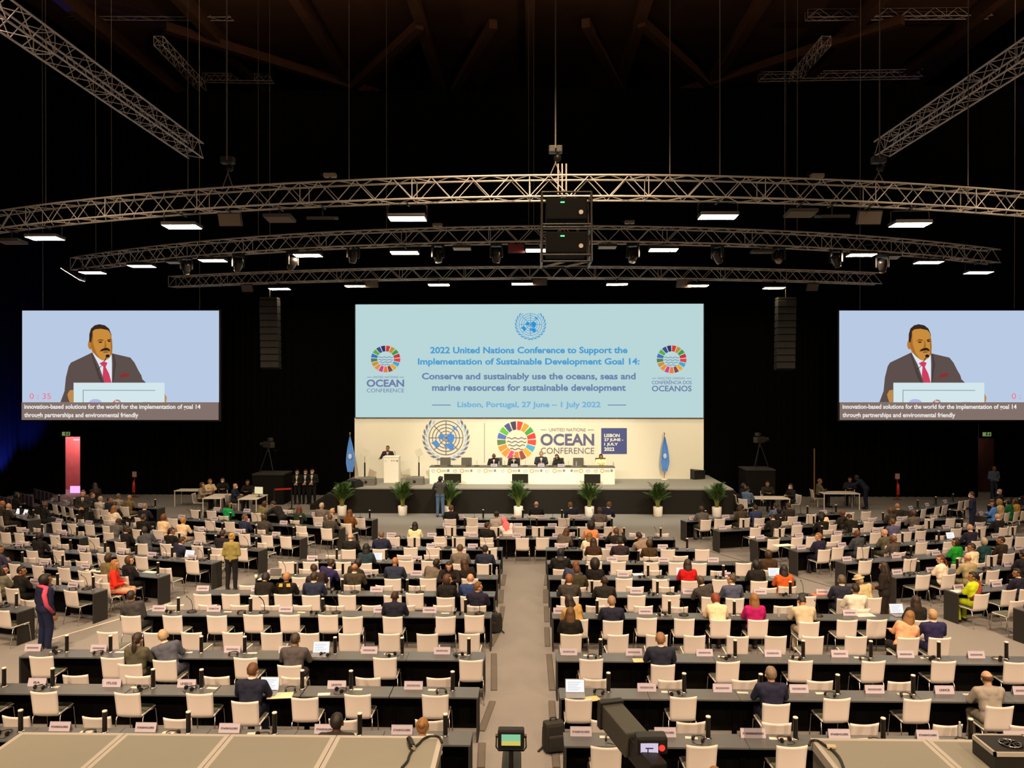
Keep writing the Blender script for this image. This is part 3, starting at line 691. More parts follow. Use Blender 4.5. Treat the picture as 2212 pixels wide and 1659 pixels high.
# teleprompters
def prompter(x, ybase, ytop, tilt, label):
    p = onz(x, ybase, SZ); h = ony(x, ytop, p.y).z - SZ
    e = empty('teleprompter', p, 0, label, 'teleprompter')
    b = MB(); b.cyl((0, 0, 0), (0, 0, h*.6), .035, n=10); b.build('thick_pole', M_blk, e)
    b = MB(); b.cyl((0, 0, h*.6), (0, 0, h-.3), .015, n=8); b.build('thin_pole', M_cable, e)
    b = MB(); b.M = Matrix.Translation((0, 0, h-.14)) @ Matrix.Rotation(tilt, 4, 'Y') @ Matrix.Rotation(-.5, 4, 'X'); b.rbox(-.17, .17, -.006, .006, -.19, .19, .004); b.build('glass_plate', mat('teleprompter_glass', '#b9b5a6', rough=.15), e)
    b = MB(); b.cyl((0, 0, 0), (0, 0, .02), .22, n=16); b.build('base', M_blk, e)
prompter(788, 1041, 971, .45, 'teleprompter on a pole left of the lectern'); prompter(905, 1041, 971, -.45, 'teleprompter on a pole between lectern and panel table')
# wedge monitors
M_spk = mat('wedge_speaker', '#6b6861', rough=.75, var=.1)
def wedge(x, y, w_, h_, label, rz=0.0, m=M_spk, dark=False):
    p = onz(x, y, SZ); e = empty('wedge_speaker', p, rz, label, 'loudspeaker', 'wedge speakers on the stage')
    b = MB(); b.slab([(-w_/2, -.3, 0), (-w_/2, .3, 0), (-w_/2, .3, h_*.55), (-w_/2, .05, h_), (-w_/2, -.3, h_*.86)], (w_, 0, 0)); b.build('cabinet', m, e)
    b = MB(); b.cyl((0, -.305, h_*.42), (0, -.30, h_*.42), h_*.2, n=18); b.build('cone', M_blk, e)
    b = MB(); b.box(-w_*.2, w_*.2, .02, .07, h_*.9, h_*1.02); b.build('handle', M_blk, e)
wedge(793, 1047, .80, .36, 'grey wedge speaker in front of the left teleprompter'); wedge(897, 1046, .80, .36, 'grey wedge speaker between the lectern and the panel table')
wedge(1503, 1034, .66, .50, 'black wedge speaker at the right end of the stage', .5, M_gear)
wedge(766, 1052, .5, .36, 'dark wedge speaker at the left front corner of the stage', -.5, M_gear)
# flags
M_flag = mat('un_flag_blue', '#5b92e0', rough=.8, var=.08)
def flag(x, ybase, ytop, zb, label, yoff=0.0, yb=None):
    p = onz(x, ybase, zb) if yb is None else ony(x, ybase, yb); p.z = zb; h = ony(x, ytop, p.y).z - zb
    e = empty('flag', p, 0, label, 'flag', 'blue flags on poles')
    b = MB(); b.cyl((0, 0, 0), (0, 0, h-.1), .018, n=8); b.ball((0, 0, h-.05), .035, .035, .06); b.build('pole', mat('flag_pole', '#8f8470', rough=.4, metal=.4), e)
    b = MB(); b.cyl((0, 0, 0), (0, 0, .06), .16, .08, n=16); b.build('base', mat('flag_base', '#cfc8b8', rough=.5), e)
    def cloth(u, v):
        wd = .06 + .36*math.sin(PI*min(1, v*1.05)*.62)*(1-.45*max(0, v-.75)/.25)
        return ((u-.42)*wd*1.0, -.035-.03*math.sin(u*PI*5+v*1.2), (h-.22)-v*(h-.22)*.80)
    b = MB(); b.grid(cloth, 24, 16); b.build('cloth', M_flag, e)
    b = MB(); b.ball((.02, -.085, h*.5), .09, .012, .13); b.build('emblem', mat('flag_emblem', '#b8cdec', rough=.8), e)
flag(1435, 1036, 934, SZ, 'light blue flag on a pole at the right of the stage'); flag(756, 1038, 934, SZ, 'light blue flag on a pole at the left end of the stage')
# ================================================================== FURNITURE
M_chair = mat('cream_plastic_shell', '#d6d0cd', rough=.45, var=.03, scale=3)
M_pad = mat('grey_green_seat_pad', '#5d665c', rough=.9, var=.08, scale=40)
M_top = mat('dark_table_top', '#4b4e50', rough=.34, var=.06, scale=5)
M_pblk = mat('black_table_panel', '#0b0a0a', rough=.95, var=.2, spec=.05)
M_panel = mat('charcoal_table_panel', '#333231', rough=.9, var=.08, scale=30, spec=.15)
def shell_back(u, v, off=0.0):
    x = (u-.5)*2; z = .385+.46*v; w = (.205+.012*v)*(1-.22*max(0, 1-v/.16)**2)
    y = -.205 - .07*v - .02*v*v + .030*x*x*(.35+v*.65) + .075*max(0, 1-v/.14)**2
    return (x*w, y - off, z - .014*(1-x*x)*max(0, (v-.85)/.15))
def build_chair():
    e = empty('conference_chair', (0, 0, 0), 0, None, 'chair')
    b = MB(); nu, nv = 10, 10
    b.grid(lambda u, v: shell_back(u, v, 0), nu, nv); o = len(b.v); b.grid(lambda u, v: shell_back(1-u, v, .016), nu, nv)
    k = nu+1
    rim = [j*k for j in range(nv+1)] + [nv*k+i for i in range(1, nu+1)] + [j*k+nu for j in range(nv-1, -1, -1)] + [i for i in range(nu-1, 0, -1)]
    mir = lambda i: o + (i//k)*k + (nu - i % k)
    for a, q in zip(rim, rim[1:]+rim[:1]): b.f.append((a, q, mir(q), mir(a))); b.m.append(0); b.sm.append(False)
    b.build('backrest', M_chair, e)
    b = MB(); b.rbox(-.215, .215, -.20, .25, .425, .447, .010); b.build('seat', M_chair, e)
    b = MB(); b.rbox(-.195, .195, -.15, .235, .447, .466, .008); b.build('seat_pad', M_pad, e)
    for sx in (-1, 1):
        for sy in (-1, 1):
            y0 = .10 if sy > 0 else -.08; y1 = .225 if sy > 0 else -.19; yb = .27 if sy > 0 else -.27
            b = MB(); b.tube([(sx*.19, y0, .415), (sx*.215, y1-.03*sy, .415), (sx*.222, y1, .395), (sx*.235, yb, .0)], .0095, 8); b.build('leg', M_chrome, e)
    return e
CHAIR = build_chair()
far_chair = MB()                                              # low detail for the far mass
def merged(src):
    v = []; f = []; m = []
    for i, c in enumerate(src.children):
        me = c.data; o = len(v); v += [tuple(x.co) for x in me.vertices]; mi = {M_chair.name: 0, M_pad.name: 1, M_chrome.name: 2}[me.materials[0].name]
        for p in me.polygons: f.append(tuple(i+o for i in p.vertices)); m.append(mi)
    return v, f, m
TD, TH = .45, .74
_tabs = {}
def table_parts(L):
    k = round(L, 2)
    if k not in _tabs:
        t = MB().rbox(-L/2, L/2, 0, TD, TH-.028, TH, .004).mesh('tabletop', M_top)
        f = MB().box(-L/2+.03, L/2-.03, TD-.03, TD-.012, .06, TH-.03).mesh('front_panel', M_pblk)
        s = MB().box(-.014, .014, .0, TD, 0, TH-.029).mesh('side_panel', M_panel)
        q = MB().box(-.014, .014, TD-.09, TD, 0, TH-.029).mesh('side_panel', M_pblk)
        _tabs[k] = (t, f, s, q)
    return _tabs[k]
def put_table(x, y, rz, L, label, group, ends=(0, 0)):
    t, f, s, sb = table_parts(L)
    e = empty('conference_table', (x, y, 0), rz, label, 'table', group)
    place('tabletop', t, e); place('front_panel', f, e)
    place('side_panel', s if ends[0] else sb, e, (-L/2+.016, 0, 0)); place('side_panel', s if ends[1] else sb, e, (L/2-.016, 0, 0))
    return e
# ---- things on the tables
M_plate = mat('pale_card', '#aaa5b6', rough=.7, var=.03)
M_ptext = mat('plate_print', '#6c6470', rough=.8); M_ptext_d = mat('plate_print_dark', '#3a3440', rough=.8)
def build_plate():
    e = empty('name_plate', (0, 0, 0), 0, None, 'name plate')
    b = MB(); w, h, d = .155, .125, .045
    for s in (-1, 1): b.slab([(-w, s*d, 0), (w, s*d, 0), (w, 0, h), (-w, 0, h)], (0, -s*.003, 0))
    b.build('folded_card', M_plate, e)
    b = MB(); x = -.11
    q = random.Random(3)
    while x < .10:
        l = q.uniform(.012, .03); b.slab([(x, -.0335, .052), (x+l, -.0335, .052), (x+l, -.0245, .076), (x, -.0245, .076)], (0, -.001, 0)); x += l+.006
    b.build('printed_line', M_ptext, e)
    return e
PLATE = build_plate()
def plate_text(e, txt):
    for c in list(e.children):
        if c.name.startswith('printed_line'): bpy.data.objects.remove(c)
    me = text_mesh(txt, .034 if len(txt) > 9 else .05, min(.25, .03*len(txt)+.02), .0008, thick=.001)
    me.transform(Matrix.Translation((0, -.031, .060)) @ Matrix.Rotation(math.atan2(.125, .045), 4, 'X')); me.materials.append(M_ptext_d)
    place('lettering', me, e)
M_post = mat('glossy_black_tube', '#14110f', rough=.22, var=.1)
def build_post():
    e = empty('tabletop_tube', (0, 0, 0), 0, None, 'tabletop tube')
    b = MB(); b.cyl((0, 0, .008), (0, 0, .30), .034, n=16); b.build('black_tube', M_post, e)
    b = MB(); b.lathe([(.0, .30), (.037, .30), (.037, .315), (.030, .322), (0, .323)], n=16); b.build('silver_cap', M_white, e)
    b = MB(); b.lathe([(.05, 0), (.05, .012), (.0, .013)], n=16); b.build('base', M_chrome, e)
    return e
POST = build_post()
def build_mic():
    e = empty('table_microphone', (0, 0, 0), 0, None, 'microphone')
    b = MB(); b.slab([(-.11, -.07, 0), (.11, -.07, 0), (.11, -.07, .02), (.07, .06, .05), (-.07, .06, .05), (-.11, -.07, .02)][:4] + [(-.11, -.07, .02)], (0, 0, 0)) if False else b.lathe([(.105, 0), (.11, .012), (.085, .035), (.03, .042), (0, .042)], n=18); b.build('base', M_gear, e)
    b = MB(); b.tube([(0, .02, .04), (0, .03, .14), (-.02, .0, .26), (-.06, -.06, .34), (-.07, -.08, .36)], .0065, 6); b.ball((-.073, -.086, .365), .013, .013, .017, 8, 6); b.build('gooseneck', M_blk, e)
    return e
MIC = build_mic()
def build_phones():
    e = empty('headphones', (0, 0, 0), 0, None, 'headphones')
    b = MB(); b.tube([(-.075, 0, .025), (-.085, .05, .03), (-.05, .12, .03), (0, .14, .03), (.05, .12, .03), (.085, .05, .03), (.075, 0, .025)], .009, 6); b.build('headband', M_blk, e)
    for s in (-1, 1):
        b = MB(); b.cyl((s*.06, 0, .035), (s*.085, 0, .035), .035, n=12); b.build('ear_cup', M_gear, e)
    b = MB(); b.tube([(.075, -.03, .01), (.1, -.08, .005), (.04, -.11, .005), (-.05, -.08, .005)], .004, 5); b.build('cord', M_blk, e)
    return e
PHONES = build_phones()
M_paper = mat('white_paper', '#c9c4ba', rough=.8, var=.03)
def build_card():
    b = MB(); b.slab([(-.09, -.035, 0), (.09, -.04, 0), (.09, .035, 0), (-.085, .04, 0)], (0, 0, .004)); return b.build('card', M_paper)
CARD = build_card(); CARD['category'] = 'card'
def build_laptop(scr, dark=False):
    e = empty('laptop', (0, 0, 0), 0, None, 'laptop')
    al = mat('laptop_aluminium', '#8e8d8b', rough=.4, metal=.5)
    b = MB(); b.rbox(-.16, .16, -.11, .11, 0, .016, .004); k = b.build('keyboard_base', al, e)
    b = MB(); b.M = Matrix.Translation((0, .105, .016)) @ Matrix.Rotation(-R(18), 4, 'X'); b.rbox(-.16, .16, 0, .008, 0, .215, .003); l = b.build('lid', al, e)
    b = MB(); b.M = Matrix.Translation((0, .105, .016)) @ Matrix.Rotation(-R(18), 4, 'X'); b.box(-.15, .15, -.002, -.001, .012, .205); b.build('display', scr, l)
    if not dark:
        b = MB(); b.M = Matrix.Translation((0, .105, .016)) @ Matrix.Rotation(-R(18), 4, 'X')
        for i in range(5): b.box(-.12, .10-.03*(i % 3), -.003, -.0021, .16-.03*i, .168-.03*i)
        b.build('screen_lines', glow('screen_text_grey', '#b9bfd0', .9), l)
    return e
LAP = build_laptop(glow('laptop_white', '#f4f2f0', 1.15)); LAPD = build_laptop(mat('dark_display', '#15151a', rough=.2), True)
def build_bottle():
    e = empty('water_bottle', (0, 0, 0), 0, None, 'bottle')
    b = MB(); b.lathe([(.03, 0), (.032, .02), (.032, .15), (.013, .19), (.013, .205)], n=14)
    g = bpy.data.materials.new('clear_plastic'); g.use_nodes = True; p = g.node_tree.nodes['Principled BSDF']; p.inputs['Transmission Weight'].default_value = .7; p.inputs['Roughness'].default_value = .12; p.inputs['Base Color'].default_value = (.75, .8, .82, 1)
    b.build('bottle_body', g, e); b = MB(); b.cyl((0, 0, .205), (0, 0, .222), .015, n=12); b.build('cap', M_white, e)
    return e
BOT = build_bottle()
def build_cup():
    b = MB(); b.lathe([(.028, 0), (.038, .1), (.035, .1), (.026, .006)], n=16); o = b.build('paper_cup', M_white); o['category'] = 'cup'; return o
CUP = build_cup()
PROTO = [CHAIR, PLATE, POST, MIC, PHONES, CARD, LAP, LAPD, BOT, CUP]
USED = set()
def use(src, loc, rz, label, group=None):
    """first use moves the thing itself, later uses copy it with its parts"""
    if src.name not in USED:
        USED.add(src.name); kids(src); [kids(c) for c in src.children]
        src.location = loc; src.rotation_euler = (0, 0, rz); src['label'] = label
        if group: src['group'] = group
        return src
    return dup(src, loc, rz, label, group)
# ================================================================== PEOPLE
def remeshed(b, vox, smooth=2, name='body'):
    me = b.mesh(name, []); o = bpy.data.objects.new(name, me); COL.objects.link(o)
    md = o.modifiers.new('r', 'REMESH'); md.mode = 'VOXEL'; md.voxel_size = vox; md.use_smooth_shade = True
    s = o.modifiers.new('s', 'SMOOTH'); s.factor = .5; s.iterations = smooth
    dg = bpy.context.evaluated_depsgraph_get(); dg.update()
    out = bpy.data.meshes.new_from_object(o.evaluated_get(dg)); bpy.data.objects.remove(o); bpy.data.meshes.remove(me)
    out.name = name; return out
def cap(b, p0, p1, r0, r1, n=12):
    b.cyl(p0, p1, r0, r1, n); b.ball(p0, r0, n=n, k=8); b.ball(p1, r1, n=n, k=8)
def V(*a): return Vector(a)
def hand(b, wrist, d, palm_n, grip=.5, side=1):
    """palm with five separate bent fingers; d points along the hand, palm_n away from the back of the hand"""
    d = d.normalized(); nrm = (palm_n - d*palm_n.dot(d)).normalized(); s = d.cross(nrm)*side
    c = wrist + d*.045
    for k in (-.026, -.009, .009, .026): cap(b, wrist + s*k*.7, wrist + d*.085 + s*k, .013, .0125, 8)
    for k, L in ((-.030, .060), (-.010, .074), (.010, .080), (.030, .072)):
        p = wrist + d*.088 + s*k*1.05; q = p + d*L*.5 + nrm*L*.18*grip; r = q + d*L*.42*(1-grip*.5) + nrm*L*.42*grip
        cap(b, p, q, .0092, .0088, 8); cap(b, q, r, .0088, .0075, 8)
    p = wrist + d*.025 + s*.030; q = p + d*.032 + s*.024 + nrm*.012; cap(b, p, q, .012, .0105, 8); cap(b, q, q + d*.032 + s*.004 + nrm*.010, .0105, .009, 8)
HEADS = {}
def rig(stand=False, lean=0, roll=0, twist=0, yaw=0, nod=0, arms='table', hips=None, female=False):
    J = {}
    H = V(0, 0, .93) if stand else V(0, 0, .605)
    if hips: H = V(*hips)
    Q = Matrix.Rotation(-R(lean), 3, 'X') @ Matrix.Rotation(R(roll), 3, 'Y') @ Matrix.Rotation(-R(twist), 3, 'Z')
    up = Q @ V(0, 0, 1); rt = Q @ V(1, 0, 0); fw = Q @ V(0, 1, 0)
    J.update(H=H, up=up, rt=rt, fw=fw, waist=H+up*.15, chest=H+up*.33, nb=H+up*.455, Q=Q)
    sw = .165 if female else .198
    J['sh'] = [H+up*.412+rt*(s*sw) for s in (-1, 1)]
    neck = (Q @ V(0, .02, 1)).normalized()
    J['neck'] = J['nb']+neck*.045
    HQ = Matrix.Rotation(-R(yaw+twist*.6), 3, 'Z') @ Matrix.Rotation(-R(nod+lean*.45), 3, 'X') @ Matrix.Rotation(R(roll*.6), 3, 'Y')
    J['HQ'] = HQ; J['head'] = J['neck'] + HQ @ V(0, .022, .105)
    el, ha, pn = [], [], []
    for i, s in enumerate((-1, 1)):
        S = J['sh'][i]
        if arms == 'table': e = S + V(s*.06, .10, -.20); h = V(s*.10+H.x, S.y+.25, .83 if not stand else 1.0); n = V(0, 0, -1)
        elif arms == 'lap': e = S + V(s*.05, .06, -.28); h = V(s*.07+H.x, S.y+.22, H.z+.12); n = V(0, 0, -1)
        elif arms == 'front': e = S + V(s*.05, .0, -.29); h = H + V(s*.03, .20, .06); n = V(-s, -.3, 0)
        elif arms == 'down': e = S + V(s*.04, -.02, -.29); h = S + V(s*.05, .05, -.54); n = V(-s, 0, 0)
        elif arms == 'face': e = S + V(s*.10, .14, -.20); h = S + V(-s*.09, .25, .08); n = V(-s, .2, .2)
        elif arms == 'phone': e = S + V(s*.12, .16, -.14); h = S + V(s*(.0 if s < 0 else .1)-s*.06, .26, .12); n = V(-s*.5, 1, 0)
        elif arms == 'lectern': e = S + V(s*.12, .08, -.26); h = S + V(s*.14, .30, -.26); n = V(0, 0, -1)
        elif arms == 'chin': e = S + V(s*.04, .20, -.24); h = S + V(-s*.10, .27, -.02); n = V(-s, .2, .3)
        elif arms == 'reach': e = S + V(s*.06, .18, -.16); h = S + V(s*.02, .42, -.22); n = V(0, 0, -1)
        el.append(e); ha.append(h); pn.append(n)
    J['el'], J['ha'], J['pn'] = el, ha, pn
    hp, kn, an = [], [], []
    for s in (-1, 1):
        if stand: hp.append(H+V(s*.085, 0, -.04)); kn.append(V(s*.10, .03, .50)); an.append(V(s*.11, -.01, .09))
        else: hp.append(H+V(s*.085, .02, -.03)); kn.append(V(s*.11, .43, .53)); an.append(V(s*.11, .40+.03*s, .09))
    J['hp'], J['kn'], J['an'] = hp, kn, an
    J['female'] = female
    return J
def head_geo(b, J):
    c = J['head']; q = J['HQ']
    M4 = Matrix.Translation(c) @ q.to_4x4(); s = b.M; b.M = M4
    b.ball((0, -.008, .02), .081, .099, .099, 18, 12); b.ball((0, .028, -.045), .058, .066, .072, 14, 9); b.ball((0, .062, -.085), .03, .03, .026, 10, 7)
    b.ball((0, .098, -.018), .014, .022, .020, 8, 6); b.ball((0, .088, .008), .011, .02, .03, 8, 6)
    b.ball((0, .084, -.058), .028, .014, .012, 8, 6)
    for k in (-1, 1): b.ball((k*.085, -.006, -.012), .014, .022, .034, 8, 6); b.ball((k*.032, .080, .024), .024, .012, .008, 8, 6)
    b.M = s
def make_body(J):
    b = MB(); H, up, rt, fw = J['H'], J['up'], J['rt'], J['fw']
    cap(b, H-rt*.06, H+rt*.06, .105, .105); cap(b, H, J['waist'], .115, .105); cap(b, J['waist']-rt*.03, J['waist']+rt*.03, .095, .095)
    cap(b, J['chest']-rt*.07, J['chest']+rt*.07, .095, .095); cap(b, J['waist'], J['chest'], .11, .11)
    cap(b, J['sh'][0], J['sh'][1], .052, .052); cap(b, J['nb']-up*.06, J['neck']+up*.03, .060, .056)
    for i in (0, 1):
        cap(b, J['nb']-up*.015, J['sh'][i], .05, .045); cap(b, J['sh'][i], J['el'][i], .050, .040); cap(b, J['el'][i], J['ha'][i], .040, .026)
        hand(b, J['ha'][i], (J['ha'][i]-J['el'][i]), J['pn'][i], .6, 1 if i else -1)
        cap(b, J['hp'][i], J['kn'][i], .078, .055); cap(b, J['kn'][i], J['an'][i], .054, .036); cap(b, J['an'][i]+V(0, -.03, -.045), J['an'][i]+V(0, .13, -.055), .036, .028)
    head_geo(b, J)
    me = remeshed(b, .0085, 2, 'person')
    for m in ('skin', 'eye', 'lip'): me.materials.append(None)
    inv = (Matrix.Translation(J['head']) @ J['HQ'].to_4x4()).inverted()
    for p in me.polygons:
        c = inv @ p.center
        if c.y > .05:
            if abs(c.z-.008) < .008 and .02 < abs(c.x) < .045: p.material_index = 1
            elif abs(c.z+.058) < .008 and abs(c.x) < .024: p.material_index = 2
    return me
def make_jacket(J, hem=.0, sleeve=1.0, flare=0.0):
    b = MB(); H, up, rt, fw = J['H'], J['up'], J['rt'], J['fw']; k = 1.0
    cap(b, H-rt*.075-up*hem*.3, H+rt*.075-up*hem*.3, .120*k+flare, .120*k+flare); cap(b, H, J['waist'], .132*k, .122*k)
    cap(b, J['waist']-rt*.075, J['waist']+rt*.075, .112*k, .112*k); cap(b, J['waist'], J['chest'], .125*k, .122*k)
    cap(b, J['chest']-rt*.112, J['chest']+rt*.112, .108*k, .108*k); cap(b, J['chest']-rt*.115, J['waist']-rt*.085, .09*k, .095*k); cap(b, J['chest']+rt*.115, J['waist']+rt*.085, .09*k, .095*k); cap(b, J['chest']-rt*.06+up*.06-fw*.02, J['chest']+rt*.06+up*.06-fw*.02, .10*k, .10*k)
    cap(b, J['sh'][0], J['sh'][1], .066, .066); cap(b, J['nb']-up*.04, J['nb']+up*.012, .078, .070)
    for i in (0, 1):
        cap(b, J['nb']-up*.035, J['sh'][i], .080, .064); cap(b, J['sh'][i], J['el'][i], .070, .060)
        if sleeve > 0: cap(b, J['el'][i], J['el'][i].lerp(J['ha'][i], .94*sleeve), .056, .043)
    return remeshed(b, .014, 9, 'jacket')
def make_trousers(J, stand):
    b = MB(); H = J['H']; k = .97
    cap(b, H-V(.075, 0, .02), H+V(.075, 0, -.02), .122, .122)
    for i in (0, 1):
        cap(b, J['hp'][i], J['kn'][i], .097, .074); cap(b, J['kn'][i], J['an'][i]+V(0, 0, .02), .074, .055)
        a = J['an'][i]; cap(b, a+V(0, -.03, -.035), a+V(0, .15, -.05), .050, .038)
    me = remeshed(b, .013, 2, 'trousers')
    me.materials.append(None); me.materials.append(mat('black_shoe_leather', '#171412', rough=.35))
    for p in me.polygons:
        if p.center.z < .085: p.material_index = 1
    mn = min(v.co.z for v in me.vertices)
    for v in me.vertices:
        if v.co.z < .0: v.co.z = .0
    return me
# hair, built around the centre of the head
def hair_mesh(kind):
    b = MB(); n, k = 28, 18
    def R_(d):
        x, y, z = d
        face = y > .30 - .35*max(0, z) and z < .60
        if kind == 'O': return .8
        if kind == 'X':
            return 1.10 if (z < .30 and z > -.42 and y < .25) else .8
        if kind in 'SPNW': return (1.13 + .035*math.sin(9*x+4*z)*math.sin(7*y) + .05*max(0, z)) if (not face and z > -.52 + .6*max(0, y+.2) and not (abs(x) > .8 and z < -.05)) else .8
        if kind == 'M': return 1.22 if (not face and z > -1.1) else .8
        if kind == 'L': return 1.17 if not face else .8
        if kind == 'A': return 1.62 + .05*math.sin(17*x)*math.sin(15*y+3)*math.sin(13*z) if (not (y > .55 and z < .35)) else .8
        if kind in 'CK': return 1.20 if not (y > .55 and z < .45 and abs(x) < .62) else .82
    vs = []
    def pt(d):
        r = R_(d); q = V(d[0]*.084*r, d[1]*.102*r-.008, d[2]*(.104 if d[2] > 0 else .118)*r+.016); return q
    dirs = [(0, 0, -1)]
    for j in range(1, k):
        t = -PI/2+PI*j/k
        for i in range(n): a = 2*PI*i/n; dirs.append((math.cos(t)*math.cos(a), math.cos(t)*math.sin(a), math.sin(t)))
    dirs.append((0, 0, 1))
    fs = []; L = len(dirs)-1
    for i in range(n): fs.append((0, 1+(i+1) % n, 1+i)); fs.append((L, 1+(k-2)*n+i, 1+(k-2)*n+(i+1) % n))
    for j in range(k-2):
        for i in range(n): fs.append((1+j*n+i, 1+j*n+(i+1) % n, 1+(j+1)*n+(i+1) % n, 1+(j+1)*n+i))
    b._add([pt(d) for d in dirs], fs, True)
    if kind == 'L':
        b.ball((0, -.085, -.14), .098, .046, .20, 14, 10); b.ball((.05, -.09, -.24), .055, .034, .13, 10, 8); b.ball((-.045, -.09, -.25), .055, .034, .13, 10, 8)
        for s in (-1, 1): b.ball((s*.085, .0, -.08), .026, .055, .12, 10, 8)
    if kind == 'P': b.ball((0, -.13, -.02), .03, .03, .03, 10, 7); b.ball((0, -.135, -.12), .05, .034, .11, 12, 9)
    if kind == 'N': b.ball((0, -.11, .065), .048, .045, .045, 12, 9)
    if kind == 'W': b.lathe([(.155, .055), (.15, .065), (.092, .07), (.088, .13), (.06, .14), (0, .142)], (0, -.005, 0), 20)
    if kind in 'CK':
        b.ball((0, -.02, -.12), .105, .10, .09, 16, 10); b.ball((0, -.06, -.18), .15, .10, .09, 16, 10)
    if kind == 'K':
        b.ball((0, -.11, -.20), .13, .06, .20, 14, 10)
    return remeshed(b, .010, 2, 'hair')
HAIR = {k: (hair_mesh(k) if k != 'O' else None) for k in 'SXLPNAMCKWO'}
TPL = {}
def template(code, **kw):
    jk = {a: kw.pop(a) for a in ('hem', 'sleeve', 'flare') if a in kw}
    J = rig(**kw); TPL[code] = (J, make_body(J), make_jacket(J, **jk), make_trousers(J, kw.get('stand', False)))
SEATED = dict(
    U=dict(lean=4, nod=3, arms='table'), L=dict(lean=11, nod=6, arms='table'), D=dict(lean=19, nod=30, arms='table'),
    R=dict(lean=3, twist=14, yaw=48, arms='table'), K=dict(lean=3, twist=-14, yaw=-48, arms='table'),
    RR=dict(lean=10, roll=17, twist=12, yaw=22, nod=8, arms='table'), RL=dict(lean=10, roll=-17, twist=-12, yaw=-22, nod=8, arms='table'),
    LL=dict(lean=2, roll=-12, yaw=-8, arms='lap'), F=dict(lean=16, nod=14, arms='table'), H=dict(lean=6, arms='phone', roll=0), B=dict(lean=0, arms='lap'))
for c, kw in SEATED.items():
    template(c, **kw)
for c in ('U', 'R', 'K', 'D', 'RR', 'RL'): template(c+'f', female=True, **SEATED[c])
template('P1', lean=4, arms='table', nod=4); template('P2', lean=10, arms='chin', nod=6)
template('T', stand=True, arms='front', nod=8); template('TC', stand=True, arms='face', lean=2); template('TB', stand=True, arms='reach', lean=42, nod=10)
template('TL', stand=True, arms='lectern', yaw=14, lean=3); template('TW', stand=True, arms='down', female=True, yaw=6); template('TH', stand=True, arms='front', female=True, nod=12)
SKIN = {'f': '#bd8a68', 't': '#9b6844', 'b': '#5c3a27', 'd': '#38251a'}
def cmat(kind, c, rough=.85, sheen=.0):
    r_, g_, b_ = lin(c)
    return mat('%s_%s' % (kind, c.strip('#')), (r_, min(.9, g_/.88), min(.9, b_/.76)), rough=rough, var=.10, scale=25, bump=.1, spec=.25)
def omat(o, i, m): o.material_slots[i].link = 'OBJECT'; o.material_slots[i].material = m
EYE = mat('eye_dark', '#221812', rough=.3); LIP = mat('lip', '#8a4a3c', rough=.6)
COLLAR = MB().lathe([(.066, -.02), (.068, .012), (.062, .026), (.056, .026), (.056, -.02)], n=18).mesh('shirt_collar', mat('white_shirt', '#d8d0c4', rough=.8))
def vest_mesh(J):
    b = MB(); up, rt, fw, c = J['up'], J['rt'], J['fw'], J['chest']
    for s in (-1, 1):
        b.slab([c+rt*(s*.05)+up*.15-fw*.135, c+rt*(s*.13)+up*.15-fw*.12, c+rt*(s*.15)+up*.07-fw*.125, c+rt*(s*.05)+up*.07-fw*.137], -fw*.012)
    return b
def shirt_front(J, m, tie):
    """open jacket front: a white V with a tie, lying on the chest"""
    up, rt, fw, nb = J['up'], J['rt'], J['fw'], J['nb']
    f = lambda x, z: nb + rt*x + up*z + fw*(.108+.020*min(1, (-z)/.12)-abs(x)*.35)
    b = MB(); b.slab([f(-.048, -.005), f(.048, -.005), f(.034, -.10), f(.004, -.22), f(-.004, -.22), f(-.034, -.10)], fw*.006)
    t = None
    if tie:
        t = MB(); t.slab([f(-.016, -.03)+fw*.008, f(.016, -.03)+fw*.008, f(.012, -.055)+fw*.008, f(.022, -.16)+fw*.008, f(.0, -.25)+fw*.008, f(-.022, -.16)+fw*.008, f(-.012, -.055)+fw*.008], fw*.005)
    return b, t
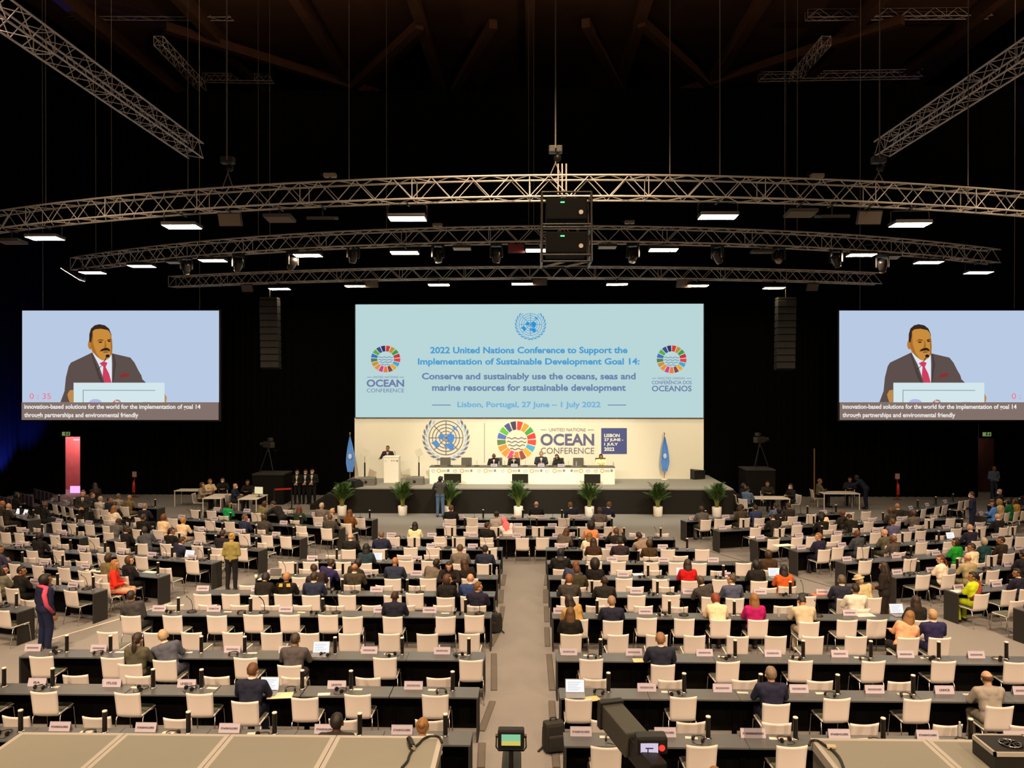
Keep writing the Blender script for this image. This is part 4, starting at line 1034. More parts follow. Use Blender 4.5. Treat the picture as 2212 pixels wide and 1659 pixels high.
def person(tpl, loc, rz, garment, gc, hk, hc, skin, label, extra='', trousers='#1c1a1a', scale=1.0, group=None, front=None):
    J, body, jk, tr = TPL[tpl]
    o = place('person', body, None, loc, rz); o.scale = (scale,)*3; tag(o, label, 'person', group)
    omat(o, 0, cmat('skin', SKIN.get(skin, skin), .55)); omat(o, 1, EYE); omat(o, 2, LIP)
    nm = 'dress' if 'dress' in garment or 'sari' in garment or 'robe' in garment else 'shirt' if 'shirt' in garment else 'blouse' if 'blouse' in garment or 'top' in garment else 'jacket'
    j = place(nm, jk, o)
    if not jk.materials: jk.materials.append(None)
    gm = mat('floral_cream', gc, rough=.85, var=.35, scale=30) if 'floral' in garment or 'patterned' in garment else cmat('cloth', gc)
    omat(j, 0, gm)
    if nm == 'dress': trousers = gc
    t = place('trousers' if nm != 'dress' else 'skirt', tr, o); omat(t, 0, cmat('cloth', trousers))
    hm = HAIR[hk]; HM = Matrix.Translation(J['head']) @ J['HQ'].to_4x4()
    if hm is not None:
        h = place({'K': 'headscarf', 'C': 'headscarf', 'W': 'hat'}.get(hk, 'hair'), hm, o); h.matrix_local = HM
        if not hm.materials: hm.materials.append(None)
        if hk == 'K': omat(h, 0, mat('red_white_check', hc, rough=.9, var=.45, scale=55))
        else: omat(h, 0, mat('hair_'+hc.strip('#'), tuple(v*.62 for v in lin(hc)), rough=.6, var=.25, scale=40, bump=.3))
    if 'collar' in extra:
        c = place('shirt_collar', COLLAR, o); up = (J['neck']-J['nb']).normalized(); c.matrix_local = Matrix.Translation(J['nb']+up*.034) @ up.to_track_quat('Z', 'Y').to_matrix().to_4x4()
    if 'vest' in extra: vest_mesh(J).build('reflective_band', mat('reflective_yellow', '#c9a23a', rough=.6), o)
    if 'mask' in extra:
        b = MB(); b.M = HM; b.ball((0, .070, -.05), .056, .046, .045, 12, 8); b.build('face_mask', mat('white_mask', '#e2ded8', rough=.8), o)
    if front:
        s, t2 = shirt_front(J, None, front); s.build('shirt_front', mat('white_shirt', '#d8d0c4', rough=.8), o)
        if t2: t2.build('tie', cmat('tie', front), o)
    if 'lanyard' in extra:
        up, rt, fw, nb = J['up'], J['rt'], J['fw'], J['nb']; b = MB()
        for s in (-1, 1): b.tube([nb+rt*(s*.05)+fw*.10+up*.0, nb+rt*(s*.045)+fw*.135-up*.1, nb+fw*.145-up*.26], .006, 5)
        b.build('lanyard', mat('pale_ribbon', '#c9c4cc', rough=.7), o); b = MB(); b.slab([nb+rt*x+fw*.148-up*z for x, z in ((-.04, .26), (.04, .26), (.04, .36), (-.04, .36))], fw*.004); b.build('badge', M_white, o)
    if 'sari' in extra:
        b = MB(); up, rt, fw, c = J['up'], J['rt'], J['fw'], J['chest']
        b.tube([c+rt*.16+up*.13+fw*.05, c+rt*.12+up*.15-fw*.06, c+rt*.04-fw*.14, c-rt*.10-up*.16-fw*.13, c-rt*.16-up*.26], [.045, .05, .055, .06, .05], 8); b.build('sash', cmat('cloth', '#7a3a2a'), o)
    return o
# ================================================================== MEASURED PLACES
ROWS = {'CL': ((0, 1), {1: 11.43, 2: 13.15, 3: 14.9, 4: 17.6, 5: 19.35, 6: 21.05, 7: 22.83, 8: 24.63, 9: 26.38, 10: 28.25, 11: 30.0}, 0), 'CR': ((0, 1), {1: 11.43, 2: 13.15, 3: 14.9, 4: 17.6, 5: 19.35, 6: 21.05, 7: 22.83, 8: 24.63, 9: 26.38, 10: 28.25, 11: 30.0}, 0), 'CF': ((0, 1), {1: 11.43, 2: 13.15, 3: 14.9, 4: 17.6, 5: 19.35, 6: 21.05, 7: 22.83, 8: 24.63, 9: 26.38, 10: 28.25, 11: 30.0}, 0), 'LW': ((0.2639, 0.9646), {0: 14.12, 1: 15.9, 2: 17.65, 3: 19.43, 4: 21.31, 5: 23.25, 6: 25.23, 7: 27.17}, -0.267), 'RW': ((-0.2756, 0.9613), {0: 14.45, 1: 16.2, 2: 17.92, 3: 19.64, 4: 21.4, 5: 23.14, 6: 24.97, 7: 27.0}, 0.2793), 'OL': ((0.6157, 0.788), {1: 14.05, 2: 11.8}, -0.6632), 'OR': ((-0.6157, 0.788), {1: 16.15, 2: 13.84}, 0.6632)}
TABLES = [('CL', 1, -7.953, 11.43, 0.0, 1.287),
 ('CL', 1, -6.66, 11.43, 0.0, 1.287),
 ('CL', 1, -5.367, 11.43, 0.0, 1.287),
 ('CL', 1, -4.073, 11.43, 0.0, 1.287),
 ('CL', 1, -2.78, 11.43, 0.0, 1.287),
 ('CL', 1, -1.487, 11.43, 0.0, 1.287),
 ('CR', 1, 1.132, 11.43, 0.0, 1.297),
 ('CR', 1, 2.435, 11.43, 0.0, 1.297),
 ('CR', 1, 3.738, 11.43, 0.0, 1.297),
 ('CR', 1, 5.042, 11.43, 0.0, 1.297),
 ('CR', 1, 6.345, 11.43, 0.0, 1.297),
 ('CR', 1, 7.648, 11.43, 0.0, 1.297),
 ('CL', 2, -8.87, 13.15, 0.0, 1.454),
 ('CL', 2, -7.41, 13.15, 0.0, 1.454),
 ('CL', 2, -5.95, 13.15, 0.0, 1.454),
 ('CL', 2, -4.49, 13.15, 0.0, 1.454),
 ('CL', 2, -3.03, 13.15, 0.0, 1.454),
 ('CL', 2, -1.57, 13.15, 0.0, 1.454),
 ('CR', 2, 1.211, 13.15, 0.0, 1.456),
 ('CR', 2, 2.672, 13.15, 0.0, 1.456),
 ('CR', 2, 4.134, 13.15, 0.0, 1.456),
 ('CR', 2, 5.596, 13.15, 0.0, 1.456),
 ('CR', 2, 7.057, 13.15, 0.0, 1.456),
 ('CR', 2, 8.519, 13.15, 0.0, 1.456),
 ('CL', 3, -8.824, 14.9, 0.0, 1.446),
 ('CL', 3, -7.373, 14.9, 0.0, 1.446),
 ('CL', 3, -5.921, 14.9, 0.0, 1.446),
 ('CL', 3, -4.469, 14.9, 0.0, 1.446),
 ('CL', 3, -3.018, 14.9, 0.0, 1.446),
 ('CL', 3, -1.566, 14.9, 0.0, 1.446),
 ('CR', 3, 1.211, 14.9, 0.0, 1.456),
 ('CR', 3, 2.672, 14.9, 0.0, 1.456),
 ('CR', 3, 4.134, 14.9, 0.0, 1.456),
 ('CR', 3, 5.596, 14.9, 0.0, 1.456),
 ('CR', 3, 7.057, 14.9, 0.0, 1.456),
 ('CR', 3, 8.519, 14.9, 0.0, 1.456),
 ('CL', 4, -7.953, 17.6, 0.0, 1.287),
 ('CL', 4, -6.66, 17.6, 0.0, 1.287),
 ('CL', 4, -5.367, 17.6, 0.0, 1.287),
 ('CL', 4, -4.073, 17.6, 0.0, 1.287),
 ('CL', 4, -2.78, 17.6, 0.0, 1.287),
 ('CL', 4, -1.487, 17.6, 0.0, 1.287),
 ('CR', 4, 1.132, 17.6, 0.0, 1.297),
 ('CR', 4, 2.435, 17.6, 0.0, 1.297),
 ('CR', 4, 3.738, 17.6, 0.0, 1.297),
 ('CR', 4, 5.042, 17.6, 0.0, 1.297),
 ('CR', 4, 6.345, 17.6, 0.0, 1.297),
 ('CR', 4, 7.648, 17.6, 0.0, 1.297),
 ('CL', 5, -7.374, 19.35, 0.0, 1.446),
 ('CL', 5, -5.922, 19.35, 0.0, 1.446),
 ('CL', 5, -4.47, 19.35, 0.0, 1.446),
 ('CL', 5, -3.018, 19.35, 0.0, 1.446),
 ('CL', 5, -1.566, 19.35, 0.0, 1.446),
 ('CR', 5, 1.192, 19.35, 0.0, 1.418),
 ('CR', 5, 2.616, 19.35, 0.0, 1.418),
 ('CR', 5, 4.04, 19.35, 0.0, 1.418),
 ('CR', 5, 5.464, 19.35, 0.0, 1.418),
 ('CR', 5, 6.888, 19.35, 0.0, 1.418),
 ('CL', 6, -6.564, 21.05, 0.0, 1.266),
 ('CL', 6, -5.292, 21.05, 0.0, 1.266),
 ('CL', 6, -4.02, 21.05, 0.0, 1.266),
 ('CL', 6, -2.748, 21.05, 0.0, 1.266),
 ('CL', 6, -1.476, 21.05, 0.0, 1.266),
 ('CR', 6, 1.119, 21.05, 0.0, 1.272),
 ('CR', 6, 2.397, 21.05, 0.0, 1.272),
 ('CR', 6, 3.675, 21.05, 0.0, 1.272),
 ('CR', 6, 4.953, 21.05, 0.0, 1.272),
 ('CR', 6, 6.231, 21.05, 0.0, 1.272),
 ('CL', 7, -5.88, 22.83, 0.0, 1.434),
 ('CL', 7, -4.44, 22.83, 0.0, 1.434),
 ('CL', 7, -3.0, 22.83, 0.0, 1.434),
 ('CL', 7, -1.56, 22.83, 0.0, 1.434),
 ('CR', 7, 1.201, 22.83, 0.0, 1.436),
 ('CR', 7, 2.644, 22.83, 0.0, 1.436),
 ('CR', 7, 4.086, 22.83, 0.0, 1.436),
 ('CR', 7, 5.529, 22.83, 0.0, 1.436),
 ('CL', 8, -5.093, 24.63, 0.0, 1.209),
 ('CL', 8, -3.877, 24.63, 0.0, 1.209),
 ('CL', 8, -2.663, 24.63, 0.0, 1.209),
 ('CL', 8, -1.447, 24.63, 0.0, 1.209),
 ('CR', 8, 1.258, 24.63, 0.0, 1.551),
 ('CR', 8, 2.815, 24.63, 0.0, 1.551),
 ('CR', 8, 4.372, 24.63, 0.0, 1.551),
 ('CF', 9, -4.213, 26.38, 0.0, 1.368),
 ('CF', 9, -2.839, 26.38, 0.0, 1.368),
 ('CF', 9, -1.464, 26.38, 0.0, 1.368),
 ('CF', 9, -0.09, 26.38, 0.0, 1.368),
 ('CF', 9, 1.284, 26.38, 0.0, 1.368),
 ('CF', 9, 2.659, 26.38, 0.0, 1.368),
 ('CF', 9, 4.033, 26.38, 0.0, 1.368),
 ('CF', 10, -2.66, 28.25, 0.0, 1.274),
 ('CF', 10, -1.38, 28.25, 0.0, 1.274),
 ('CF', 10, -0.1, 28.25, 0.0, 1.274),
 ('CF', 10, 1.18, 28.25, 0.0, 1.274),
 ('CF', 10, 2.46, 28.25, 0.0, 1.274),
 ('CF', 11, -2.206, 30.0, 0.0, 1.482),
 ('CF', 11, -0.719, 30.0, 0.0, 1.482),
 ('CF', 11, 0.769, 30.0, 0.0, 1.482),
 ('CF', 11, 2.256, 30.0, 0.0, 1.482),
 ('LW', 0, -13.725, 18.394, -0.267, 1.601),
 ('LW', 0, -12.175, 17.97, -0.267, 1.601),
 ('LW', 1, -13.428, 20.158, -0.267, 1.179),
 ('LW', 1, -12.285, 19.845, -0.267, 1.179),
 ('LW', 1, -11.142, 19.532, -0.267, 1.179),
 ('LW', 2, -14.776, 22.341, -0.267, 1.495),
 ('LW', 2, -13.329, 21.945, -0.267, 1.495),
 ('LW', 2, -11.881, 21.549, -0.267, 1.495),
 ('LW', 2, -10.434, 21.153, -0.267, 1.495),
 ('LW', 3, -15.688, 24.436, -0.267, 1.264),
 ('LW', 3, -14.463, 24.1, -0.267, 1.264),
 ('LW', 3, -13.238, 23.765, -0.267, 1.264),
 ('LW', 3, -12.012, 23.43, -0.267, 1.264),
 ('LW', 3, -10.787, 23.095, -0.267, 1.264),
 ('LW', 3, -9.562, 22.76, -0.267, 1.264),
 ('LW', 4, -13.012, 25.653, -0.267, 1.42),
 ('LW', 4, -11.637, 25.277, -0.267, 1.42),
 ('LW', 4, -10.262, 24.901, -0.267, 1.42),
 ('LW', 4, -8.887, 24.524, -0.267, 1.42),
 ('LW', 4, -16.8, 26.689, -0.267, 1.445),
 ('LW', 4, -15.4, 26.306, -0.267, 1.445),
 ('LW', 5, -12.307, 27.471, -0.267, 1.43),
 ('LW', 5, -10.922, 27.092, -0.267, 1.43),
 ('LW', 5, -9.537, 26.713, -0.267, 1.43),
 ('LW', 5, -8.152, 26.335, -0.267, 1.43),
 ('LW', 5, -16.9, 28.728, -0.267, 1.238),
 ('LW', 5, -15.7, 28.399, -0.267, 1.238),
 ('LW', 5, -14.5, 28.071, -0.267, 1.238),
 ('LW', 6, -12.812, 29.662, -0.267, 1.421),
 ('LW', 6, -11.436, 29.286, -0.267, 1.421),
 ('LW', 6, -10.06, 28.909, -0.267, 1.421),
 ('LW', 6, -8.684, 28.533, -0.267, 1.421),
 ('LW', 6, -7.308, 28.156, -0.267, 1.421),
 ('LW', 7, -12.191, 31.503, -0.267, 1.464),
 ('LW', 7, -10.773, 31.116, -0.267, 1.464),
 ('LW', 7, -9.355, 30.728, -0.267, 1.464),
 ('LW', 7, -7.937, 30.34, -0.267, 1.464),
 ('LW', 7, -6.519, 29.952, -0.267, 1.464),
 ('LW', 7, -18.333, 33.184, -0.267, 1.376),
 ('LW', 7, -17.0, 32.819, -0.267, 1.376),
 ('LW', 7, -15.667, 32.454, -0.267, 1.376),
 ('RW', 0, 11.75, 18.402, 0.2793, 1.346),
 ('RW', 0, 13.05, 18.774, 0.2793, 1.346),
 ('RW', 0, 14.35, 19.147, 0.2793, 1.346),
 ('RW', 1, 10.931, 19.987, 0.2793, 1.203),
 ('RW', 1, 12.094, 20.321, 0.2793, 1.203),
 ('RW', 1, 13.256, 20.654, 0.2793, 1.203),
 ('RW', 1, 14.419, 20.987, 0.2793, 1.203),
 ('RW', 2, 10.145, 21.551, 0.2793, 1.232),
 ('RW', 2, 11.335, 21.892, 0.2793, 1.232),
 ('RW', 2, 12.525, 22.234, 0.2793, 1.232),
 ('RW', 2, 13.715, 22.575, 0.2793, 1.232),
 ('RW', 2, 14.905, 22.916, 0.2793, 1.232),
 ('RW', 3, 9.574, 23.177, 0.2793, 1.48),
 ('RW', 3, 11.002, 23.586, 0.2793, 1.48),
 ('RW', 3, 12.43, 23.996, 0.2793, 1.48),
 ('RW', 3, 13.858, 24.405, 0.2793, 1.48),
 ('RW', 3, 15.286, 24.815, 0.2793, 1.48),
 ('RW', 4, 8.754, 24.773, 0.2793, 1.459),
 ('RW', 4, 10.163, 25.176, 0.2793, 1.459),
 ('RW', 4, 11.571, 25.58, 0.2793, 1.459),
 ('RW', 4, 12.979, 25.984, 0.2793, 1.459),
 ('RW', 4, 14.387, 26.388, 0.2793, 1.459),
 ('RW', 4, 15.796, 26.792, 0.2793, 1.459),
 ('RW', 5, 7.993, 26.364, 0.2793, 1.436),
 ('RW', 5, 9.379, 26.762, 0.2793, 1.436),
 ('RW', 5, 10.764, 27.159, 0.2793, 1.436),
 ('RW', 5, 12.15, 27.556, 0.2793, 1.436),
 ('RW', 5, 13.536, 27.954, 0.2793, 1.436),
 ('RW', 5, 14.921, 28.351, 0.2793, 1.436),
 ('RW', 5, 16.307, 28.749, 0.2793, 1.436),
 ('RW', 6, 7.156, 28.028, 0.2793, 1.442),
 ('RW', 6, 8.547, 28.427, 0.2793, 1.442),
 ('RW', 6, 9.939, 28.826, 0.2793, 1.442),
 ('RW', 6, 11.33, 29.225, 0.2793, 1.442),
 ('RW', 6, 12.721, 29.624, 0.2793, 1.442),
 ('RW', 6, 14.113, 30.023, 0.2793, 1.442),
 ('RW', 6, 15.504, 30.422, 0.2793, 1.442),
 ('RW', 7, 6.37, 29.915, 0.2793, 1.388),
 ('RW', 7, 7.71, 30.299, 0.2793, 1.388),
 ('RW', 7, 9.05, 30.683, 0.2793, 1.388),
 ('RW', 7, 10.39, 31.067, 0.2793, 1.388),
 ('RW', 7, 11.73, 31.452, 0.2793, 1.388),
 ('OR', 1, 15.708, 32.767, 0.6632, 1.462),
 ('OR', 1, 16.865, 33.671, 0.6632, 1.462),
 ('OR', 1, 18.022, 34.575, 0.6632, 1.462),
 ('OR', 2, 17.85, 31.509, 0.6632, 1.39),
 ('OR', 2, 18.95, 32.369, 0.6632, 1.39),
 ('OR', 2, 20.05, 33.228, 0.6632, 1.39),
 ('OL', 1, -20.4, 33.768, -0.6632, 1.517),
 ('OL', 1, -19.2, 32.83, -0.6632, 1.517),
 ('OL', 1, -18.0, 31.893, -0.6632, 1.517),
 ('OL', 2, -21.083, 31.447, -0.6632, 1.305),
 ('OL', 2, -20.05, 30.639, -0.6632, 1.305),
 ('OL', 2, -19.017, 29.832, -0.6632, 1.305)]
CHAIRS = [('CL', 1, 'a', -7.74, 12.08, 0),
 ('CL', 1, 'a', -6.53, 12.09, 0),
 ('CL', 1, 'a', -5.28, 12.06, 0),
 ('CL', 1, 'a', -2.78, 12.07, 0),
 ('CL', 1, 'a', -1.49, 12.08, 0),
 ('CL', 2, 'm', -7.92, 13.04, 0),
 ('CL', 2, 'm', -6.52, 13.02, 0),
 ('CL', 2, 'm', -5.36, 13.03, 0),
 ('CL', 2, 'm', -3.61, 12.89, 0),
 ('CL', 2, 'm', -2.78, 13.04, 0),
 ('CL', 2, 'm', -1.53, 13.05, 0),
 ('CL', 2, 'm', -8.95, 13.03, 0),
 ('CL', 2, 'a', -7.83, 13.79, 0),
 ('CL', 2, 'a', -6.73, 13.78, 0),
 ('CL', 2, 'a', -5.37, 13.78, 0),
 ('CL', 2, 'a', -4.02, 13.78, 0),
 ('CL', 2, 'a', -2.76, 13.79, 0),
 ('CL', 2, 'a', -1.56, 13.81, 0),
 ('CL', 3, 'm', -8.99, 14.71, 0),
 ('CL', 3, 'm', -7.64, 14.68, 0),
 ('CL', 3, 'm', -5.2, 14.72, 0),
 ('CL', 3, 'm', -2.66, 14.78, 0),
 ('CL', 3, 'm', -1.08, 14.69, 0),
 ('CL', 3, 'a', -8.51, 16.17, 0),
 ('CL', 3, 'a', -7.57, 16.16, 0),
 ('CL', 3, 'a', -6.8, 16.18, 0),
 ('CL', 3, 'a', -5.97, 16.2, 0),
 ('CL', 3, 'a', -5.21, 16.2, 0),
 ('CL', 3, 'a', -4.44, 16.19, 0),
 ('CL', 3, 'a', -3.63, 16.18, 0),
 ('CL', 3, 'a', -2.83, 16.19, 0),
 ('CL', 3, 'a', -2.06, 16.19, 0),
 ('CL', 3, 'a', -1.21, 16.23, 0),
 ('CL', 4, 'm', -7.7, 17.32, 0),
 ('CL', 4, 'm', -6.76, 17.34, 0),
 ('CL', 4, 'm', -5.99, 17.44, 0),
 ('CL', 4, 'm', -5.21, 17.45, 0),
 ('CL', 4, 'm', -4.37, 17.45, 0),
 ('CL', 4, 'm', -3.84, 17.32, 0.12),
 ('CL', 4, 'm', -1.85, 17.38, 0.15),
 ('CL', 4, 'm', -1.21, 17.5, 0),
 ('CL', 4, 'a', -8.05, 18.17, 0),
 ('CL', 4, 'a', -7.27, 18.17, 0),
 ('CL', 4, 'a', -6.56, 18.17, 0),
 ('CL', 4, 'a', -5.86, 18.17, 0),
 ('CL', 4, 'a', -5.12, 18.19, 0),
 ('CL', 4, 'a', -4.38, 18.18, 0),
 ('CL', 4, 'a', -3.58, 18.22, 0),
 ('CL', 4, 'a', -2.82, 18.23, 0),
 ('CL', 4, 'a', -1.98, 18.25, 0),
 ('CL', 5, 'm', -7.76, 19.07, 0),
 ('CL', 5, 'm', -7.11, 19.09, 0),
 ('CL', 5, 'm', -4.31, 19.07, 0),
 ('CL', 5, 'm', -3.23, 19.07, 0),
 ('CL', 5, 'm', -2.74, 19.26, 0),
 ('CL', 5, 'a', -6.99, 19.92, 0),
 ('CL', 5, 'a', -5.92, 19.94, 0),
 ('CL', 5, 'a', -3.59, 19.98, 0),
 ('CL', 5, 'a', -2.8, 19.99, 0),
 ('CL', 6, 'm', -5.92, 20.77, 0),
 ('CL', 6, 'a', -5.99, 21.68, 0),
 ('CL', 6, 'a', -5.25, 21.68, 0),
 ('CL', 6, 'a', -4.27, 21.68, 0),
 ('CL', 7, 'm', -6.82, 22.55, 0),
 ('CL', 7, 'm', -6.15, 22.55, 0),
 ('CL', 7, 'm', -5.22, 22.55, 0),
 ('CL', 7, 'm', -3.49, 22.75, 0),
 ('CL', 7, 'm', -2.84, 22.74, 0),
 ('CL', 7, 'a', -5.73, 23.43, 0),
 ('CL', 7, 'a', -3.65, 23.48, 0),
 ('CL', 7, 'a', -2.86, 23.49, 0),
 ('CL', 8, 'm', -3.63, 24.53, 0),
 ('CL', 8, 'm', -2.95, 24.52, 0),
 ('CL', 8, 'm', -2.14, 24.39, 0),
 ('CL', 8, 'm', -1.2, 24.55, 0),
 ('CL', 8, 'a', -2.85, 25.29, 0),
 ('CL', 8, 'a', -1.34, 25.31, 0),
 ('CF', 9, 'm', -4.42, 26.14, 0),
 ('CF', 9, 'm', -2.92, 26.3, 0),
 ('CF', 9, 'm', -2.31, 26.18, 0),
 ('CF', 9, 'm', -0.24, 26.11, 0),
 ('CF', 9, 'm', 0.39, 26.16, 0),
 ('CF', 9, 'a', -2.0, 27.09, 0),
 ('CF', 10, 'm', -2.78, 28.15, 0),
 ('CF', 10, 'm', -2.02, 28.17, 0),
 ('CF', 10, 'm', -0.37, 28.14, 0),
 ('CF', 10, 'm', 0.27, 28.17, 0),
 ('CF', 10, 'm', 1.09, 28.17, 0),
 ('CF', 10, 'm', 1.86, 28.16, 0),
 ('CF', 10, 'm', 2.76, 28.17, 0),
 ('CF', 11, 'm', -2.12, 29.9, 0),
 ('CF', 11, 'a', -0.46, 30.57, 0),
 ('CF', 11, 'm', 1.25, 29.9, 0),
 ('CF', 9, 'a', 3.49, 27.02, 0),
 ('CF', 9, 'a', 4.38, 26.95, 0),
 ('CF', 9, 'a', 1.28, 27.11, 0),
 ('CR', 8, 'm', 2.36, 24.5, 0),
 ('CR', 8, 'm', 4.15, 24.44, 0),
 ('CR', 8, 'm', 5.18, 24.45, 0),
 ('CR', 7, 'a', 4.34, 23.54, 0),
 ('CR', 7, 'm', 1.81, 22.75, 0),
 ('CR', 7, 'm', 2.46, 22.75, 0),
 ('CR', 7, 'm', 3.39, 22.71, 0),
 ('CR', 7, 'm', 4.08, 22.7, 0),
 ('CR', 7, 'm', 4.69, 22.62, 0),
 ('CR', 7, 'm', 5.94, 22.66, 0),
 ('CR', 6, 'a', 2.5, 21.74, 0),
 ('CR', 6, 'a', 3.31, 21.75, 0),
 ('CR', 6, 'a', 5.02, 21.73, 0),
 ('CR', 6, 'm', 2.42, 20.83, 0),
 ('CR', 6, 'm', 3.34, 20.78, 0),
 ('CR', 6, 'm', 4.86, 20.78, 0),
 ('CR', 5, 'a', 2.58, 20.0, 0),
 ('CR', 5, 'a', 3.34, 20.01, 0),
 ('CR', 5, 'a', 5.8, 19.96, 0),
 ('CR', 5, 'm', 2.5, 19.19, 0),
 ('CR', 5, 'm', 3.33, 19.25, 0),
 ('CR', 4, 'a', 5.68, 18.37, 0),
 ('CR', 5, 'm', 6.51, 19.21, 0),
 ('CR', 4, 'a', 2.54, 18.3, 0),
 ('CR', 4, 'a', 3.32, 18.25, 0),
 ('CR', 4, 'a', 0.81, 18.28, 0),
 ('CR', 4, 'a', 1.46, 18.3, 0),
 ('CR', 4, 'm', 2.5, 17.38, 0),
 ('CR', 4, 'm', 3.29, 17.33, 0),
 ('CR', 4, 'm', 6.71, 17.32, 0),
 ('CR', 4, 'm', 7.34, 17.36, 0),
 ('CR', 3, 'a', 1.74, 16.23, 0),
 ('CR', 3, 'a', 2.54, 16.23, 0),
 ('CR', 3, 'a', 3.28, 16.21, 0),
 ('CR', 3, 'a', 4.13, 16.18, 0),
 ('CR', 3, 'a', 4.88, 16.21, 0),
 ('CR', 3, 'a', 5.61, 16.21, 0),
 ('CR', 3, 'a', 6.47, 16.23, 0),
 ('CR', 3, 'm', 1.11, 14.79, 0),
 ('CR', 3, 'm', 3.55, 14.71, 0.05),
 ('CR', 3, 'm', 4.91, 14.8, 0),
 ('CR', 3, 'm', 6.19, 14.8, 0),
 ('CR', 3, 'm', 7.47, 14.82, 0),
 ('CR', 3, 'm', 8.76, 14.8, 0),
 ('CR', 2, 'a', 1.11, 13.81, 0),
 ('CR', 2, 'a', 2.37, 13.79, 0),
 ('CR', 2, 'a', 3.63, 13.82, 0),
 ('CR', 2, 'a', 4.9, 13.81, 0),
 ('CR', 2, 'a', 6.22, 13.81, 0),
 ('CR', 2, 'm', 0.77, 12.94, 0),
 ('CR', 2, 'm', 2.45, 13.06, 0),
 ('CR', 2, 'm', 4.88, 13.05, 0),
 ('CR', 2, 'm', 6.16, 13.05, 0),
 ('CR', 1, 'a', 1.13, 12.13, 0),
 ('CR', 1, 'a', 2.37, 12.1, 0),
 ('CR', 1, 'a', 3.66, 12.1, 0),
 ('CR', 1, 'a', 4.92, 12.1, 0),
 ('CR', 1, 'a', 6.14, 12.09, 0),
 ('CR', 1, 'a', 7.26, 12.09, 0),
 ('CR', 1, 'm', 1.06, 11.26, 0),
 ('CR', 1, 'm', 2.38, 11.33, 0),
 ('CR', 1, 'm', 3.62, 11.34, 0),
 ('LW', 4, 'a', -17.58, 27.64, 0),
 ('LW', 4, 'a', -16.88, 27.48, 0),
 ('LW', 5, 'm', -16.88, 28.55, 0),
 ('LW', 5, 'm', -16.19, 28.34, 0),
 ('LW', 5, 'm', -15.48, 28.18, 0),
 ('LW', 5, 'm', -14.73, 27.95, 0),
 ('LW', 4, 'a', -15.91, 27.21, 0),
 ('LW', 4, 'a', -15.15, 26.94, 0),
 ('LW', 5, 'a', -16.47, 29.27, 0),
 ('LW', 4, 'm', -17.5, 26.68, 0),
 ('LW', 4, 'm', -16.96, 26.57, 0),
 ('LW', 4, 'm', -15.54, 26.21, 0),
 ('LW', 4, 'm', -14.08, 25.86, 0),
 ('LW', 3, 'a', -15.92, 25.21, 0),
 ('LW', 3, 'a', -14.49, 24.84, 0),
 ('LW', 3, 'a', -13.73, 24.64, 0),
 ('LW', 3, 'a', -12.98, 24.42, 0),
 ('LW', 3, 'a', -12.26, 24.23, 0),
 ('LW', 5, 'a', -14.21, 28.61, 0),
 ('LW', 3, 'm', -14.07, 23.91, 0),
 ('LW', 3, 'm', -13.12, 23.65, 0),
 ('LW', 3, 'm', -12.48, 23.45, 0),
 ('LW', 3, 'm', -11.81, 23.29, 0),
 ('LW', 3, 'm', -11.18, 23.1, 0),
 ('LW', 2, 'a', -14.32, 22.9, 0),
 ('LW', 2, 'a', -13.84, 22.83, 0),
 ('LW', 2, 'a', -13.1, 22.57, 0),
 ('LW', 2, 'a', -12.57, 22.49, 0),
 ('LW', 2, 'm', -14.22, 22.09, 0),
 ('LW', 2, 'm', -13.45, 21.9, 0),
 ('LW', 2, 'm', -12.59, 21.66, 0),
 ('LW', 2, 'm', -11.83, 21.3, 0),
 ('LW', 1, 'a', -12.2, 20.54, 0),
 ('LW', 1, 'a', -11.48, 20.34, 0),
 ('LW', 1, 'a', -10.71, 20.11, 0),
 ('LW', 1, 'a', -13.76, 20.99, 0),
 ('LW', 1, 'm', -11.05, 19.31, 0),
 ('LW', 0, 'a', -11.59, 18.49, 0),
 ('LW', 0, 'm', -11.64, 17.65, 0),
 ('LW', 6, 'm', -13.13, 29.51, 0),
 ('LW', 7, 'm', -13.1, 31.46, 0),
 ('LW', 7, 'm', -12.39, 31.27, 0),
 ('LW', 6, 'm', -11.55, 29.04, 0),
 ('LW', 6, 'm', -10.75, 28.83, 0),
 ('LW', 5, 'a', -11.49, 27.93, 0),
 ('LW', 5, 'a', -10.63, 27.66, 0),
 ('LW', 5, 'm', -11.06, 26.91, 0),
 ('LW', 5, 'm', -9.44, 26.59, 0),
 ('LW', 4, 'm', -10.2, 24.67, 0),
 ('LW', 3, 'a', -9.18, 23.43, 0),
 ('LW', 4, 'm', -8.73, 24.34, 0),
 ('LW', 2, 'a', -9.89, 21.73, 0),
 ('LW', 3, 'm', -9.54, 22.67, 0),
 ('LW', 6, 'm', -9.46, 28.45, 0),
 ('LW', 5, 'm', -8.6, 26.34, 0),
 ('LW', 4, 'a', -8.4, 25.17, 0),
 ('LW', 5, 'm', -7.93, 26.18, 0),
 ('LW', 7, 'a', -9.47, 31.56, 0),
 ('LW', 6, 'm', -7.94, 28.04, 0),
 ('LW', 5, 'a', -7.6, 26.86, 0),
 ('LW', 7, 'm', -6.26, 29.73, 0),
 ('RW', 7, 'm', 6.95, 29.88, 0),
 ('RW', 6, 'a', 6.84, 28.53, 0),
 ('RW', 6, 'm', 7.77, 28.12, 0),
 ('RW', 6, 'm', 9.32, 28.56, 0),
 ('RW', 5, 'm', 7.78, 26.09, 0),
 ('RW', 5, 'm', 8.62, 26.4, 0),
 ('RW', 7, 'm', 10.66, 31.0, 0),
 ('RW', 5, 'm', 9.17, 26.57, 0),
 ('RW', 7, 'm', 12.99, 31.65, 0),
 ('RW', 7, 'm', 12.28, 31.46, 0),
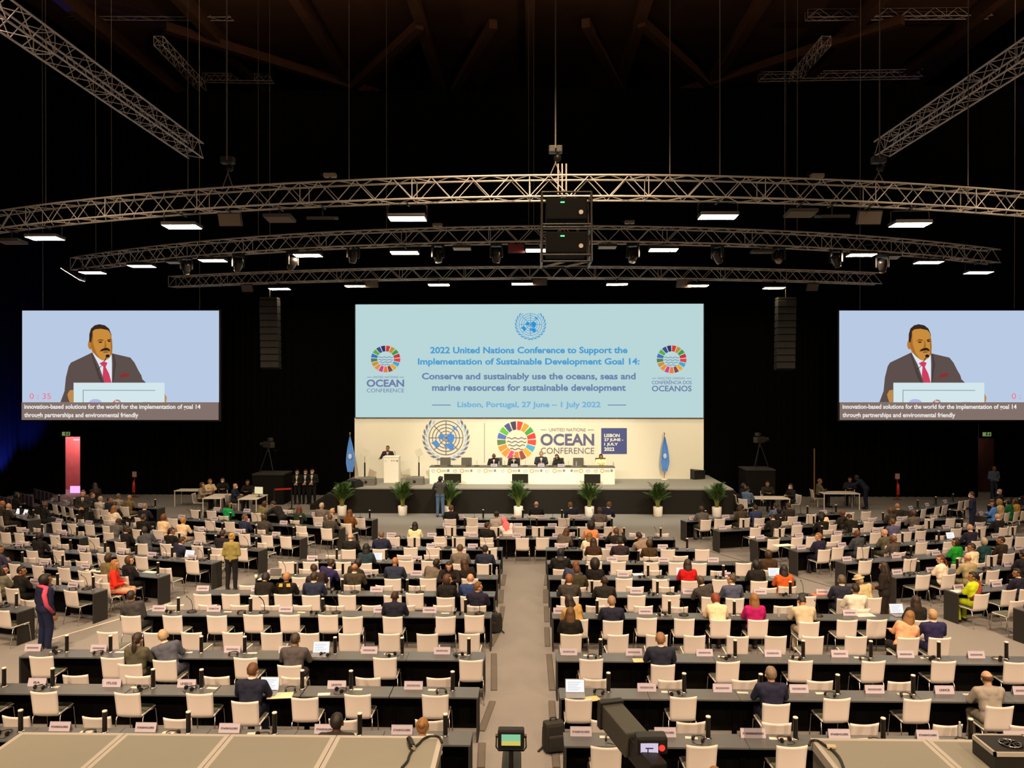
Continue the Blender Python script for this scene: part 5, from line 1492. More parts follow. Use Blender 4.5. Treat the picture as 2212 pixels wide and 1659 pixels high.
 ('RW', 6, 'm', 12.12, 29.34, 0),
 ('RW', 6, 'a', 12.61, 30.23, 0),
 ('RW', 6, 'm', 14.64, 30.09, 0),
 ('RW', 5, 'm', 10.04, 26.85, 0),
 ('RW', 5, 'm', 11.51, 27.26, 0),
 ('RW', 5, 'm', 12.6, 27.45, 0),
 ('RW', 5, 'm', 13.17, 27.65, 0),
 ('RW', 5, 'a', 12.02, 28.28, 0),
 ('RW', 4, 'a', 9.5, 25.71, 0),
 ('RW', 4, 'm', 12.26, 25.68, 0),
 ('RW', 3, 'a', 12.04, 24.6, 0),
 ('RW', 4, 'm', 9.34, 24.86, 0),
 ('RW', 3, 'm', 10.8, 23.3, 0),
 ('RW', 3, 'm', 9.43, 23.04, 0),
 ('RW', 2, 'm', 10.25, 21.38, 0),
 ('RW', 6, 'm', 15.45, 30.16, 0),
 ('RW', 5, 'a', 15.33, 29.17, 0),
 ('RW', 5, 'a', 16.09, 29.36, 0),
 ('RW', 5, 'm', 14.6, 28.11, 0),
 ('RW', 4, 'a', 13.46, 26.84, 0),
 ('RW', 5, 'm', 15.64, 28.48, 0),
 ('RW', 5, 'm', 16.75, 28.6, 0),
 ('RW', 4, 'm', 15.43, 26.58, 0),
 ('RW', 4, 'm', 15.93, 26.69, 0),
 ('RW', 4, 'm', 13.17, 25.79, 0),
 ('RW', 3, 'a', 13.44, 25.01, 0),
 ('RW', 3, 'a', 12.65, 24.79, 0),
 ('RW', 2, 'a', 11.79, 22.68, 0),
 ('RW', 2, 'm', 12.35, 21.94, 0),
 ('RW', 1, 'a', 11.83, 20.92, 0),
 ('RW', 1, 'm', 11.59, 19.9, 0),
 ('RW', 0, 'a', 11.21, 18.93, 0),
 ('OL', 1, 'm', -20.1, 33.17, 0),
 ('OL', 1, 'm', -19.41, 32.71, 0),
 ('OL', 1, 'm', -18.77, 32.2, 0),
 ('OL', 1, 'm', -18.19, 31.77, 0),
 ('OL', 1, 'a', -19.7, 33.96, 0),
 ('OR', 1, 'm', 15.49, 32.3, 0),
 ('OR', 1, 'm', 16.31, 32.88, 0),
 ('OR', 1, 'm', 16.83, 33.29, 0),
 ('OR', 1, 'm', 18.5, 34.77, 0),
 ('OR', 1, 'm', 18.09, 34.5, 0)]
PEOPLE = [('CL', 1, 'm', -2.65, 10.8, 'U', 'dark jacket', '#2a2624', 'S', '#1c1613', 'b', ''),
 ('CL', 1, 'm', -1.47, 10.8, 'U', 'pale blouse', '#cbb9a0', 'N', '#a5763f', 'f', ''),
 ('CL', 2, 'm', -4.5, 12.72, 'L', 'navy pinstripe suit', '#1b1d2c', 'S', '#6b4526', 'f', 'collar'),
 ('CL', 3, 'm', -4.28, 14.35, 'L', 'charcoal grey suit', '#4a4340', 'S', '#3d342c', 't', ''),
 ('CL', 3, 'm', -6.62, 14.56, 'RL', 'blue grey blazer', '#4b4b52', 'S', '#c9b08c', 'f', 'collar'),
 ('CL', 3, 'm', -7.15, 14.35, 'U', 'olive jacket', '#4b4634', 'P', '#2b1b12', 'f', ''),
 ('CL', 4, 'm', -8.6, 17.29, 'LL', 'dark grey suit', '#3a3634', 'S', '#1f1815', 't', ''),
 ('CL', 4, 'm', -2.95, 17.35, 'U', 'black navy suit', '#1a1a26', 'O', '#2b1e18', 'd', ''),
 ('CL', 5, 'm', -6.39, 19.02, 'D', 'black top', '#17130f', 'M', '#120e0c', 'f', ''),
 ('CL', 5, 'm', -5.17, 19.03, 'U', 'slate navy suit', '#23283a', 'S', '#2c211b', 't', 'collar'),
 ('CL', 5, 'm', -1.97, 18.92, 'R', 'black cardigan', '#191513', 'M', '#5d3a20', 'f', ''),
 ('CL', 5, 'm', -1.42, 19.02, 'U', 'bright blue suit', '#2b3a60', 'O', '#c98d70', 'f', 'collar'),
 ('CL', 4, 'a', -1.2, 18.23, 'R', 'midnight jacket', '#1d1a28', 'S', '#7a5228', 'f', ''),
 ('CL', 6, 'm', -2.61, 20.72, 'RR', 'taupe grey suit', '#665a4c', 'S', '#1a1412', 'd', ''),
 ('CL', 5, 'a', -4.41, 20.02, 'U', 'brown tweed suit', '#3b3325', 'X', '#6b5a48', 't', 'collar'),
 ('CL', 5, 'm', -5.86, 19.12, 'U', 'black jacket with yellow bands', '#16130f', 'S', '#b98d60', 't', 'vest'),
 ('CL', 5, 'a', -5.29, 20.08, 'RL', 'dark maroon jacket', '#2a1d1c', 'S', '#2b1c14', 't', ''),
 ('CL', 6, 'm', -5.36, 20.73, 'RR', 'purple suit', '#262045', 'S', '#33261a', 't', 'collar'),
 ('CL', 6, 'm', -4.64, 20.67, 'RR', 'dark brown jacket', '#2b2218', 'M', '#1a120d', 't', ''),
 ('CL', 6, 'm', -3.51, 20.66, 'L', 'steel navy suit', '#262b3a', 'O', '#8a5230', 't', ''),
 ('CL', 7, 'm', -4.6, 22.4, 'U', 'dark teal top', '#22343a', 'L', '#0f0c0b', 't', ''),
 ('CL', 8, 'm', -5.44, 24.2, 'U', 'black suit', '#191614', 'X', '#e0c8ac', 'f', 'collar'),
 ('CL', 8, 'm', -4.52, 24.29, 'U', 'navy suit', '#1d2236', 'S', '#7a6a58', 'f', ''),
 ('CF', 9, 'm', -3.76, 26.15, 'U', 'cream yellow jacket', '#e3cf9f', 'L', '#17100d', 'f', ''),
 ('CL', 7, 'm', -1.96, 22.4, 'U', 'stone grey suit', '#6a5d50', 'S', '#5c452f', 'f', ''),
 ('CL', 7, 'm', -1.26, 22.4, 'U', 'dark navy suit', '#232736', 'S', '#16110f', 't', ''),
 ('CL', 6, 'm', -2.07, 20.72, 'F', 'black dress', '#1d1512', 'L', '#2a150f', 'f', ''),
 ('CL', 6, 'm', -1.54, 20.72, 'RL', 'black wrap', '#1f1712', 'L', '#4a2c16', 'f', ''),
 ('CF', 9, 'm', -1.4, 26.13, 'R', 'black suit', '#161514', 'S', '#2a1d15', 't', ''),
 ('CF', 9, 'a', -0.69, 26.95, 'RL', 'white robe', '#d9c6b8', 'K', '#e2707a', 't', ''),
 ('CF', 10, 'm', -1.17, 28.01, 'U', 'pale grey jacket', '#9a8d80', 'N', '#241a15', 't', ''),
 ('CF', 11, 'm', -2.92, 29.6, 'U', 'black suit', '#141316', 'S', '#6a3f2a', 't', ''),
 ('CF', 11, 'a', 0.24, 30.57, 'U', 'black suit', '#17171a', 'X', '#8b8578', 'f', ''),
 ('CF', 11, 'a', 1.65, 30.66, 'LL', 'dark blue suit', '#1c212e', 'S', '#7c5638', 'f', 'collar'),
 ('CF', 10, 'a', 2.51, 29.02, 'U', 'grey suit', '#5b5048', 'S', '#4a3a30', 'b', ''),
 ('CF', 11, 'a', 2.83, 30.61, 'RR', 'navy suit', '#1e1f30', 'S', '#6e4a36', 't', 'collar'),
 ('CF', 9, 'm', 1.98, 26.08, 'U', 'bright orange blouse', '#e08a58', 'A', '#160e0b', 'd', ''),
 ('CR', 8, 'm', 1.8, 24.37, 'U', 'white top', '#d8c3a4', 'L', '#8e6636', 'f', ''),
 ('CR', 7, 'a', 1.86, 23.56, 'U', 'dark brown top', '#3a2416', 'L', '#3a2213', 'f', ''),
 ('CR', 8, 'a', 0.98, 25.28, 'RR', 'taupe blazer', '#5a4c42', 'L', '#5c3c20', 'f', ''),
 ('CR', 6, 'a', 0.83, 21.81, 'U', 'black robe', '#191615', 'C', '#15161b', 't', ''),
 ('CR', 8, 'a', 2.7, 25.2, 'H', 'black jacket', '#1c1714', 'S', '#5c4632', 't', ''),
 ('CR', 7, 'a', 2.64, 23.59, 'U', 'plum suit', '#2c2227', 'S', '#1a1312', 't', ''),
 ('CR', 8, 'm', 3.49, 24.4, 'RL', 'warm grey jacket', '#85705f', 'S', '#23190f', 't', ''),
 ('CR', 7, 'a', 3.47, 23.4, 'U', 'brown jacket', '#3d2b14', 'M', '#4a3218', 't', ''),
 ('CR', 6, 'm', 1.01, 20.68, 'RR', 'slate blue suit', '#33384a', 'S', '#8a4a22', 't', ''),
 ('CR', 6, 'm', 1.67, 20.64, 'U', 'black top', '#15120f', 'A', '#140f0d', 't', ''),
 ('CR', 5, 'a', 1.16, 19.92, 'U', 'olive brown jacket', '#37311f', 'S', '#5e3c20', 't', ''),
 ('CR', 5, 'm', 0.93, 19.05, 'U', 'charcoal suit', '#3a332c', 'S', '#9a6038', 't', 'collar'),
 ('CR', 5, 'm', 1.76, 18.95, 'U', 'black suit', '#221e1a', 'O', '#3a281a', 'd', ''),
 ('CR', 4, 'm', 1.02, 17.25, 'RL', 'mustard blouse', '#a9854a', 'L', '#2c190f', 't', ''),
 ('CR', 3, 'a', 0.82, 16.24, 'U', 'black top', '#17130e', 'L', '#6b4a28', 'f', ''),
 ('CR', 4, 'm', 1.75, 17.17, 'U', 'dark navy suit', '#201f2e', 'S', '#b08d6c', 'f', 'collar'),
 ('CR', 6, 'm', 4.04, 20.62, 'U', 'bright red top', '#b01010', 'L', '#33221a', 'f', ''),
 ('CR', 5, 'm', 4.23, 19.09, 'RL', 'dark grey suit', '#38322e', 'S', '#5a4636', 'b', 'collar'),
 ('CR', 5, 'm', 4.77, 19.0, 'K', 'blue grey suit', '#474a58', 'S', '#4f4030', 'f', 'collar'),
 ('CR', 4, 'm', 4.83, 17.3, 'U', 'magenta jacket', '#a01253', 'L', '#9a6a36', 'f', ''),
 ('CR', 4, 'm', 4.04, 17.3, 'D', 'cream floral blouse', '#dcc2a0', 'M', '#8a3a20', 'f', ''),
 ('CR', 6, 'm', 5.79, 20.63, 'U', 'black coat', '#191512', 'M', '#120e0c', 't', ''),
 ('CR', 6, 'a', 6.45, 21.82, 'U', 'brown coat', '#3a2614', 'M', '#402813', 't', ''),
 ('CR', 5, 'a', 6.33, 20.11, 'U', 'orange top', '#b8501a', 'L', '#23140e', 'f', ''),
 ('CR', 3, 'm', 2.37, 14.53, 'U', 'midnight suit', '#22242f', 'S', '#a47a56', 'f', 'collar'),
 ('CR', 2, 'm', 3.86, 12.82, 'U', 'navy suit', '#1f2032', 'S', '#8d7a66', 'f', ''),
 ('CR', 2, 'm', 7.3, 12.79, 'L', 'light grey blazer', '#8f8273', 'X', '#5a4632', 'f', ''),
 ('CR', 3, 'a', 7.46, 16.17, 'RR', 'peach blouse', '#d8946c', 'L', '#9a6f3c', 'f', ''),
 ('CR', 3, 'a', 8.07, 16.17, 'U', 'indigo suit', '#242040', 'S', '#c5a677', 'f', 'collar'),
 ('CR', 4, 'm', 8.29, 17.35, 'U', 'black top', '#1c1814', 'L', '#332011', 'f', ''),
 ('CR', 4, 'm', 5.86, 17.17, 'D', 'beige jacket', '#b39f80', 'S', '#1c1512', 't', ''),
 ('CR', 5, 'm', 7.34, 19.0, 'U', 'navy jacket', '#22242f', 'S', '#6a5f50', 't', 'collar'),
 ('CR', 5, 'm', 7.99, 19.12, 'RL', 'tan robe', '#b09b6e', 'W', '#d8c49a', 't', ''),
 ('CR', 4, 'a', 7.33, 18.17, 'U', 'white shirt', '#cdbfa9', 'S', '#1a1310', 't', ''),
 ('LW', 2, 'm', -11.23, 20.98, 'U', 'khaki jacket', '#6a5a3a', 'M', '#33230f', 'f', ''),
 ('LW', 2, 'm', -10.57, 20.78, 'R', 'black jacket', '#1c191c', 'M', '#5a3c20', 'f', ''),
 ('LW', 1, 'm', -12.63, 19.52, 'R', 'black suit', '#1a1613', 'S', '#191413', 't', ''),
 ('LW', 1, 'm', -13.18, 19.66, 'R', 'olive top', '#6a6450', 'L', '#2c1c14', 'f', ''),
 ('LW', 2, 'm', -14.88, 22.06, 'R', 'grey violet suit', '#3a3648', 'S', '#4a3a34', 't', ''),
 ('LW', 3, 'm', -14.82, 23.83, 'U', 'black suit', '#161313', 'S', '#1d1614', 'd', ''),
 ('LW', 7, 'm', -18.11, 32.77, 'R', 'dark navy suit', '#22202a', 'S', '#5a4434', 'f', ''),
 ('LW', 6, 'a', -16.69, 31.45, 'R', 'navy jacket', '#1e222e', 'S', '#2e2620', 't', ''),
 ('LW', 6, 'a', -17.18, 31.66, 'U', 'white shirt', '#b9ad9c', 'S', '#b9b2a4', 'f', ''),
 ('LW', 7, 'm', -16.8, 32.33, 'U', 'grey shirt', '#8d7c6c', 'S', '#6a5a48', 't', ''),
 ('LW', 7, 'm', -16.28, 32.2, 'U', 'brown blazer', '#6b563c', 'O', '#c98f6c', 't', ''),
 ('LW', 6, 'm', -15.79, 30.1, 'U', 'black top', '#1c1614', 'S', '#2a1c14', 't', ''),
 ('LW', 5, 'a', -15.29, 29.08, 'U', 'white blouse', '#dcc5a8', 'L', '#9a6a3c', 'f', ''),
 ('LW', 6, 'm', -14.43, 29.66, 'U', 'midnight suit', '#1c1c22', 'S', '#a08a70', 'f', 'collar'),
 ('LW', 4, 'a', -14.05, 26.73, 'D', 'steel grey suit', '#54504c', 'S', '#2a201c', 'b', ''),
 ('LW', 5, 'm', -13.36, 27.32, 'U', 'black jacket', '#171514', 'S', '#3a2a1a', 't', ''),
 ('LW', 4, 'm', -12.85, 25.17, 'R', 'black pinstripe suit', '#1b1815', 'S', '#241a16', 'b', 'collar'),
 ('LW', 4, 'm', -12.06, 24.95, 'RL', 'slate grey suit', '#48464a', 'S', '#3a332e', 'd', ''),
 ('LW', 4, 'm', -11.3, 24.93, 'R', 'black jacket and white collar', '#17130f', 'S', '#1c1512', 't', 'collar'),
 ('LW', 5, 'm', -12.6, 27.21, 'U', 'dark patterned top', '#3a3020', 'M', '#7a4a20', 'f', ''),
 ('LW', 5, 'm', -11.78, 26.88, 'U', 'pale patterned top', '#b8a48c', 'S', '#c98a3c', 'f', ''),
 ('LW', 3, 'a', -10.59, 23.63, 'RR', 'navy blue suit', '#1f1f30', 'S', '#4a3220', 'f', 'collar'),
 ('LW', 4, 'm', -9.45, 24.32, 'U', 'black jacket', '#1d1a1f', 'S', '#2b1d16', 't', ''),
 ('LW', 6, 'a', -11.46, 30.09, 'R', 'emerald green jacket', '#0f8a45', 'M', '#2a2018', 't', ''),
 ('LW', 5, 'a', -9.9, 27.49, 'R', 'dark blue suit', '#252a40', 'S', '#5a4a38', 't', ''),
 ('LW', 5, 'a', -9.17, 27.36, 'U', 'grey brown suit', '#3b3630', 'S', '#3a2c24', 'b', ''),
 ('LW', 7, 'm', -10.48, 30.8, 'RR', 'olive green blouse', '#6e6440', 'M', '#5a2a1c', 'f', ''),
 ('LW', 6, 'a', -8.5, 29.21, 'U', 'dark green top', '#1f3022', 'L', '#6a3418', 'f', ''),
 ('LW', 7, 'm', -7.87, 29.96, 'U', 'grey jacket', '#6d6156', 'S', '#d9cbb4', 'f', ''),
 ('LW', 6, 'a', -7.18, 28.75, 'U', 'pale grey suit', '#85776a', 'O', '#b98068', 'f', ''),
 ('LW', 6, 'm', -6.97, 27.63, 'K', 'charcoal suit', '#3c382f', 'S', '#5a4632', 't', ''),
 ('LW', 6, 'a', -6.51, 28.59, 'U', 'brown shawl', '#6a4018', 'L', '#7a4a20', 'f', ''),
 ('RW', 7, 'm', 6.39, 29.64, 'L', 'grey suit', '#544e48', 'S', '#3a2a20', 'd', ''),
 ('RW', 7, 'm', 7.9, 30.04, 'K', 'brown suit', '#40372a', 'S', '#241c16', 'b', ''),
 ('RW', 7, 'm', 8.44, 30.06, 'U', 'blue shirt', '#2c3552', 'S', '#1a1412', 't', ''),
 ('RW', 6, 'a', 9.11, 29.39, 'U', 'black jacket', '#1b1613', 'M', '#18120f', 't', ''),
 ('RW', 7, 'm', 9.78, 30.45, 'U', 'dark grey jacket', '#2a2422', 'S', '#3a2a20', 't', ''),
 ('RW', 7, 'm', 9.27, 30.3, 'U', 'pale blue shirt', '#53607a', 'S', '#241c18', 't', ''),
 ('RW', 6, 'm', 8.53, 27.97, 'D', 'black suit', '#191613', 'S', '#130f0d', 't', 'collar'),
 ('RW', 6, 'm', 10.59, 28.74, 'RL', 'cream jacket', '#e0c690', 'M', '#120d0b', 't', ''),
 ('RW', 5, 'a', 10.09, 27.76, 'L', 'black jacket', '#171311', 'M', '#141010', 't', ''),
 ('RW', 6, 'm', 11.14, 28.72, 'K', 'dark suit', '#26231d', 'O', '#7a5840', 'b', ''),
 ('RW', 5, 'a', 11.25, 28.1, 'D', 'black suit', '#1c1915', 'S', '#141010', 't', ''),
 ('RW', 6, 'm', 13.15, 29.46, 'K', 'dark brown suit', '#3a3128', 'O', '#7a5a40', 'b', ''),
 ('RW', 6, 'a', 13.88, 30.55, 'U', 'black brown suit', '#2a2420', 'O', '#8a5c40', 't', 'collar'),
 ('RW', 5, 'a', 13.62, 28.72, 'U', 'taupe suit', '#5b5148', 'S', '#5a4436', 'b', ''),
 ('RW', 5, 'm', 12.18, 27.12, 'U', 'lavender blue shirt', '#57536e', 'S', '#6a4c20', 't', ''),
 ('RW', 4, 'm', 11.05, 25.11, 'K', 'olive grey suit', '#57513f', 'O', '#a84a34', 'f', ''),
 ('RW', 4, 'm', 10.13, 24.9, 'K', 'slate suit', '#3c3d40', 'O', '#8a5a48', 'b', ''),
 ('RW', 3, 'a', 10.9, 24.19, 'K', 'dark taupe suit', '#4a4036', 'S', '#8a5c44', 'b', ''),
 ('RW', 4, 'm', 8.81, 24.51, 'K', 'deep navy suit', '#211e32', 'S', '#9a6a3c', 'f', ''),
 ('RW', 2, 'm', 10.94, 21.46, 'K', 'white blazer', '#e2c9ac', 'P', '#6a3018', 'f', ''),
 ('RW', 3, 'm', 12.42, 23.55, 'K', 'bright green jacket', '#1a8a26', 'M', '#2c1c10', 't', ''),
 ('RW', 4, 'm', 14.1, 25.92, 'U', 'navy suit', '#22202c', 'O', '#b0683e', 'f', 'collar'),
 ('RW', 3, 'm', 13.39, 23.85, 'U', 'dark teal jacket', '#17383a', 'M', '#c9b9a4', 'f', ''),
 ('RW', 3, 'm', 14.01, 24.07, 'K', 'dark brown jacket', '#2e241a', 'S', '#2a1f16', 't', ''),
 ('RW', 2, 'a', 12.47, 22.81, 'K', 'ivory shirt', '#d8c39c', 'S', '#2a2016', 't', ''),
 ('RW', 2, 'm', 11.68, 21.54, 'U', 'khaki suit', '#a08d64', 'X', '#a87a60', 'f', ''),
 ('RW', 2, 'm', 13.48, 22.12, 'U', 'midnight jacket', '#1c1a22', 'S', '#171210', 't', ''),
 ('RW', 1, 'm', 12.07, 20.0, 'K', 'dark navy suit', '#1f1d2a', 'S', '#161110', 't', 'collar'),
 ('RW', 1, 'm', 10.72, 19.51, 'K', 'yellow green sari', '#b8bf1c', 'N', '#15100d', 't', 'sari'),
 ('RW', 5, 'm', 16.33, 28.31, 'U', 'black suit', '#1c1819', 'O', '#c09078', 'f', 'collar'),
 ('OL', 2, 'a', -18.62, 30.26, 'U', 'black suit', '#191818', 'X', '#6a5c50', 'b', ''),
 ('OL', 2, 'm', -19.8, 29.9, 'U', 'dark suit', '#2c2620', 'O', '#c08d68', 'f', 'collar'),
 ('OL', 2, 'm', -20.31, 30.3, 'U', 'brown grey suit', '#3c352a', 'O', '#b07c50', 't', ''),
 ('OL', 2, 'a', -21.15, 32.48, 'U', 'black jacket', '#151211', 'M', '#120e0c', 't', ''),
 ('OR', 2, 'm', 17.85, 31.21, 'K', 'sky blue dress', '#4d7ec0', 'M', '#2a1c14', 't', ''),
 ('OR', 2, 'm', 18.28, 31.51, 'U', 'pale jacket', '#b09468', 'M', '#a8804a', 'f', ''),
 ('OR', 2, 'm', 18.77, 31.75, 'U', 'green dress', '#1d5a34', 'M', '#1c1410', 't', ''),
 ('OR', 2, 'm', 19.21, 32.03, 'U', 'mustard jacket', '#a8803a', 'M', '#3a2618', 't', '')]
PLATES = {('CL', 1): [-6.93, -5.65, -4.41, -3.0, -1.87], ('CL', 2): [-8.33, -7.05, -5.78, -3.24, -1.95], ('CL', 3): [-9.49, -8.22, -6.94, -5.65, -4.61, -3.04, -1.66], ('CL', 4): [-8.3, -7.07, -5.45, -3.33, -2.23], ('CR', 1): [0.74, 1.96, 3.2, 3.25, 4.46, 5.72, 6.96], ('CR', 2): [1.94, 3.19, 4.45, 5.69, 6.83, 8.1], ('CR', 3): [0.73, 1.95, 3.27, 4.54, 5.78, 7.0, 8.3], ('CR', 4): [0.67, 2.55, 4.1, 7.03], ('CL', 5): [-6.68, -3.75, -8.03], ('CR', 5): [2.58, 3.85, 5.56, 7.06], ('CR', 6): [2.45, 5.12]}
COLUMNS = {('CL', 1): [-7.49, -6.24, -5.0, -3.73, -2.48, -1.23], ('CL', 2): [-8.87, -8.04, -6.33, -5.51, -3.81, -2.99, -1.29], ('CL', 3): [-8.81, -7.97, -6.23, -5.4, -3.68, -2.41, -1.15], ('CL', 4): [-7.85, -6.23, -6.22, -4.61, -1.43], ('CR', 1): [1.33, 2.57, 3.82, 5.07, 6.31], ('CR', 2): [1.3, 2.55, 3.81, 5.07, 6.3, 7.55], ('CR', 3): [1.32, 3.83, 5.09, 6.34, 7.59, 8.83], ('CR', 4): [1.48, 3.07, 4.49, 6.0], ('CL', 5): [-4.58, -2.99], ('CR', 5): [1.5, 3.08, 6.27], ('CR', 6): [1.5, 3.1, 5.07], ('CR', 7): [3.09]}
# ================================================================== SEATING
BNAME = {'CL': 'left of the aisle', 'CR': 'right of the aisle', 'LW': 'of the left wing', 'RW': 'of the right wing', 'OL': 'in the far left corner', 'OR': 'in the far right corner'}
def rowname(b, r):
    if b == 'CF': return '%s middle row from the stage' % ORD[11-r]
    return '%s row %s' % (ORD[r] if b in ('LW', 'RW') else ORD[r-1], BNAME[b])
def frm(b): return {'CL': 'counted from the aisle', 'CR': 'counted from the aisle', 'CF': 'counted from the left', 'LW': 'counted from its right end', 'RW': 'counted from its left end', 'OL': 'counted from its right end', 'OR': 'counted from its left end'}[b]
def tc(b, x, y): U = ROWS[b][0]; return (x*U[1]-y*U[0]) * (-1 if b in ('CL', 'LW', 'OL') else 1)
def Cn(k): return ORD[k] if k < len(ORD) else 'number %d' % (k+1)
# tables
cnt = {}; cmax = {}
for t in TABLES: cmax[t[0], t[1]] = cmax.get((t[0], t[1]), -1) + 1
for t in sorted(TABLES, key=lambda t: tc(t[0], t[2], t[3])):
    b, r, x, y, rz, L = t; k = cnt.get((b, r), 0); cnt[b, r] = k+1
    nb = [math.hypot(t2[2]-x, t2[3]-y) < L+.15 and (t2[2] < x) for t2 in TABLES if t2[:2] == (b, r) and t2 is not t], [math.hypot(t2[2]-x, t2[3]-y) < L+.15 and (t2[2] > x) for t2 in TABLES if t2[:2] == (b, r) and t2 is not t]
    ends = (not any(nb[0]), not any(nb[1]))
    put_table(x, y, rz, L, 'dark grey table, %s, %s' % (Cn(k) + (' from the aisle' if b in ('CL', 'CR') else ' along'), rowname(b, r)), 'conference tables', ends)
# people and chairs
def wpos(b, x, y, off):
    U = ROWS[b][0]; return (x+U[0]*off, y+U[1]*off)
seats = []
for c in CHAIRS: seats.append((c[0], c[1], c[2], c[3], c[4], c[5], None))
for p in PEOPLE: seats.append((p[0], p[1], p[2], p[3], p[4], 0, p))
near = sorted(range(len(seats)), key=lambda i: math.hypot(seats[i][3], seats[i][4]))
solo = set(near[:300])
order = sorted(range(len(seats)), key=lambda i: tc(seats[i][0], seats[i][3], seats[i][4]))
cnt = {}; mass = MB(); mv, mf, mm = merged(CHAIR)
for i in order:
    b, r, m, x, y, yaw, p = seats[i]; k = cnt.get((b, r, m), 0); cnt[b, r, m] = k+1
    X, Y = wpos(b, x, y, .22); rz = ROWS[b][2] + yaw + rnd.uniform(-.06, .06)*(0 if p else 1)
    if p and p[5] == 'F': rz += PI; X, Y = wpos(b, x, y, .05)
    if i in solo:
        w = 'occupied white chair' if p else 'empty white chair' if m == 'm' else 'spare white chair'
        lab = '%s, %s %s, %s' % (w, Cn(k), 'at' if m == 'm' else 'beyond', rowname(b, r))
        use(CHAIR, (X, Y, 0), rz, lab, 'white conference chairs')
    else:
        mass.M = Matrix.Translation((X, Y, 0)) @ Matrix.Rotation(rz, 4, 'Z'); o = len(mass.v)
        for q, (f, mi) in enumerate(zip(mf, mm)): pass
        mass._add(mv, [], True); mass.f += [tuple(a+o for a in f) for f in mf]; mass.m += mm; mass.sm += [True]*len(mf)
mass.M = None
tag(mass.build('distant_conference_chairs', [M_chair, M_pad, M_chrome]), 'white conference chairs in the farthest rows before the stage and in the wings', 'chairs', None, 'stuff')
HW = {'S': 'short hair', 'X': 'thinning hair', 'O': 'shaved head', 'L': 'long hair', 'P': 'ponytail', 'N': 'hair bun', 'M': 'chin length hair', 'A': 'big curly hair', 'C': 'dark headscarf', 'K': 'red and white headscarf', 'W': 'cream hat'}
HC = {}
def hue(h):
    r, g, b = lin(h); l = (r+g+b)/3
    return 'black ' if l < .02 else 'dark ' if l < .05 else 'white ' if l > .45 else 'grey ' if abs(r-b) < .08 and l > .1 else 'fair ' if l > .16 else 'brown '
cnt = {}
for i in order:
    b, r, m, x, y, yaw, p = seats[i]
    if not p: continue
    k = cnt.get((b, r, m), 0); cnt[b, r, m] = k+1
    tpl, g, gc, hk, hc, sk, ex = p[5:]
    X, Y = wpos(b, x, y, .18); rz = ROWS[b][2]
    fem = hk in 'LPNMA' and tpl+'f' in TPL
    if tpl == 'F': rz += PI; X, Y = wpos(b, x, y, .10)
    hair = HW[hk] if hk in 'OXCKW' else hue(hc)+HW[hk]
    lab = 'seated person in %s, %s, %s' % (g, hair, rowname(b, r))
    if m == 'a': lab = 'seated person in %s, %s, beyond %s' % (g, hair, rowname(b, r))
    if len(lab.replace(',', '').split()) > 16: lab = lab.replace('seated person', 'person')
    tro = '#1c1a1a' if hk in 'LPNMAC' else gc
    person(tpl+('f' if fem else ''), (X, Y, 0), rz, g, gc, hk, hc, sk, lab, ex, tro, .975 + rnd.uniform(-.02, .025), None, front=None)
# name plates, columns, microphones, headphones, cards
NPT = {('CL', 2): {-1: None}}
READ = {('CL', 2): ['ISA', 'ITLOS', 'UNESCO', 'UNWTO', None], ('CR', 2): [None, None, None, None, 'UNHCR', None]}
QN = [PLATE, POST, MIC, PHONES, CARD]
plates, posts, mics, phones, cards = [], [], [], [], []
for (b, r), xs in PLATES.items():
    xs = sorted(xs)
    for j, x in enumerate(xs):
        txt = 'STAKEHOLDERS' if r == 1 else (READ.get((b, r)) or [None]*9)[min(j, 8)] if (b, r) in READ and j < len(READ[b, r]) else None
        if (b, r) == ('CL', 4) and j == 1: txt = 'T\u00dcRK\u0130YE'
        plates.append((b, r, x, CY(r)+.36 if False else ROWS[b][1][r]+.36, 0, txt))
        if r <= 4: cards.append((b, r, x+.36+rnd.uniform(-.05, .1), ROWS[b][1][r]+.30, rnd.uniform(-.15, .15)))
for (b, r), xs in COLUMNS.items():
    for x in xs:
        y = ROWS[b][1][r]; posts.append((b, r, x, y+.30, 0)); phones.append((b, r, x-.17, y+.18+rnd.uniform(-.02, .03), rnd.uniform(-1, 1)))
        if r >= 4: mics.append((b, r, x+.31, y+.28, rnd.uniform(-.3, .3)))
done = set(PLATES); done2 = set(COLUMNS)
for t in TABLES:
    b, r, x, y, rz, L = t; c, s = math.cos(rz), math.sin(rz)
    at = lambda u, v: (x+c*u-s*v, y+s*u+c*v)
    if (b, r) not in done: plates.append((b, r) + at(-.35+rnd.uniform(-.1, .1), .35) + (rz, None))
    if (b, r) not in done2:
        posts.append((b, r) + at(.36+rnd.uniform(-.1, .1), .33) + (rz,)); mics.append((b, r) + at(.09+rnd.uniform(-.02, .03), .28) + (rz+rnd.uniform(-.3, .3),))
        if y < 28: phones.append((b, r) + at(-.13+rnd.uniform(-.05, .03), .12) + (rnd.uniform(-1, 1),))
def lay(src, L, z, word, group):
    cnt = {}
    for q in sorted(L, key=lambda q: tc(q[0], q[2], q[3])):
        b, r = q[0], q[1]; k = cnt.get((b, r), 0); cnt[b, r] = k+1
        txt = q[5] if len(q) > 5 else None
        lab = '%s, %s in the %s' % (word, Cn(k), rowname(b, r))
        if txt and txt != 'STAKEHOLDERS': lab = 'pale name plate reading %s in the %s' % (txt, rowname(b, r))
        o = use(src, (q[2], q[3], z), q[4], lab, group)
        if txt: plate_jobs.append((o, txt))
plate_jobs = []
HEADS_AT = [wpos(p[0], p[3], p[4], .45) for p in PEOPLE]
free = lambda L, d: [q for q in L if all(math.hypot(q[2]-a, q[3]-c) > d for a, c in HEADS_AT)]
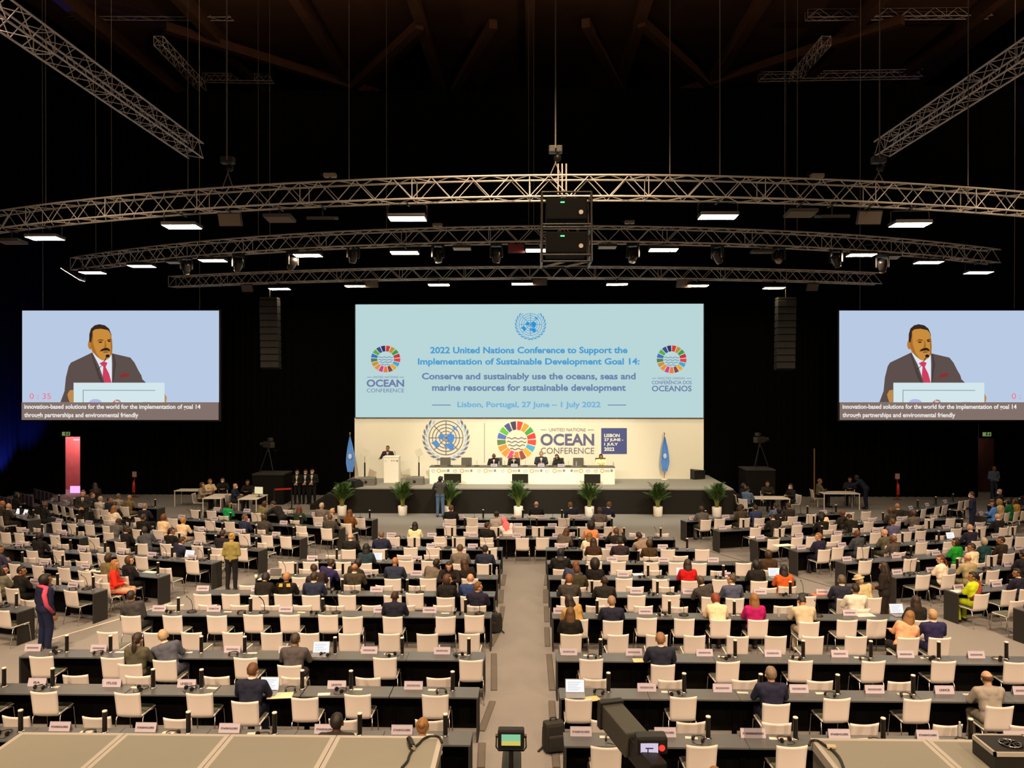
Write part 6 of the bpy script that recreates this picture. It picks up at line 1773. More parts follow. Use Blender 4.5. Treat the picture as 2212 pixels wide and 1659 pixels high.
phones = free(phones, .42); mics = free(mics, .40)
lay(PLATE, plates, TH, 'pale folded name plate', 'name plates'); lay(POST, posts, TH, 'black tabletop tube with silver cap', 'tabletop tubes'); lay(MIC, mics, TH, 'black gooseneck microphone', 'gooseneck microphones')
lay(PHONES, phones, TH, 'black headphones lying', 'headphones'); lay(CARD, cards, TH, 'small white card', 'small cards')
for o, txt in plate_jobs: plate_text(o, txt)
# laptops, papers, bottles, cups
def near_row(x, y, z=.76):
    p = onz(x, y, z); return p
def on_table(x, y, dz=0.0): p = onz(x, y, TH); return (p.x, p.y, TH+dz)
for (x, y, rz, src, lab) in ((577, 1499, 0, LAP, 'lit laptop before the person in the navy pinstripe suit'), (690, 1417, 0, LAP, 'bright laptop before the person in the charcoal grey suit'), (1243, 1504, 0, LAP, 'bright open laptop at the aisle end of the second row right of the aisle'),
        (812, 1213, 0, LAP, 'lit laptop before the person in the dark teal top'), (403, 1207, -.27, LAP, 'lit laptop before the person in the navy blue suit in the left wing'), (1944, 1330, .1, LAP, 'lit laptop at the right end of the fourth row right of the aisle'),
        (1476, 1247, 0, LAP, 'laptop before the person in the bright red top'), (1676, 1248, 0, LAP, 'laptop before the person in the orange top'), (2060, 1166, .28, LAP, 'lit laptop before the shaved headed person in the right wing'),
        (592, 1249, 0, LAPD, 'dark screen laptop at the left end of the sixth row left of the aisle'), (31, 1112, -.6, LAP, 'lit laptop in the far left corner block'), (47, 1114, -.6, LAP, 'second lit laptop in the far left corner block')):
    use(src, on_table(x, y), rz, lab, 'laptops')
papers = [(1279, 1510, .3, .12, .10, 'yellow note beside the bright laptop at the aisle', '#c9a468'), (606, 1503, .1, .20, .13, 'open notebook beside the person in the navy pinstripe suit', '#d8b890'), (1385, 1427, .0, .15, .10, 'folder before the person in the midnight suit', '#d6b27c'),
    (1868, 1329, .1, .2, .12, 'papers on the fourth row right of the aisle', '#d8c8b0'), (1770, 1284, .2, .2, .09, 'orange folder on the fifth row right of the aisle', '#e0684a'), (1644, 1134, .3, .18, .12, 'white papers before the person reading in the right wing', '#e8e2d2'),
    (1378, 1241, .1, .14, .11, 'white notebook on the sixth row right of the aisle', '#efeadb'), (205, 1233, -.27, .3, .10, 'large white paper on the second table row of the left wing', '#dcc8ac'), (572, 1251, 0, .16, .11, 'paper beside the dark screen laptop', '#d8cdb4'),
    (1692, 1178, .28, .3, .16, 'white papers on the corner table of the right wing', '#e2d4bc'), (325, 1236, -.27, .2, .1, 'pale green sheet on the second table row of the left wing', '#b9c4b0'), (2073, 1277, .28, .2, .12, 'sheet before the person in the sari', '#dcc8b4'), (1636, 1160, .28, .28, .14, 'pale papers on the third front corner table of the right wing', '#d8c6b8'), (700, 1500, .1, .1, .05, 'small white slip on the second row left of the aisle', '#d8cdb8')]
for x, y, rz, a, d, lab, c in papers:
    b = MB(); b.slab([(-a, -d, 0), (a, -d*.9, 0), (a*.95, d, 0), (-a, d*.95, 0)], (0, 0, .008)); tag(b.build('paper', cmat('paper', c), None, on_table(x, y), rz), lab, 'paper', 'papers and folders')
for x, y, lab in ((1682, 1333, 'clear water bottle on the fourth row right of the aisle'), (951, 1241, 'clear water bottle before the person in the black dress'), (1073, 1243, 'clear bottle at the aisle end of the sixth row'), (2073, 1592, 'pale blue bottle on the first row right of the aisle')):
    use(BOT, on_table(x, y), 0, lab, 'water bottles')
for x, y, lab in ((553, 1250, 'white paper cup beside the dark screen laptop'), (640, 1281, 'white paper cup on the fifth row left of the aisle'), (1713, 1334, 'pale cup on the fourth row right of the aisle'), (1206, 1284, 'white cup at the aisle end of the fifth row')):
    use(CUP, on_table(x, y), 0, lab, 'paper cups')
# ================================================================== STAGE FRONT, STAFF, SIDE DESKS
M_leaf = mat('palm_leaf', '#2f5219', rough=.6, var=.3, scale=12); M_stem = mat('palm_stem', '#7d8a3a', rough=.7, var=.2); M_pot = mat('white_pot', '#e9e5df', rough=.5, var=.03)
def build_palm():
    e = empty('potted_palm', (0, 0, 0), 0, None, 'plant'); q = random.Random(5)
    b = MB(); b.lathe([(.175, 0), (.19, .02), (.205, .40), (.20, .42), (.18, .42), (.17, .38)], n=24)
    b.build('pot', M_pot, e)
    st = MB(); lf = MB()
    for i in range(46):
        a = q.uniform(0, 2*PI); up = q.uniform(.55, 1.25); out = q.uniform(.10, .62) * (1.25-up*.45); base = Vector((q.uniform(-.06, .06), q.uniform(-.06, .06), .40))
        pts = []; n = 9
        for k in range(n+1):
            t = k/n; pts.append(base + Vector((math.cos(a)*out*t**1.6, math.sin(a)*out*t**1.6, up*(1.15*t-.28*t**3))))
        st.tube(pts, [.012*(1-.75*k/n) for k in range(n+1)], 5)
        for k in range(4, n+1):
            for h in (0, .5):
                if k == n and h: continue
                p = pts[k].lerp(pts[min(k+1, n)], h); d = (pts[min(k+1, n)]-pts[k-1]).normalized(); s = d.cross(Vector((0, 0, 1))).normalized()
                L = .30*(1-.5*(k-4)/(n-4))
                for sg in (-1, 1):
                    tip = p + s*(sg*L*.75) + d*L*.6 - Vector((0, 0, L*.22)); m = p + s*(sg*L*.4) + d*L*.32; w_ = d.cross(s)*.002 + d*.016
                    lf._add([p-w_*.5, m-w_, tip, m+w_], [(0, 1, 2, 3)])
    st.build('stems', M_stem, e); lf.build('fronds', M_leaf, e)
    return e
PALM = build_palm()
for i, x in enumerate((740, 871, 970, 1120, 1272, 1418, 1543)):
    p = onz(x, 1112, 0); p.y = 35.3
    use(PALM, p, i*1.1, 'green palm in a white pot before the stage, %s from the left' % ORD[i], 'palms along the stage front')
BK = '#1b1a1a'
def stand(tpl, p, rz, *a, **k): return person(tpl, p, rz, *a, **k)
def foot(x, y): return onz(x, y, 0)
# camera man before the stage
o = stand('TC', foot(951, 1117), 0, 'grey jacket', '#3f3b35', 'S', '#17120f', 'd', 'standing person in grey jacket and jeans filming the stage from in front of it', '', '#4d5f78', 1.06)
c = empty('hand_camera', (o.location.x+.0, o.location.y+.33, 1.66), 0, 'small black camera held up by the standing person in jeans', 'camera')
MB().rbox(-.08, .08, -.04, .06, -.05, .05, .01).build('camera_body', M_gear, c); b = MB(); b.cyl((0, .06, 0), (0, .16, 0), .04); b.build('lens', M_blk, c)
# people on the stage
py = ty + 1.02
def panelist(x, tpl, g, gc, hk, hc, sk, label, scale=1.0, front=None, extra=''):
    p = ony(x, 990, py); return person(tpl, (p.x, py, SZ), PI, g, gc, hk, hc, sk, label, extra, '#1c1a1a', scale, None, front)
panelist(1067, 'P1', 'black suit', '#1c1a1b', 'O', '#3a2a1f', 'b', 'shaved headed person in black suit and pink tie seated at the panel table', 1.0, '#c9788a')
panelist(1110, 'P2', 'dark suit', '#26231f', 'X', '#8d8577', 'f', 'person in dark suit with hands at the mouth seated at the panel table', 1.02, '#d8d0c4', 'mask')
panelist(1169, 'P1', 'charcoal suit', '#2b2b30', 'S', '#b08a62', 'f', 'tall fair haired person in charcoal suit seated mid panel table', 1.08, '#8f939c')
panelist(1211, 'RR', 'black green jacket', '#23241d', 'L', '#1a1412', 't', 'person with long dark hair leaning aside at the panel table', 1.0)
panelist(1298, 'P1', 'cream blouse', '#d9cb98', 'M', '#17110e', 't', 'person in cream blouse at the right end of the panel table', .98)
M_off2 = mat('grey_office_fabric', '#5a584f', rough=.85, var=.08)
def build_office():
    e = empty('office_chair', (0, 0, 0), 0, None, 'chair')
    MB().rbox(-.25, .25, -.30, -.22, .52, 1.10, .03).build('backrest', M_off2, e)
    MB().rbox(-.25, .25, -.22, .25, .40, .452, .02).build('seat', M_off2, e)
    b = MB(); b.cyl((0, 0, .08), (0, 0, .41), .03); b.box(-.03, .03, -.28, -.18, .40, .56)
    for i in range(5): a = 2*PI*i/5; b.tube([(0, 0, .09), (.28*math.cos(a), .28*math.sin(a), .05)], .02, 6); b.ball((.28*math.cos(a), .28*math.sin(a), .03), .03)
    b.build('base', M_blk, e)
    return e
OFF = build_office()
for x, lab in ((961, 'empty grey office chair at the left end of the panel table'), (1007, 'empty grey office chair, second from the left at the panel table'), (1073, 'grey office chair of the person with a pink tie'), (1112, 'grey office chair of the person with hands at the mouth'), (1169, 'grey office chair of the tall fair haired person'),
        (1207, 'grey office chair of the person with long dark hair'), (1250, 'empty grey office chair between the last two panel members'), (1298, 'grey office chair of the person in cream blouse')):
    p = ony(x, 1000, py+.03); use(OFF, (p.x, py+.03, SZ), PI, lab, 'office chairs at the panel table')
ttop = tz + .001
for x, lab in ((1067, 'white name plate before the person with a pink tie'), (1111, 'white name plate before the person with hands at the mouth'), (1169, 'white name plate before the tall fair haired person'), (1212, 'white name plate before the person with long dark hair')):
    p = ony(x, 1005, ty+.15); use(PLATE, (p.x, ty+.15, ttop), 0, lab, 'name plates')
for x, lab in ((1078, 'water bottle beside the person with a pink tie'), (1325, 'water bottle at the right end of the panel table'), (1245, 'water bottle before the empty chair on the right of the panel')):
    p = ony(x, 1005, ty+.4); use(BOT, (p.x, ty+.4, ttop), 0, lab, 'water bottles')
for i, x in enumerate((945, 972, 1012, 1030, 1090, 1135, 1190, 1228, 1262)):
    p = ony(x, 1005, ty+.3); b = MB(); b.rbox(-.12, .12, -.06, .06, 0, .035, .01); b.tube([(0, .03, .03), (0, .05, .2), (0, -.02, .26)], .006, 5); tag(b.build('desk_microphone', M_blk, None, (p.x, ty+.3, ttop)), 'black desk microphone on the panel table, %s from the left' % ORD[i], 'microphone', 'panel microphones')
sp = ony(838, 985, ly+.86)
person('TL', (sp.x, ly+.86, SZ), PI, 'dark suit', '#262022', 'S', '#2a201a', 't', 'standing person in dark suit and red tie speaking at the lectern', '', '#1c1a1a', 1.0, None, '#b5303f')
# masked staff by the left steps
for x, yt, hk, lab in ((642.5, 1009, 'N', 'masked person in black suit, leftmost of three standing by the left stage steps'), (659.5, 1012, 'N', 'masked person in black suit, middle of three standing by the left stage steps'), (675, 1008, 'S', 'masked person in black suit, rightmost of three standing by the left stage steps')):
    p = ony(x, 1090, 38.4); person('T' if hk == 'S' else 'TH', (p.x, 38.4 + (.1 if x > 650 and x < 670 else 0), 0), PI, 'black suit', '#161416', hk, '#15110f', 'f', lab, 'mask lanyard', '#151314', 1.02 if hk == 'S' else 1.0, None, '#d8d0c4')
# standing people in the hall
person('T', onz(180, 1153, 0), PI+.25, 'dark grey suit', '#2a2621', 'S', '#5a4636', 'f', 'standing person in dark grey suit and tie facing the camera in the left wing', '', '#211e1b', 1.02, None, '#4a4650')
p = ony(206, 1090, 33.4); person('TH', (p.x, 33.4, 0), .9, 'black red dress', '#2a1412', 'L', '#2a1a12', 't', 'standing person with long dark hair behind the person in dark grey suit and tie', '', BK, .98)
o = person('TW', onz(97, 1404, 0), -.55, 'navy suit', '#181d36', 'M', '#17110f', 't', 'standing person in navy suit with a coral scarf over one shoulder, lower left', '', '#181d36', 1.0); o.scale = (1.22, 1.2, 1.0)
J = TPL['TW'][0]; b = MB(); b.tube([J['nb']+V(-.06, -.08, .03), J['nb']+V(.05, -.07, .03), J['sh'][1]+V(-.02, -.05, .06), J['sh'][1]+V(.03, -.11, -.08), J['el'][1]+V(.02, -.07, 0), J['ha'][1]+V(.02, -.02, .05)], [.03, .04, .045, .045, .04, .03], 8); b.build('scarf', cmat('cloth', '#c8485a'), o)
person('TH', onz(500, 1277, 0), .05, 'mustard blouse', '#85763e', 'N', '#c9a34e', 'f', 'standing person in mustard blouse and black trousers between left wing and centre block', '', '#151314', .98)
p = ony(590, 1100, 29.2); person('TB', (p.x+.35, 29.2, 0), 1.25, 'black suit', '#161414', 'S', '#15110f', 't', 'standing person in black suit bending over a table in the left wing', '', '#141212', 1.0)
p = ony(1912, 1240, 19.3); person('TH', (p.x, 19.3, 0), .75, 'dark brown dress', '#211813', 'L', '#2b1c13', 't', 'standing person in dark brown dress with long hair at the edge of the right wing', '', '#211813', .98)
p = ony(2101, 1100, 31.3); person('T', (p.x, 31.3, 0), .9, 'navy suit', '#1d1f33', 'S', '#2a1a14', 'f', 'standing masked person in navy suit in the far right of the right wing', 'mask', '#1d1f33', 1.0)
b = MB(); b.rbox(-.06, .06, -.2, .2, 0, .38, .03); b.tube([(0, -.1, .36), (0, -.08, .5), (0, .08, .5), (0, .1, .36)], .012, 6); tag(b.build('shoulder_bag', mat('black_bag', '#151412', rough=.7), None, (p.x-.52, 31.2, 0)), 'black bag beside the standing masked person in navy suit', 'bag')
p = ony(2147, 1040, 40.7); person('T', (p.x, 40.7, 0), PI, 'pale blue shirt', '#5c6a78', 'O', '#7a5038', 't', 'standing person in pale blue shirt and dark vest at the dark doorway', '', '#2c3448', 1.0)
def seated_at(x, yt, Y, rz, tpl, g, gc, hk, hc, sk, label, ex='', cl=None, chair=None, front=None):
    p = ony(x, yt, Y); o = person(tpl, (p.x, Y, 0), rz, g, gc, hk, hc, sk, label, ex, '#1c1a1a', 1.0, None, front)
    d = Vector((math.sin(rz), -math.cos(rz), 0))*.06
    if chair: use(CHAIR, (p.x+d.x*-1*-1, Y+d.y, 0), rz, chair, 'white conference chairs')
    return o
seated_at(2162, 1051, 34.6, .6, 'K', 'navy jacket', '#1c1f30', 'O', '#a8745a', 'f', 'masked bald person in navy jacket, farthest on the right', 'mask', None, 'white chair of the masked bald person farthest on the right')
o = seated_at(247, 1213, 20.4, -1.25, 'B', 'red dress', '#d02c18', 'L', '#b07c3c', 'f', 'person in red dress with long blonde hair sitting sideways in the left wing', '', None, 'white chair of the person in red dress')
for c in o.children:
    if c.name.startswith('skirt'): omat(c, 0, cmat('skin', SKIN['f'], .55))
b = MB(); b.grid(lambda u, v: (-.19+.38*u, -.08+.48*v, .635-.05*v-.10*abs(u-.5)**2*4), 10, 8); b.grid(lambda u, v: (.20-.40*u, .40+.02*math.sin(u*9), .60-.16*v-.10*abs(u-.5)**2*4), 10, 4); b.build('skirt_front', cmat('cloth', '#d02c18'), o)
# white side desks
M_leg = mat('white_metal_leg', '#cfc9bd', rough=.45)
def side_desk(x0, y0, x1, Y0, D_, label):
    a, b_ = ony(x0, y0, Y0), ony(x1, y0, Y0); L = b_.x-a.x; e = empty('side_desk', ((a.x+b_.x)/2, Y0, 0), 0, label, 'table', 'white side desks')
    MB().rbox(-L/2, L/2, 0, D_, .715, .745, .006).build('desktop', M_white, e)
    for sx in (-1, 1):
        for yy in (.03, D_-.03): b = MB(); b.cyl((sx*(L/2-.04), yy, 0), (sx*(L/2-.04), yy, .715), .025, n=8); b.build('leg', M_leg, e)
    return e
side_desk(375, 1063, 450, 37.5, .8, 'white desk farthest left beside the stage, nothing in front of it')
side_desk(436, 1079, 478, 35.1, 1.5, 'white desk where the person in floral blouse sits, left of the stage')
side_desk(513, 1081, 555, 34.9, 1.5, 'white desk with a lit monitor left of the stage')
side_desk(1624, 1075, 1708, 35.5, .9, 'white desk nearest the stage on its right')
side_desk(1779, 1064, 1859, 37.2, .9, 'white desk farther right beside the stage with papers')
seated_at(434, 1046, 36.0, -PI/2, 'P1', 'beige top', '#8d7a62', 'M', '#5a4028', 'f', 'person in beige top at the left end of the floral person desk', '', None, 'white chair at the left end of the floral person desk')
seated_at(452, 1042, 37.3, -PI/2-.6, 'P1', 'floral blouse', '#b4a48c', 'M', '#8a6a44', 'f', 'person in floral blouse at a white side desk left of the stage', '', None, 'white chair of the person in floral blouse at the side desk')
seated_at(481, 1034, 37.8, PI+.3, 'P1', 'black jacket', '#181513', 'L', '#4a3220', 'f', 'masked person in black jacket with long hair at the left side desks', 'mask', None, 'white chair of the masked long haired person at the left side desks')
seated_at(505, 1047, 35.7, -PI/2, 'P1', 'navy sweater', '#1b1e30', 'O', '#b47c60', 'f', 'masked bald person in navy sweater at the monitor desk', 'mask', None, 'white chair of the masked bald person at the monitor desk')
seated_at(536, 1042, 37.0, PI, 'P1', 'black top', '#151313', 'M', '#1c1512', 't', 'person in black top behind the monitor desk left of the stage', '', None, 'white chair behind the monitor desk left of the stage')
p = ony(559, 1062, 35.6); e = empty('desk_monitor', (p.x, 35.6, .746), -.25, 'lit cream monitor on the white desk left of the stage', 'monitor')
b = MB(); b.rbox(-.22, .22, 0, .03, .12, .46, .006); b.build('housing', M_gear, e); b = MB(); b.box(-.205, .205, -.004, -.001, .135, .445); b.build('display', glow('monitor_cream', '#ecdfb0', .95), e); b = MB(); b.box(-.1, .1, -.06, .1, 0, .012); b.box(-.02, .02, .01, .03, 0, .14); b.build('foot', M_gear, e)
seated_at(1603, 1041, 36.2, -PI/2, 'P1', 'black jacket', '#161414', 'M', '#1a1412', 't', 'person in black jacket at the left end of the desk right of the stage', '', None, 'white chair at the left end of the desk right of the stage')
seated_at(1613, 1062, 35.1, -.8, 'U', 'light blue shirt', '#54657f', 'S', '#1c1512', 't', 'person in light blue shirt in front of the desk right of the stage', '', None, 'white chair of the light blue shirt at the desk right of the stage')
seated_at(1657, 1036, 37.0, PI, 'P1', 'dark grey jacket', '#26241f', 'S', '#3a3028', 't', 'person in dark grey jacket behind the desk right of the stage', '', None, 'white chair behind the desk right of the stage')
seated_at(1711, 1044, 36.1, PI/2+.3, 'P1', 'black suit', '#161516', 'S', '#17120f', 'f', 'masked person in black suit at the right end of the desk right of the stage', 'mask', None, 'white chair at the right end of the desk right of the stage')
seated_at(1768, 1032, 38.0, -PI/2, 'P1', 'grey beige jacket', '#5a5040', 'S', '#8a6448', 't', 'person in grey beige jacket at the left end of the papers desk', '', None, 'white chair at the left end of the papers desk')
seated_at(1836, 1031, 38.7, PI-.4, 'P1', 'dark jacket', '#1e1a20', 'M', '#1c1512', 't', 'person in dark jacket behind the papers desk right of the stage', '', None, 'white chair behind the papers desk right of the stage')
p = ony(1866, 1060, 37.4); person('TB', (p.x+.15, 37.5, 0), 1.0, 'dark blue suit', '#171b2c', 'S', '#1a1310', 'd', 'standing person in dark blue suit bending over the papers desk', '', '#151828', 1.02)
for x, y, Y, lab in ((1650, 1068, 35.9, 'papers on the desk right of the stage'), (1835, 1060, 37.5, 'papers on the desk farther right of the stage'), (465, 1071, 35.8, 'papers on the desk of the person in floral blouse')):
    p = ony(x, y, Y); b = MB(); b.slab([(-.25, -.12, 0), (.25, -.14, 0), (.22, .14, 0), (-.25, .12, 0)], (0, 0, .02)); tag(b.build('paper', M_paper, None, (p.x, Y, .746)), lab, 'paper', 'papers and folders')
# barrier tape
pa, pb = ony(592, 1058, 36.6), ony(630, 1056, 36.9)
e = empty('barrier', ((pa.x+pb.x)/2, 36.75, 0), 0, 'belt barrier with a red tape left of the stage', 'barrier')
for q in (pa, pb): b = MB(); b.cyl((q.x-e.location.x, q.y-36.75, 0), (q.x-e.location.x, q.y-36.75, 1.0), .03); b.lathe([(.16, 0), (.16, .02), (.03, .03)], (q.x-e.location.x, q.y-36.75, 0), 14); b.build('post', M_blk, e)
b = MB(); d0, d1 = pa-e.location, pb-e.location; b.slab([(d0.x, d0.y, .90), (d1.x, d1.y, .90), (d1.x, d1.y, .98), (d0.x, d0.y, .98)], (0, .004, 0)); b.build('belt', mat('red_belt', '#b0202a', rough=.7), e)
# camera platforms and tripods
def tripod_cam(x, Y, z0, label, rz):
    p = ony(x, 1000, Y); e = empty('video_camera', (p.x, Y, z0), rz, label, 'camera')
    for i in range(3): a = 2*PI*i/3+.5; b = MB(); b.cyl((.42*math.cos(a), .42*math.sin(a), 0), (.05*math.cos(a), .05*math.sin(a), 1.05), .022, n=7); b.build('tripod_leg', M_gear, e)
    b = MB(); b.cyl((0, 0, 1.0), (0, 0, 1.2), .07); b.tube([(.1, -.05, 1.15), (.2, -.4, 1.05)], .015, 6); b.build('head', M_gear, e)
    b = MB(); b.rbox(-.12, .12, -.35, .3, 1.2, 1.48, .03); b.cyl((0, .3, 1.34), (0, .62, 1.34), .09, n=14); b.rbox(-.10, .10, -.25, -.05, 1.52, 1.68, .02); b.build('camera_body', mat('camera_grey', '#2e2c2a', rough=.5), e)
    return e
def platform(x0, x1, y0, Y, label):
    a, b_ = ony(x0, y0, Y), ony(x1, y0, Y); L = b_.x-a.x
    e = empty('camera_platform', ((a.x+b_.x)/2, Y, 0), 0, label, 'platform', 'black camera platforms'); MB().box(-L/2, L/2, 0, 1.4, 0, a.z-.06).build('skirt', mat('platform_skirt', '#1a1918', rough=.95, spec=.1), e); MB().box(-L/2-.02, L/2+.02, -.02, 1.42, a.z-.06, a.z).build('deck', mat('platform_deck', '#2c2a28', rough=.9), e); return a.z
z = platform(545, 612, 1024, 38.2, 'black camera platform left of the stage'); tripod_cam(580, 38.9, z, 'video camera on a tripod on the black platform left of the stage', .9)
z = platform(1612, 1675, 1014, 38.2, 'black camera platform right of the stage'); tripod_cam(1641, 38.9, z, 'video camera on a tripod on the black platform right of the stage', -.9)
p = ony(1640, 1000, 38.5)
def extinguisher(x, label):
    p = ony(x, 1085, 40.3); e = empty('fire_extinguisher_stand', (p.x, 40.3, 0), 0, label, 'fire extinguisher')
    b = MB(); b.cyl((0, 0, 0), (0, 0, 1.3), .02); b.tube([(-.2, 0, .02), (0, 0, .1), (.2, 0, .02)], .015, 6); b.build('stand', mat('red_metal', '#8c1f18', rough=.5), e)
    b = MB(); b.lathe([(.07, .28), (.075, .3), (.075, .75), (.03, .82), (.03, .88)], (.0, -.1, 0), 14); b.build('cylinder', mat('extinguisher_red', '#a82a20', rough=.35), e)
    b = MB(); b.slab([(-.11, -.02, 1.05), (.11, -.02, 1.05), (.11, -.02, 1.32), (-.11, -.02, 1.32)], (0, -.006, 0)); b.build('sign_board', mat('extinguisher_sign', '#b08a80', rough=.6), e)
extinguisher(291, 'fire extinguisher stand before the black drape on the left'); extinguisher(1938, 'fire extinguisher stand before the black drape on the right')
p = ony(1759, 1040, 39.6); b = MB(); b.cyl((0, 0, 0), (0, 0, 2.6), .03); b.lathe([(.2, 0), (.2, .02), (.03, .03)], (0, 0, 0), 14); tag(b.build('light_stand', mat('amber_pole', '#8a6436', rough=.5), None, (p.x, 39.6, 0)), 'thin amber pole standing right of the stage', 'stand')
# ================================================================== FLOOR: mats, tape, bags
M_mat = mat('rubber_cable_cover', '#5b5650', rough=.8, var=.1)
def mat_strip(p0, p1, label):
    a, b_ = foot(*p0), foot(*p1); d = b_-a; L = d.length; b = MB(); b.slab([(-.065, 0, .002), (-.045, 0, .018), (.045, 0, .018), (.065, 0, .002)], (0, L, 0))
    o = b.build('cable_cover', M_mat, None, a); o.rotation_euler = (0, 0, math.atan2(-d.x, d.y)); tag(o, label, 'cable cover', 'cable covers along the aisle')
ZC = lambda k, ox, oy, L: [(ox+x*k, oy+y*k) for x, y in L]
for i, (a, q) in enumerate([((1039, 1659), (1041, 1606)), ((1040, 1580), (1064, 1516)), ((1067, 1492), (1067, 1413)), ((1060, 1396), (1080, 1358)), ((1081, 1344), (1086, 1311)), ((1082, 1303), (1084, 1275)), ((1086, 1265), (1090, 1242))]):
    mat_strip(a, q, 'grey cable cover on the left edge of the aisle, %s from the front' % ORD[i])
for i, (a, q) in enumerate([((1202, 1659), (1199, 1618)), ((1194, 1556), (1192, 1515)), ((1193, 1492), (1186, 1414)), ((1183, 1397), (1181, 1356)), ((1181, 1344), (1180, 1311)), ((1178, 1303), (1178, 1274)), ((1179, 1265), (1182, 1242))]):
    mat_strip(a, q, 'grey cable cover on the right edge of the aisle, %s from the front' % ORD[i])
def tape(p0, p1, w_, m, label):
    a, b_ = foot(*p0), foot(*p1); d = (b_-a).normalized(); s = Vector((-d.y, d.x, 0))*w_/2; c = (a+b_)/2
    b = MB(); b.slab([a-s-c, a+s-c, b_+s-c, b_-s-c], (0, 0, .004)); tag(b.build('floor_tape', m, None, c), label, 'tape')
tape((102, 1383), (272, 1333), .045, mat('white_tape', '#e0d4c2', rough=.6), 'white tape line on the floor between left wing and centre block')
tape((272, 1332), (372, 1302), .04, mat('white_tape', '#e0d4c2', rough=.6), 'white tape line running on toward the stage on the left')
tape((1535, 1191), (1800, 1269), .05, mat('dark_tape', '#4a423a', rough=.8), 'dark tape line on the floor between centre block and right wing')
M_bag = mat('black_nylon', '#191817', rough=.75, var=.2, bump=.3, scale=30)
def backpack(p, rz, s, label):
    e = empty('backpack', p, rz, label, 'backpack', 'backpacks on the floor'); e.scale = (s,)*3
    b = MB(); b.rbox(-.16, .16, -.10, .10, 0, .46, .06); b.build('bag_body', M_bag, e); b = MB(); b.rbox(-.12, .12, -.15, -.09, .04, .28, .03); b.build('front_pocket', M_bag, e)
    for sx in (-1, 1): b = MB(); b.tube([(sx*.09, .10, .42), (sx*.11, .17, .3), (sx*.12, .16, .12), (sx*.14, .10, .04), (sx*.24, .02, .012)], .016, 6); b.build('strap', M_bag, e)
    b = MB(); b.tube([(-.05, .02, .45), (-.04, .02, .50), (.04, .02, .50), (.05, .02, .45)], .012, 6); b.build('handle', M_bag, e)
backpack(foot(1196, 1622), .3, 1.05, 'black backpack at the aisle end of the first row right of the aisle'); backpack(foot(1068, 1366), -.4, 1.0, 'black backpack at the aisle end of the fourth row left of the aisle')
# ================================================================== FOREGROUND
M_dk = mat('grey_green_deck_board', '#83847a', rough=.55, var=.05, scale=4); M_edge = mat('deck_aluminium', '#bdbab2', rough=.45, metal=.35, var=.06); M_sk = mat('deck_side_panel', '#6b675b', rough=.8)
DZ = 2.58
def deck(x0, x1, y0, y1, label):
    e = empty('riser_deck', ((x0+x1)/2, (y0+y1)/2, 0), 0, label, 'riser deck', 'riser decks in the foreground'); hx, hy, t = (x1-x0)/2-.003, (y1-y0)/2, .045
    MB().box(-hx+t, hx-t, -hy+t, hy-t, DZ-.03, DZ-.004).build('deck_board', M_dk, e)
    for n_, a in (('edge_rail', (-hx, hx, hy-t, hy)), ('edge_rail', (-hx, hx, -hy, -hy+t)), ('edge_rail', (-hx, -hx+t, -hy+t, hy-t)), ('edge_rail', (hx-t, hx, -hy+t, hy-t))):
        MB().rbox(a[0], a[1], a[2], a[3], DZ-.09, DZ, .004).build(n_, M_edge, e)
    MB().box(-hx+.02, hx-.02, -hy+.02, hy-.02, 0, DZ-.1).build('side_panel', M_sk, e)
dl = onz(958, 1590, DZ); dr = onz(1749, 1594, DZ)
for i in range(4): deck(dl.x-1.0*(i+1), dl.x-1.0*i, dl.y-2, dl.y, 'grey topped riser deck in the lower left corner, %s from the aisle' % ORD[i])
for i in range(3): deck(dr.x+1.06*i, dr.x+1.06*(i+1), dr.y-2, dr.y, 'grey topped riser deck in the lower right corner, %s from the aisle' % ORD[i])
def deckp(x, y): return onz(x, y, DZ+.012)
def cord(L, r, label, name='cable'):
    pts = [deckp(*q) for q in L]; c = pts[0]; b = MB(); fine = []
    for i in range(len(pts)-1):
        p0, p1, p2, p3 = pts[max(i-1, 0)], pts[i], pts[i+1], pts[min(i+2, len(pts)-1)]
        for k in range(6):
            t = k/6; fine.append(.5*((2*p1)+(p2-p0)*t+(2*p0-5*p1+4*p2-p3)*t*t+(3*p1-p0-3*p2+p3)*t**3)-c)
    fine.append(pts[-1]-c); b.tube(fine, r, 8); return tag(b.build(name, M_blk, None, c), label, 'cable', 'cables on the riser decks')
cord([(955, 1604), (948, 1592), (930, 1590), (915, 1596), (905, 1606), (893, 1617), (884, 1632), (880, 1644), (868, 1658)], .011, 'black cable lying on the riser decks beside the aisle')
cord([(1748, 1610), (1752, 1601), (1766, 1600), (1785, 1612), (1800, 1622), (1815, 1640), (1824, 1664)], .012, 'black cable lying on the lower right riser decks')
e = empty('cable_connector', deckp(886, 1612), .5, 'black cable connector lying on the lower left riser deck', 'connector')
b = MB(); b.cyl((0, -.06, .02), (.02, .06, .025), .028, n=12); b.ball((.02, .08, .03), .026); b.build('plug_body', M_gear, e); b = MB(); b.cyl((0, -.09, .018), (0, -.06, .02), .02, n=12); b.build('metal_collar', M_chrome, e)
b = MB(); b.slab([(-.04, -.03, 0), (.04, -.02, 0), (.05, .03, 0), (-.03, .04, 0)], (0, 0, .016)); tag(b.build('tape_piece', mat('clear_tape', '#b9ac92', rough=.4), None, deckp(1795, 1615)), 'piece of pale tape over the cable on the lower right riser decks', 'tape')
p = onz(2168, 1636, DZ+.02)
e = empty('fan_case', (p.x, p.y, DZ), 0, 'black metal edged case with a fan grille on the lower right riser decks', 'case')
MB().box(-.20, .24, -.22, .13, 0, .16).build('case_body', M_gear, e)
b = MB()
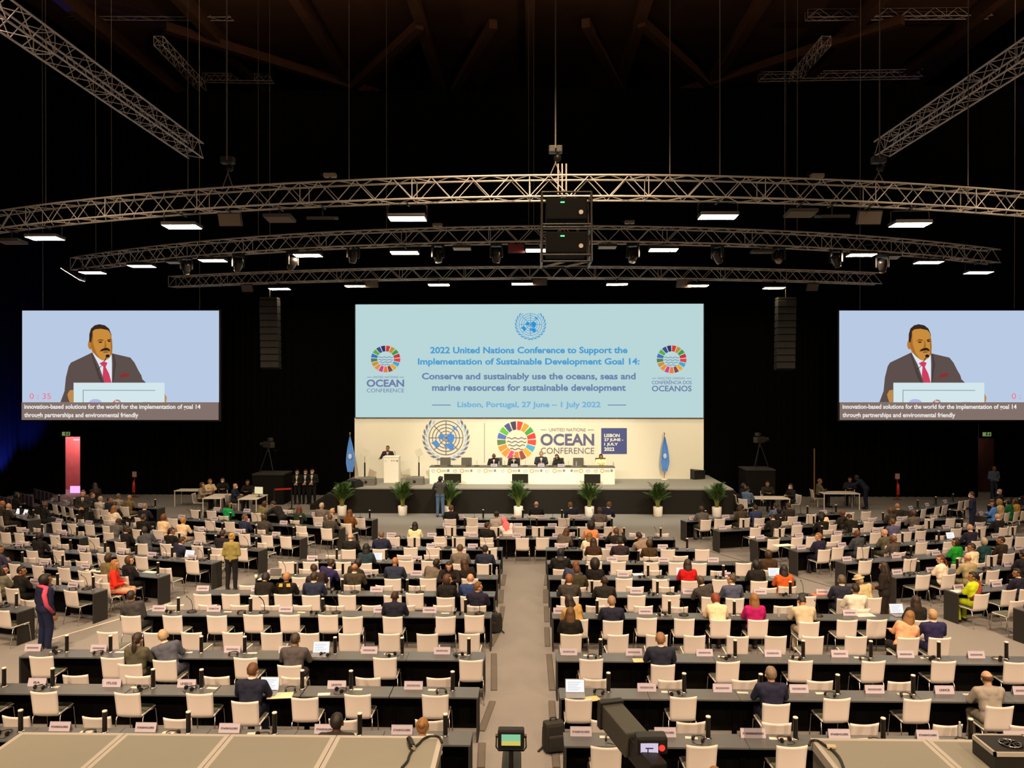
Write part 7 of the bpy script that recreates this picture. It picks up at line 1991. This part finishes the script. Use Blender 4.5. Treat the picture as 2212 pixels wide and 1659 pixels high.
for a in ((-.21, .25, .12, .14), (-.21, .25, -.23, -.21), (-.21, -.19, -.23, .14), (.23, .25, -.23, .14)): b.box(a[0], a[1], a[2], a[3], .13, .165)
b.build('aluminium_trim', M_edge, e)
b = MB(); b.lathe([(.09, .165), (.095, .17), (.08, .172), (.08, .165)], (.03, -.05, 0), 24)
for i in range(8): a = 2*PI*i/8; b.slab([(.03, -.05, .168), (.03+.085*math.cos(a), -.05+.085*math.sin(a), .168), (.03+.085*math.cos(a+.25), -.05+.085*math.sin(a+.25), .168)], (0, 0, .004))
b.build('fan_grille', M_chrome, e)
# camera operators' platforms (below the frame) and cameras
pm = ony(1104, 1600, 5.8)
tag(MB().box(-.8, 1.0, 3.6, 6.3, 0, 1.95).build('operator_platform', M_sk), 'grey platform under the camera monitor at the bottom edge', 'platform')
e = empty('camera_monitor', (pm.x, 5.8, 1.95), 0, 'black camera monitor showing a green and yellow picture at the aisle', 'monitor'); mz = pm.z-1.95
b = MB(); b.rbox(-.095, .095, -.03, .05, mz-.055, mz+.085, .014); b.build('housing', M_gear, e)
b = MB(); b.box(-.068, .068, -.033, -.0305, mz-.02, mz+.058); d_ = b.build('display', glow('monitor_green', '#8fd6a6', .85), e)
b = MB(); b.box(-.068, .068, -.035, -.0332, mz-.02, mz+.012); b.build('display_lower', glow('monitor_yellow', '#e0d06a', .85), d_)
b = MB(); b.tube([(-.105, .01, mz+.03), (-.108, .01, mz-.05), (-.09, .01, mz-.075), (.09, .01, mz-.075), (.108, .01, mz-.05), (.105, .01, mz+.03)], .006, 6)
for s in (-1, 1): b.cyl((s*.095, .01, mz+.03), (s*.112, .01, mz+.03), .014, n=8)
b.build('yoke', M_gear, e)
b = MB(); b.cyl((0, .01, mz-.075), (0, .01, mz-.2), .018); b.rbox(-.07, .07, -.05, .3, mz-.36, mz-.2, .02); b.cyl((0, .3, mz-.28), (0, .5, mz-.28), .05, n=14); b.build('camera_body', M_gear, e)
for i in range(3): a = 2*PI*i/3+.5; b = MB(); b.cyl((.4*math.cos(a), .4*math.sin(a), 0), (.04*math.cos(a), .04*math.sin(a), mz-.36), .02, n=7); b.build('tripod_leg', M_gear, e)
hp_ = ony(1099, 1628, 4.8)
person('TC', (hp_.x, 4.62, hp_.z-1.755), 0, 'black shirt', '#171514', 'S', '#3a2718', 'f', 'camera operator with dark brown hair at the bottom edge by the aisle', '', BK, 1.0)
MB_ = MB().box(-.5, .5, -.5, .5, 0, hp_.z-1.757-1.952); tag(MB_.build('operator_step', M_sk, None, (hp_.x, 4.6, 1.951)), 'small grey step under the camera operator at the aisle', 'step') if hp_.z-1.757 > 1.96 else None
# broadcast camera with box lens
tag(MB().box(.9, 2.9, 7.9, 10.3, 0, .42).build('operator_platform', M_sk), 'low grey platform under the broadcast camera', 'platform')
bc = ony(1405, 1602, 8.5)
e = empty('broadcast_camera', (bc.x, 8.5, .42), 0, 'large broadcast camera with long box lens pointing at the stage', 'camera'); cz = bc.z-.42
q = Matrix.Translation((-.10, .05, cz-.12)) @ Matrix.Rotation(R(17), 4, 'Z') @ Matrix.Rotation(R(4), 4, 'X')
b = MB(); b.M = q; b.rbox(-.125, .125, .10, .80, -.12, .15, .015); b.build('box_lens', mat('lens_grey_green', '#3e3f38', rough=.5), e)
b = MB(); b.M = q; b.rbox(-.09, .09, -.45, .12, -.13, .10, .02); b.build('camera_body', M_gear, e)
b = MB(); b.M = q; b.rbox(-.145, .145, .76, .86, -.14, .175, .01); b.build('lens_hood', M_gear, e)
b = MB(); b.M = Matrix.Rotation(R(3), 4, 'Z'); b.rbox(-.17, .15, -.16, .02, cz-.07, cz+.11, .025); v_ = b.build('viewfinder', M_gear, e)
b = MB(); b.box(-.125, .055, -.168, -.162, cz-.045, cz+.055); b.build('display', glow('viewfinder_lilac', '#d9cbe6', .95), v_)
b = MB(); b.cbox((-.035, -.170, cz+.005), .08, .003, .012); b.cbox((-.05, -.170, cz-.015), .012, .003, .05); b.build('display_marks', glow('viewfinder_dark', '#4a4654', .6), v_)
b = MB(); b.ball((.095, -.16, cz+.005), .033, .018, .033, 12, 8); b.build('tally_light', glow('tally_red', (1.0, .05, .03), 1.3), v_)
b = MB(); b.tube([(.05, -.1, cz-.35), (.15, -.3, cz-.42), (.22, -.55, cz-.46)], .016, 8); b.tube([(-.12, -.1, cz-.35), (-.2, -.3, cz-.42), (-.2, -.55, cz-.46)], .016, 8); b.build('pan_bar', M_gear, e)
b = MB(); b.rbox(-.1, .1, -.14, .14, cz-.40, cz-.25, .02); b.build('pan_head', mat('bare_plate', '#5a564f', rough=.5, metal=.3), e)
for i in range(3): a = 2*PI*i/3+.5; b = MB(); b.cyl((.5*math.cos(a), .5*math.sin(a), 0), (.06*math.cos(a), .06*math.sin(a), cz-.38), .025, n=7); b.build('tripod_leg', M_gear, e)
for x, yt, Y, hk, hc, sk, g, gc, lab, z0 in ((1545, 1643, 8.75, 'S', '#b07a40', 'f', 'dark shirt', '#1c1a1a', 'camera operator with fair hair at the bottom edge right of the broadcast camera', .42), (1462, 1652, 8.2, 'M', '#17120f', 'f', 'black shirt', '#141212', 'person with black hair at the bottom edge below the broadcast camera', .42)):
    p = ony(x, yt, Y); s = (p.z-z0)/1.765; person('T', (p.x, Y, z0), 0, g, gc, hk, hc, sk, lab, '', BK, s)
# anything not used stays out of the scene
for src in PROTO:
    if src.name not in USED:
        for c in list(src.children): bpy.data.objects.remove(c)
        bpy.data.objects.remove(src)
# arena seats of the side tribunes
M_seat = mat('violet_arena_seat', '#3d3044', rough=.7)
def build_seat():
    e = empty('arena_seat', (0, 0, 0), 0, None, 'seat')
    MB().rbox(-.22, .22, -.20, -.15, .40, .86, .02).build('backrest', M_seat, e); MB().rbox(-.21, .21, -.17, .22, .38, .44, .02).build('seat', M_seat, e)
    b = MB()
    for s in (-1, 1): b.box(s*.2-.02, s*.2+.02, -.18, .15, 0, .40)
    b.build('foot', M_blk, e); return e
SEAT = build_seat()
for side, n0 in ((-1, 14), (1, 12)):
    for i in range(n0):
        r, k = i % 3, i//3
        x, y = side*(21.3+.52*k*.75+.35*r), 35.9+.52*k*.65-.9*r
        use(SEAT, (x, y, 0), side*.75, 'violet arena seat of the tribune in the far %s corner' % ('left' if side < 0 else 'right'), 'arena seats far %s' % ('left' if side < 0 else 'right'))
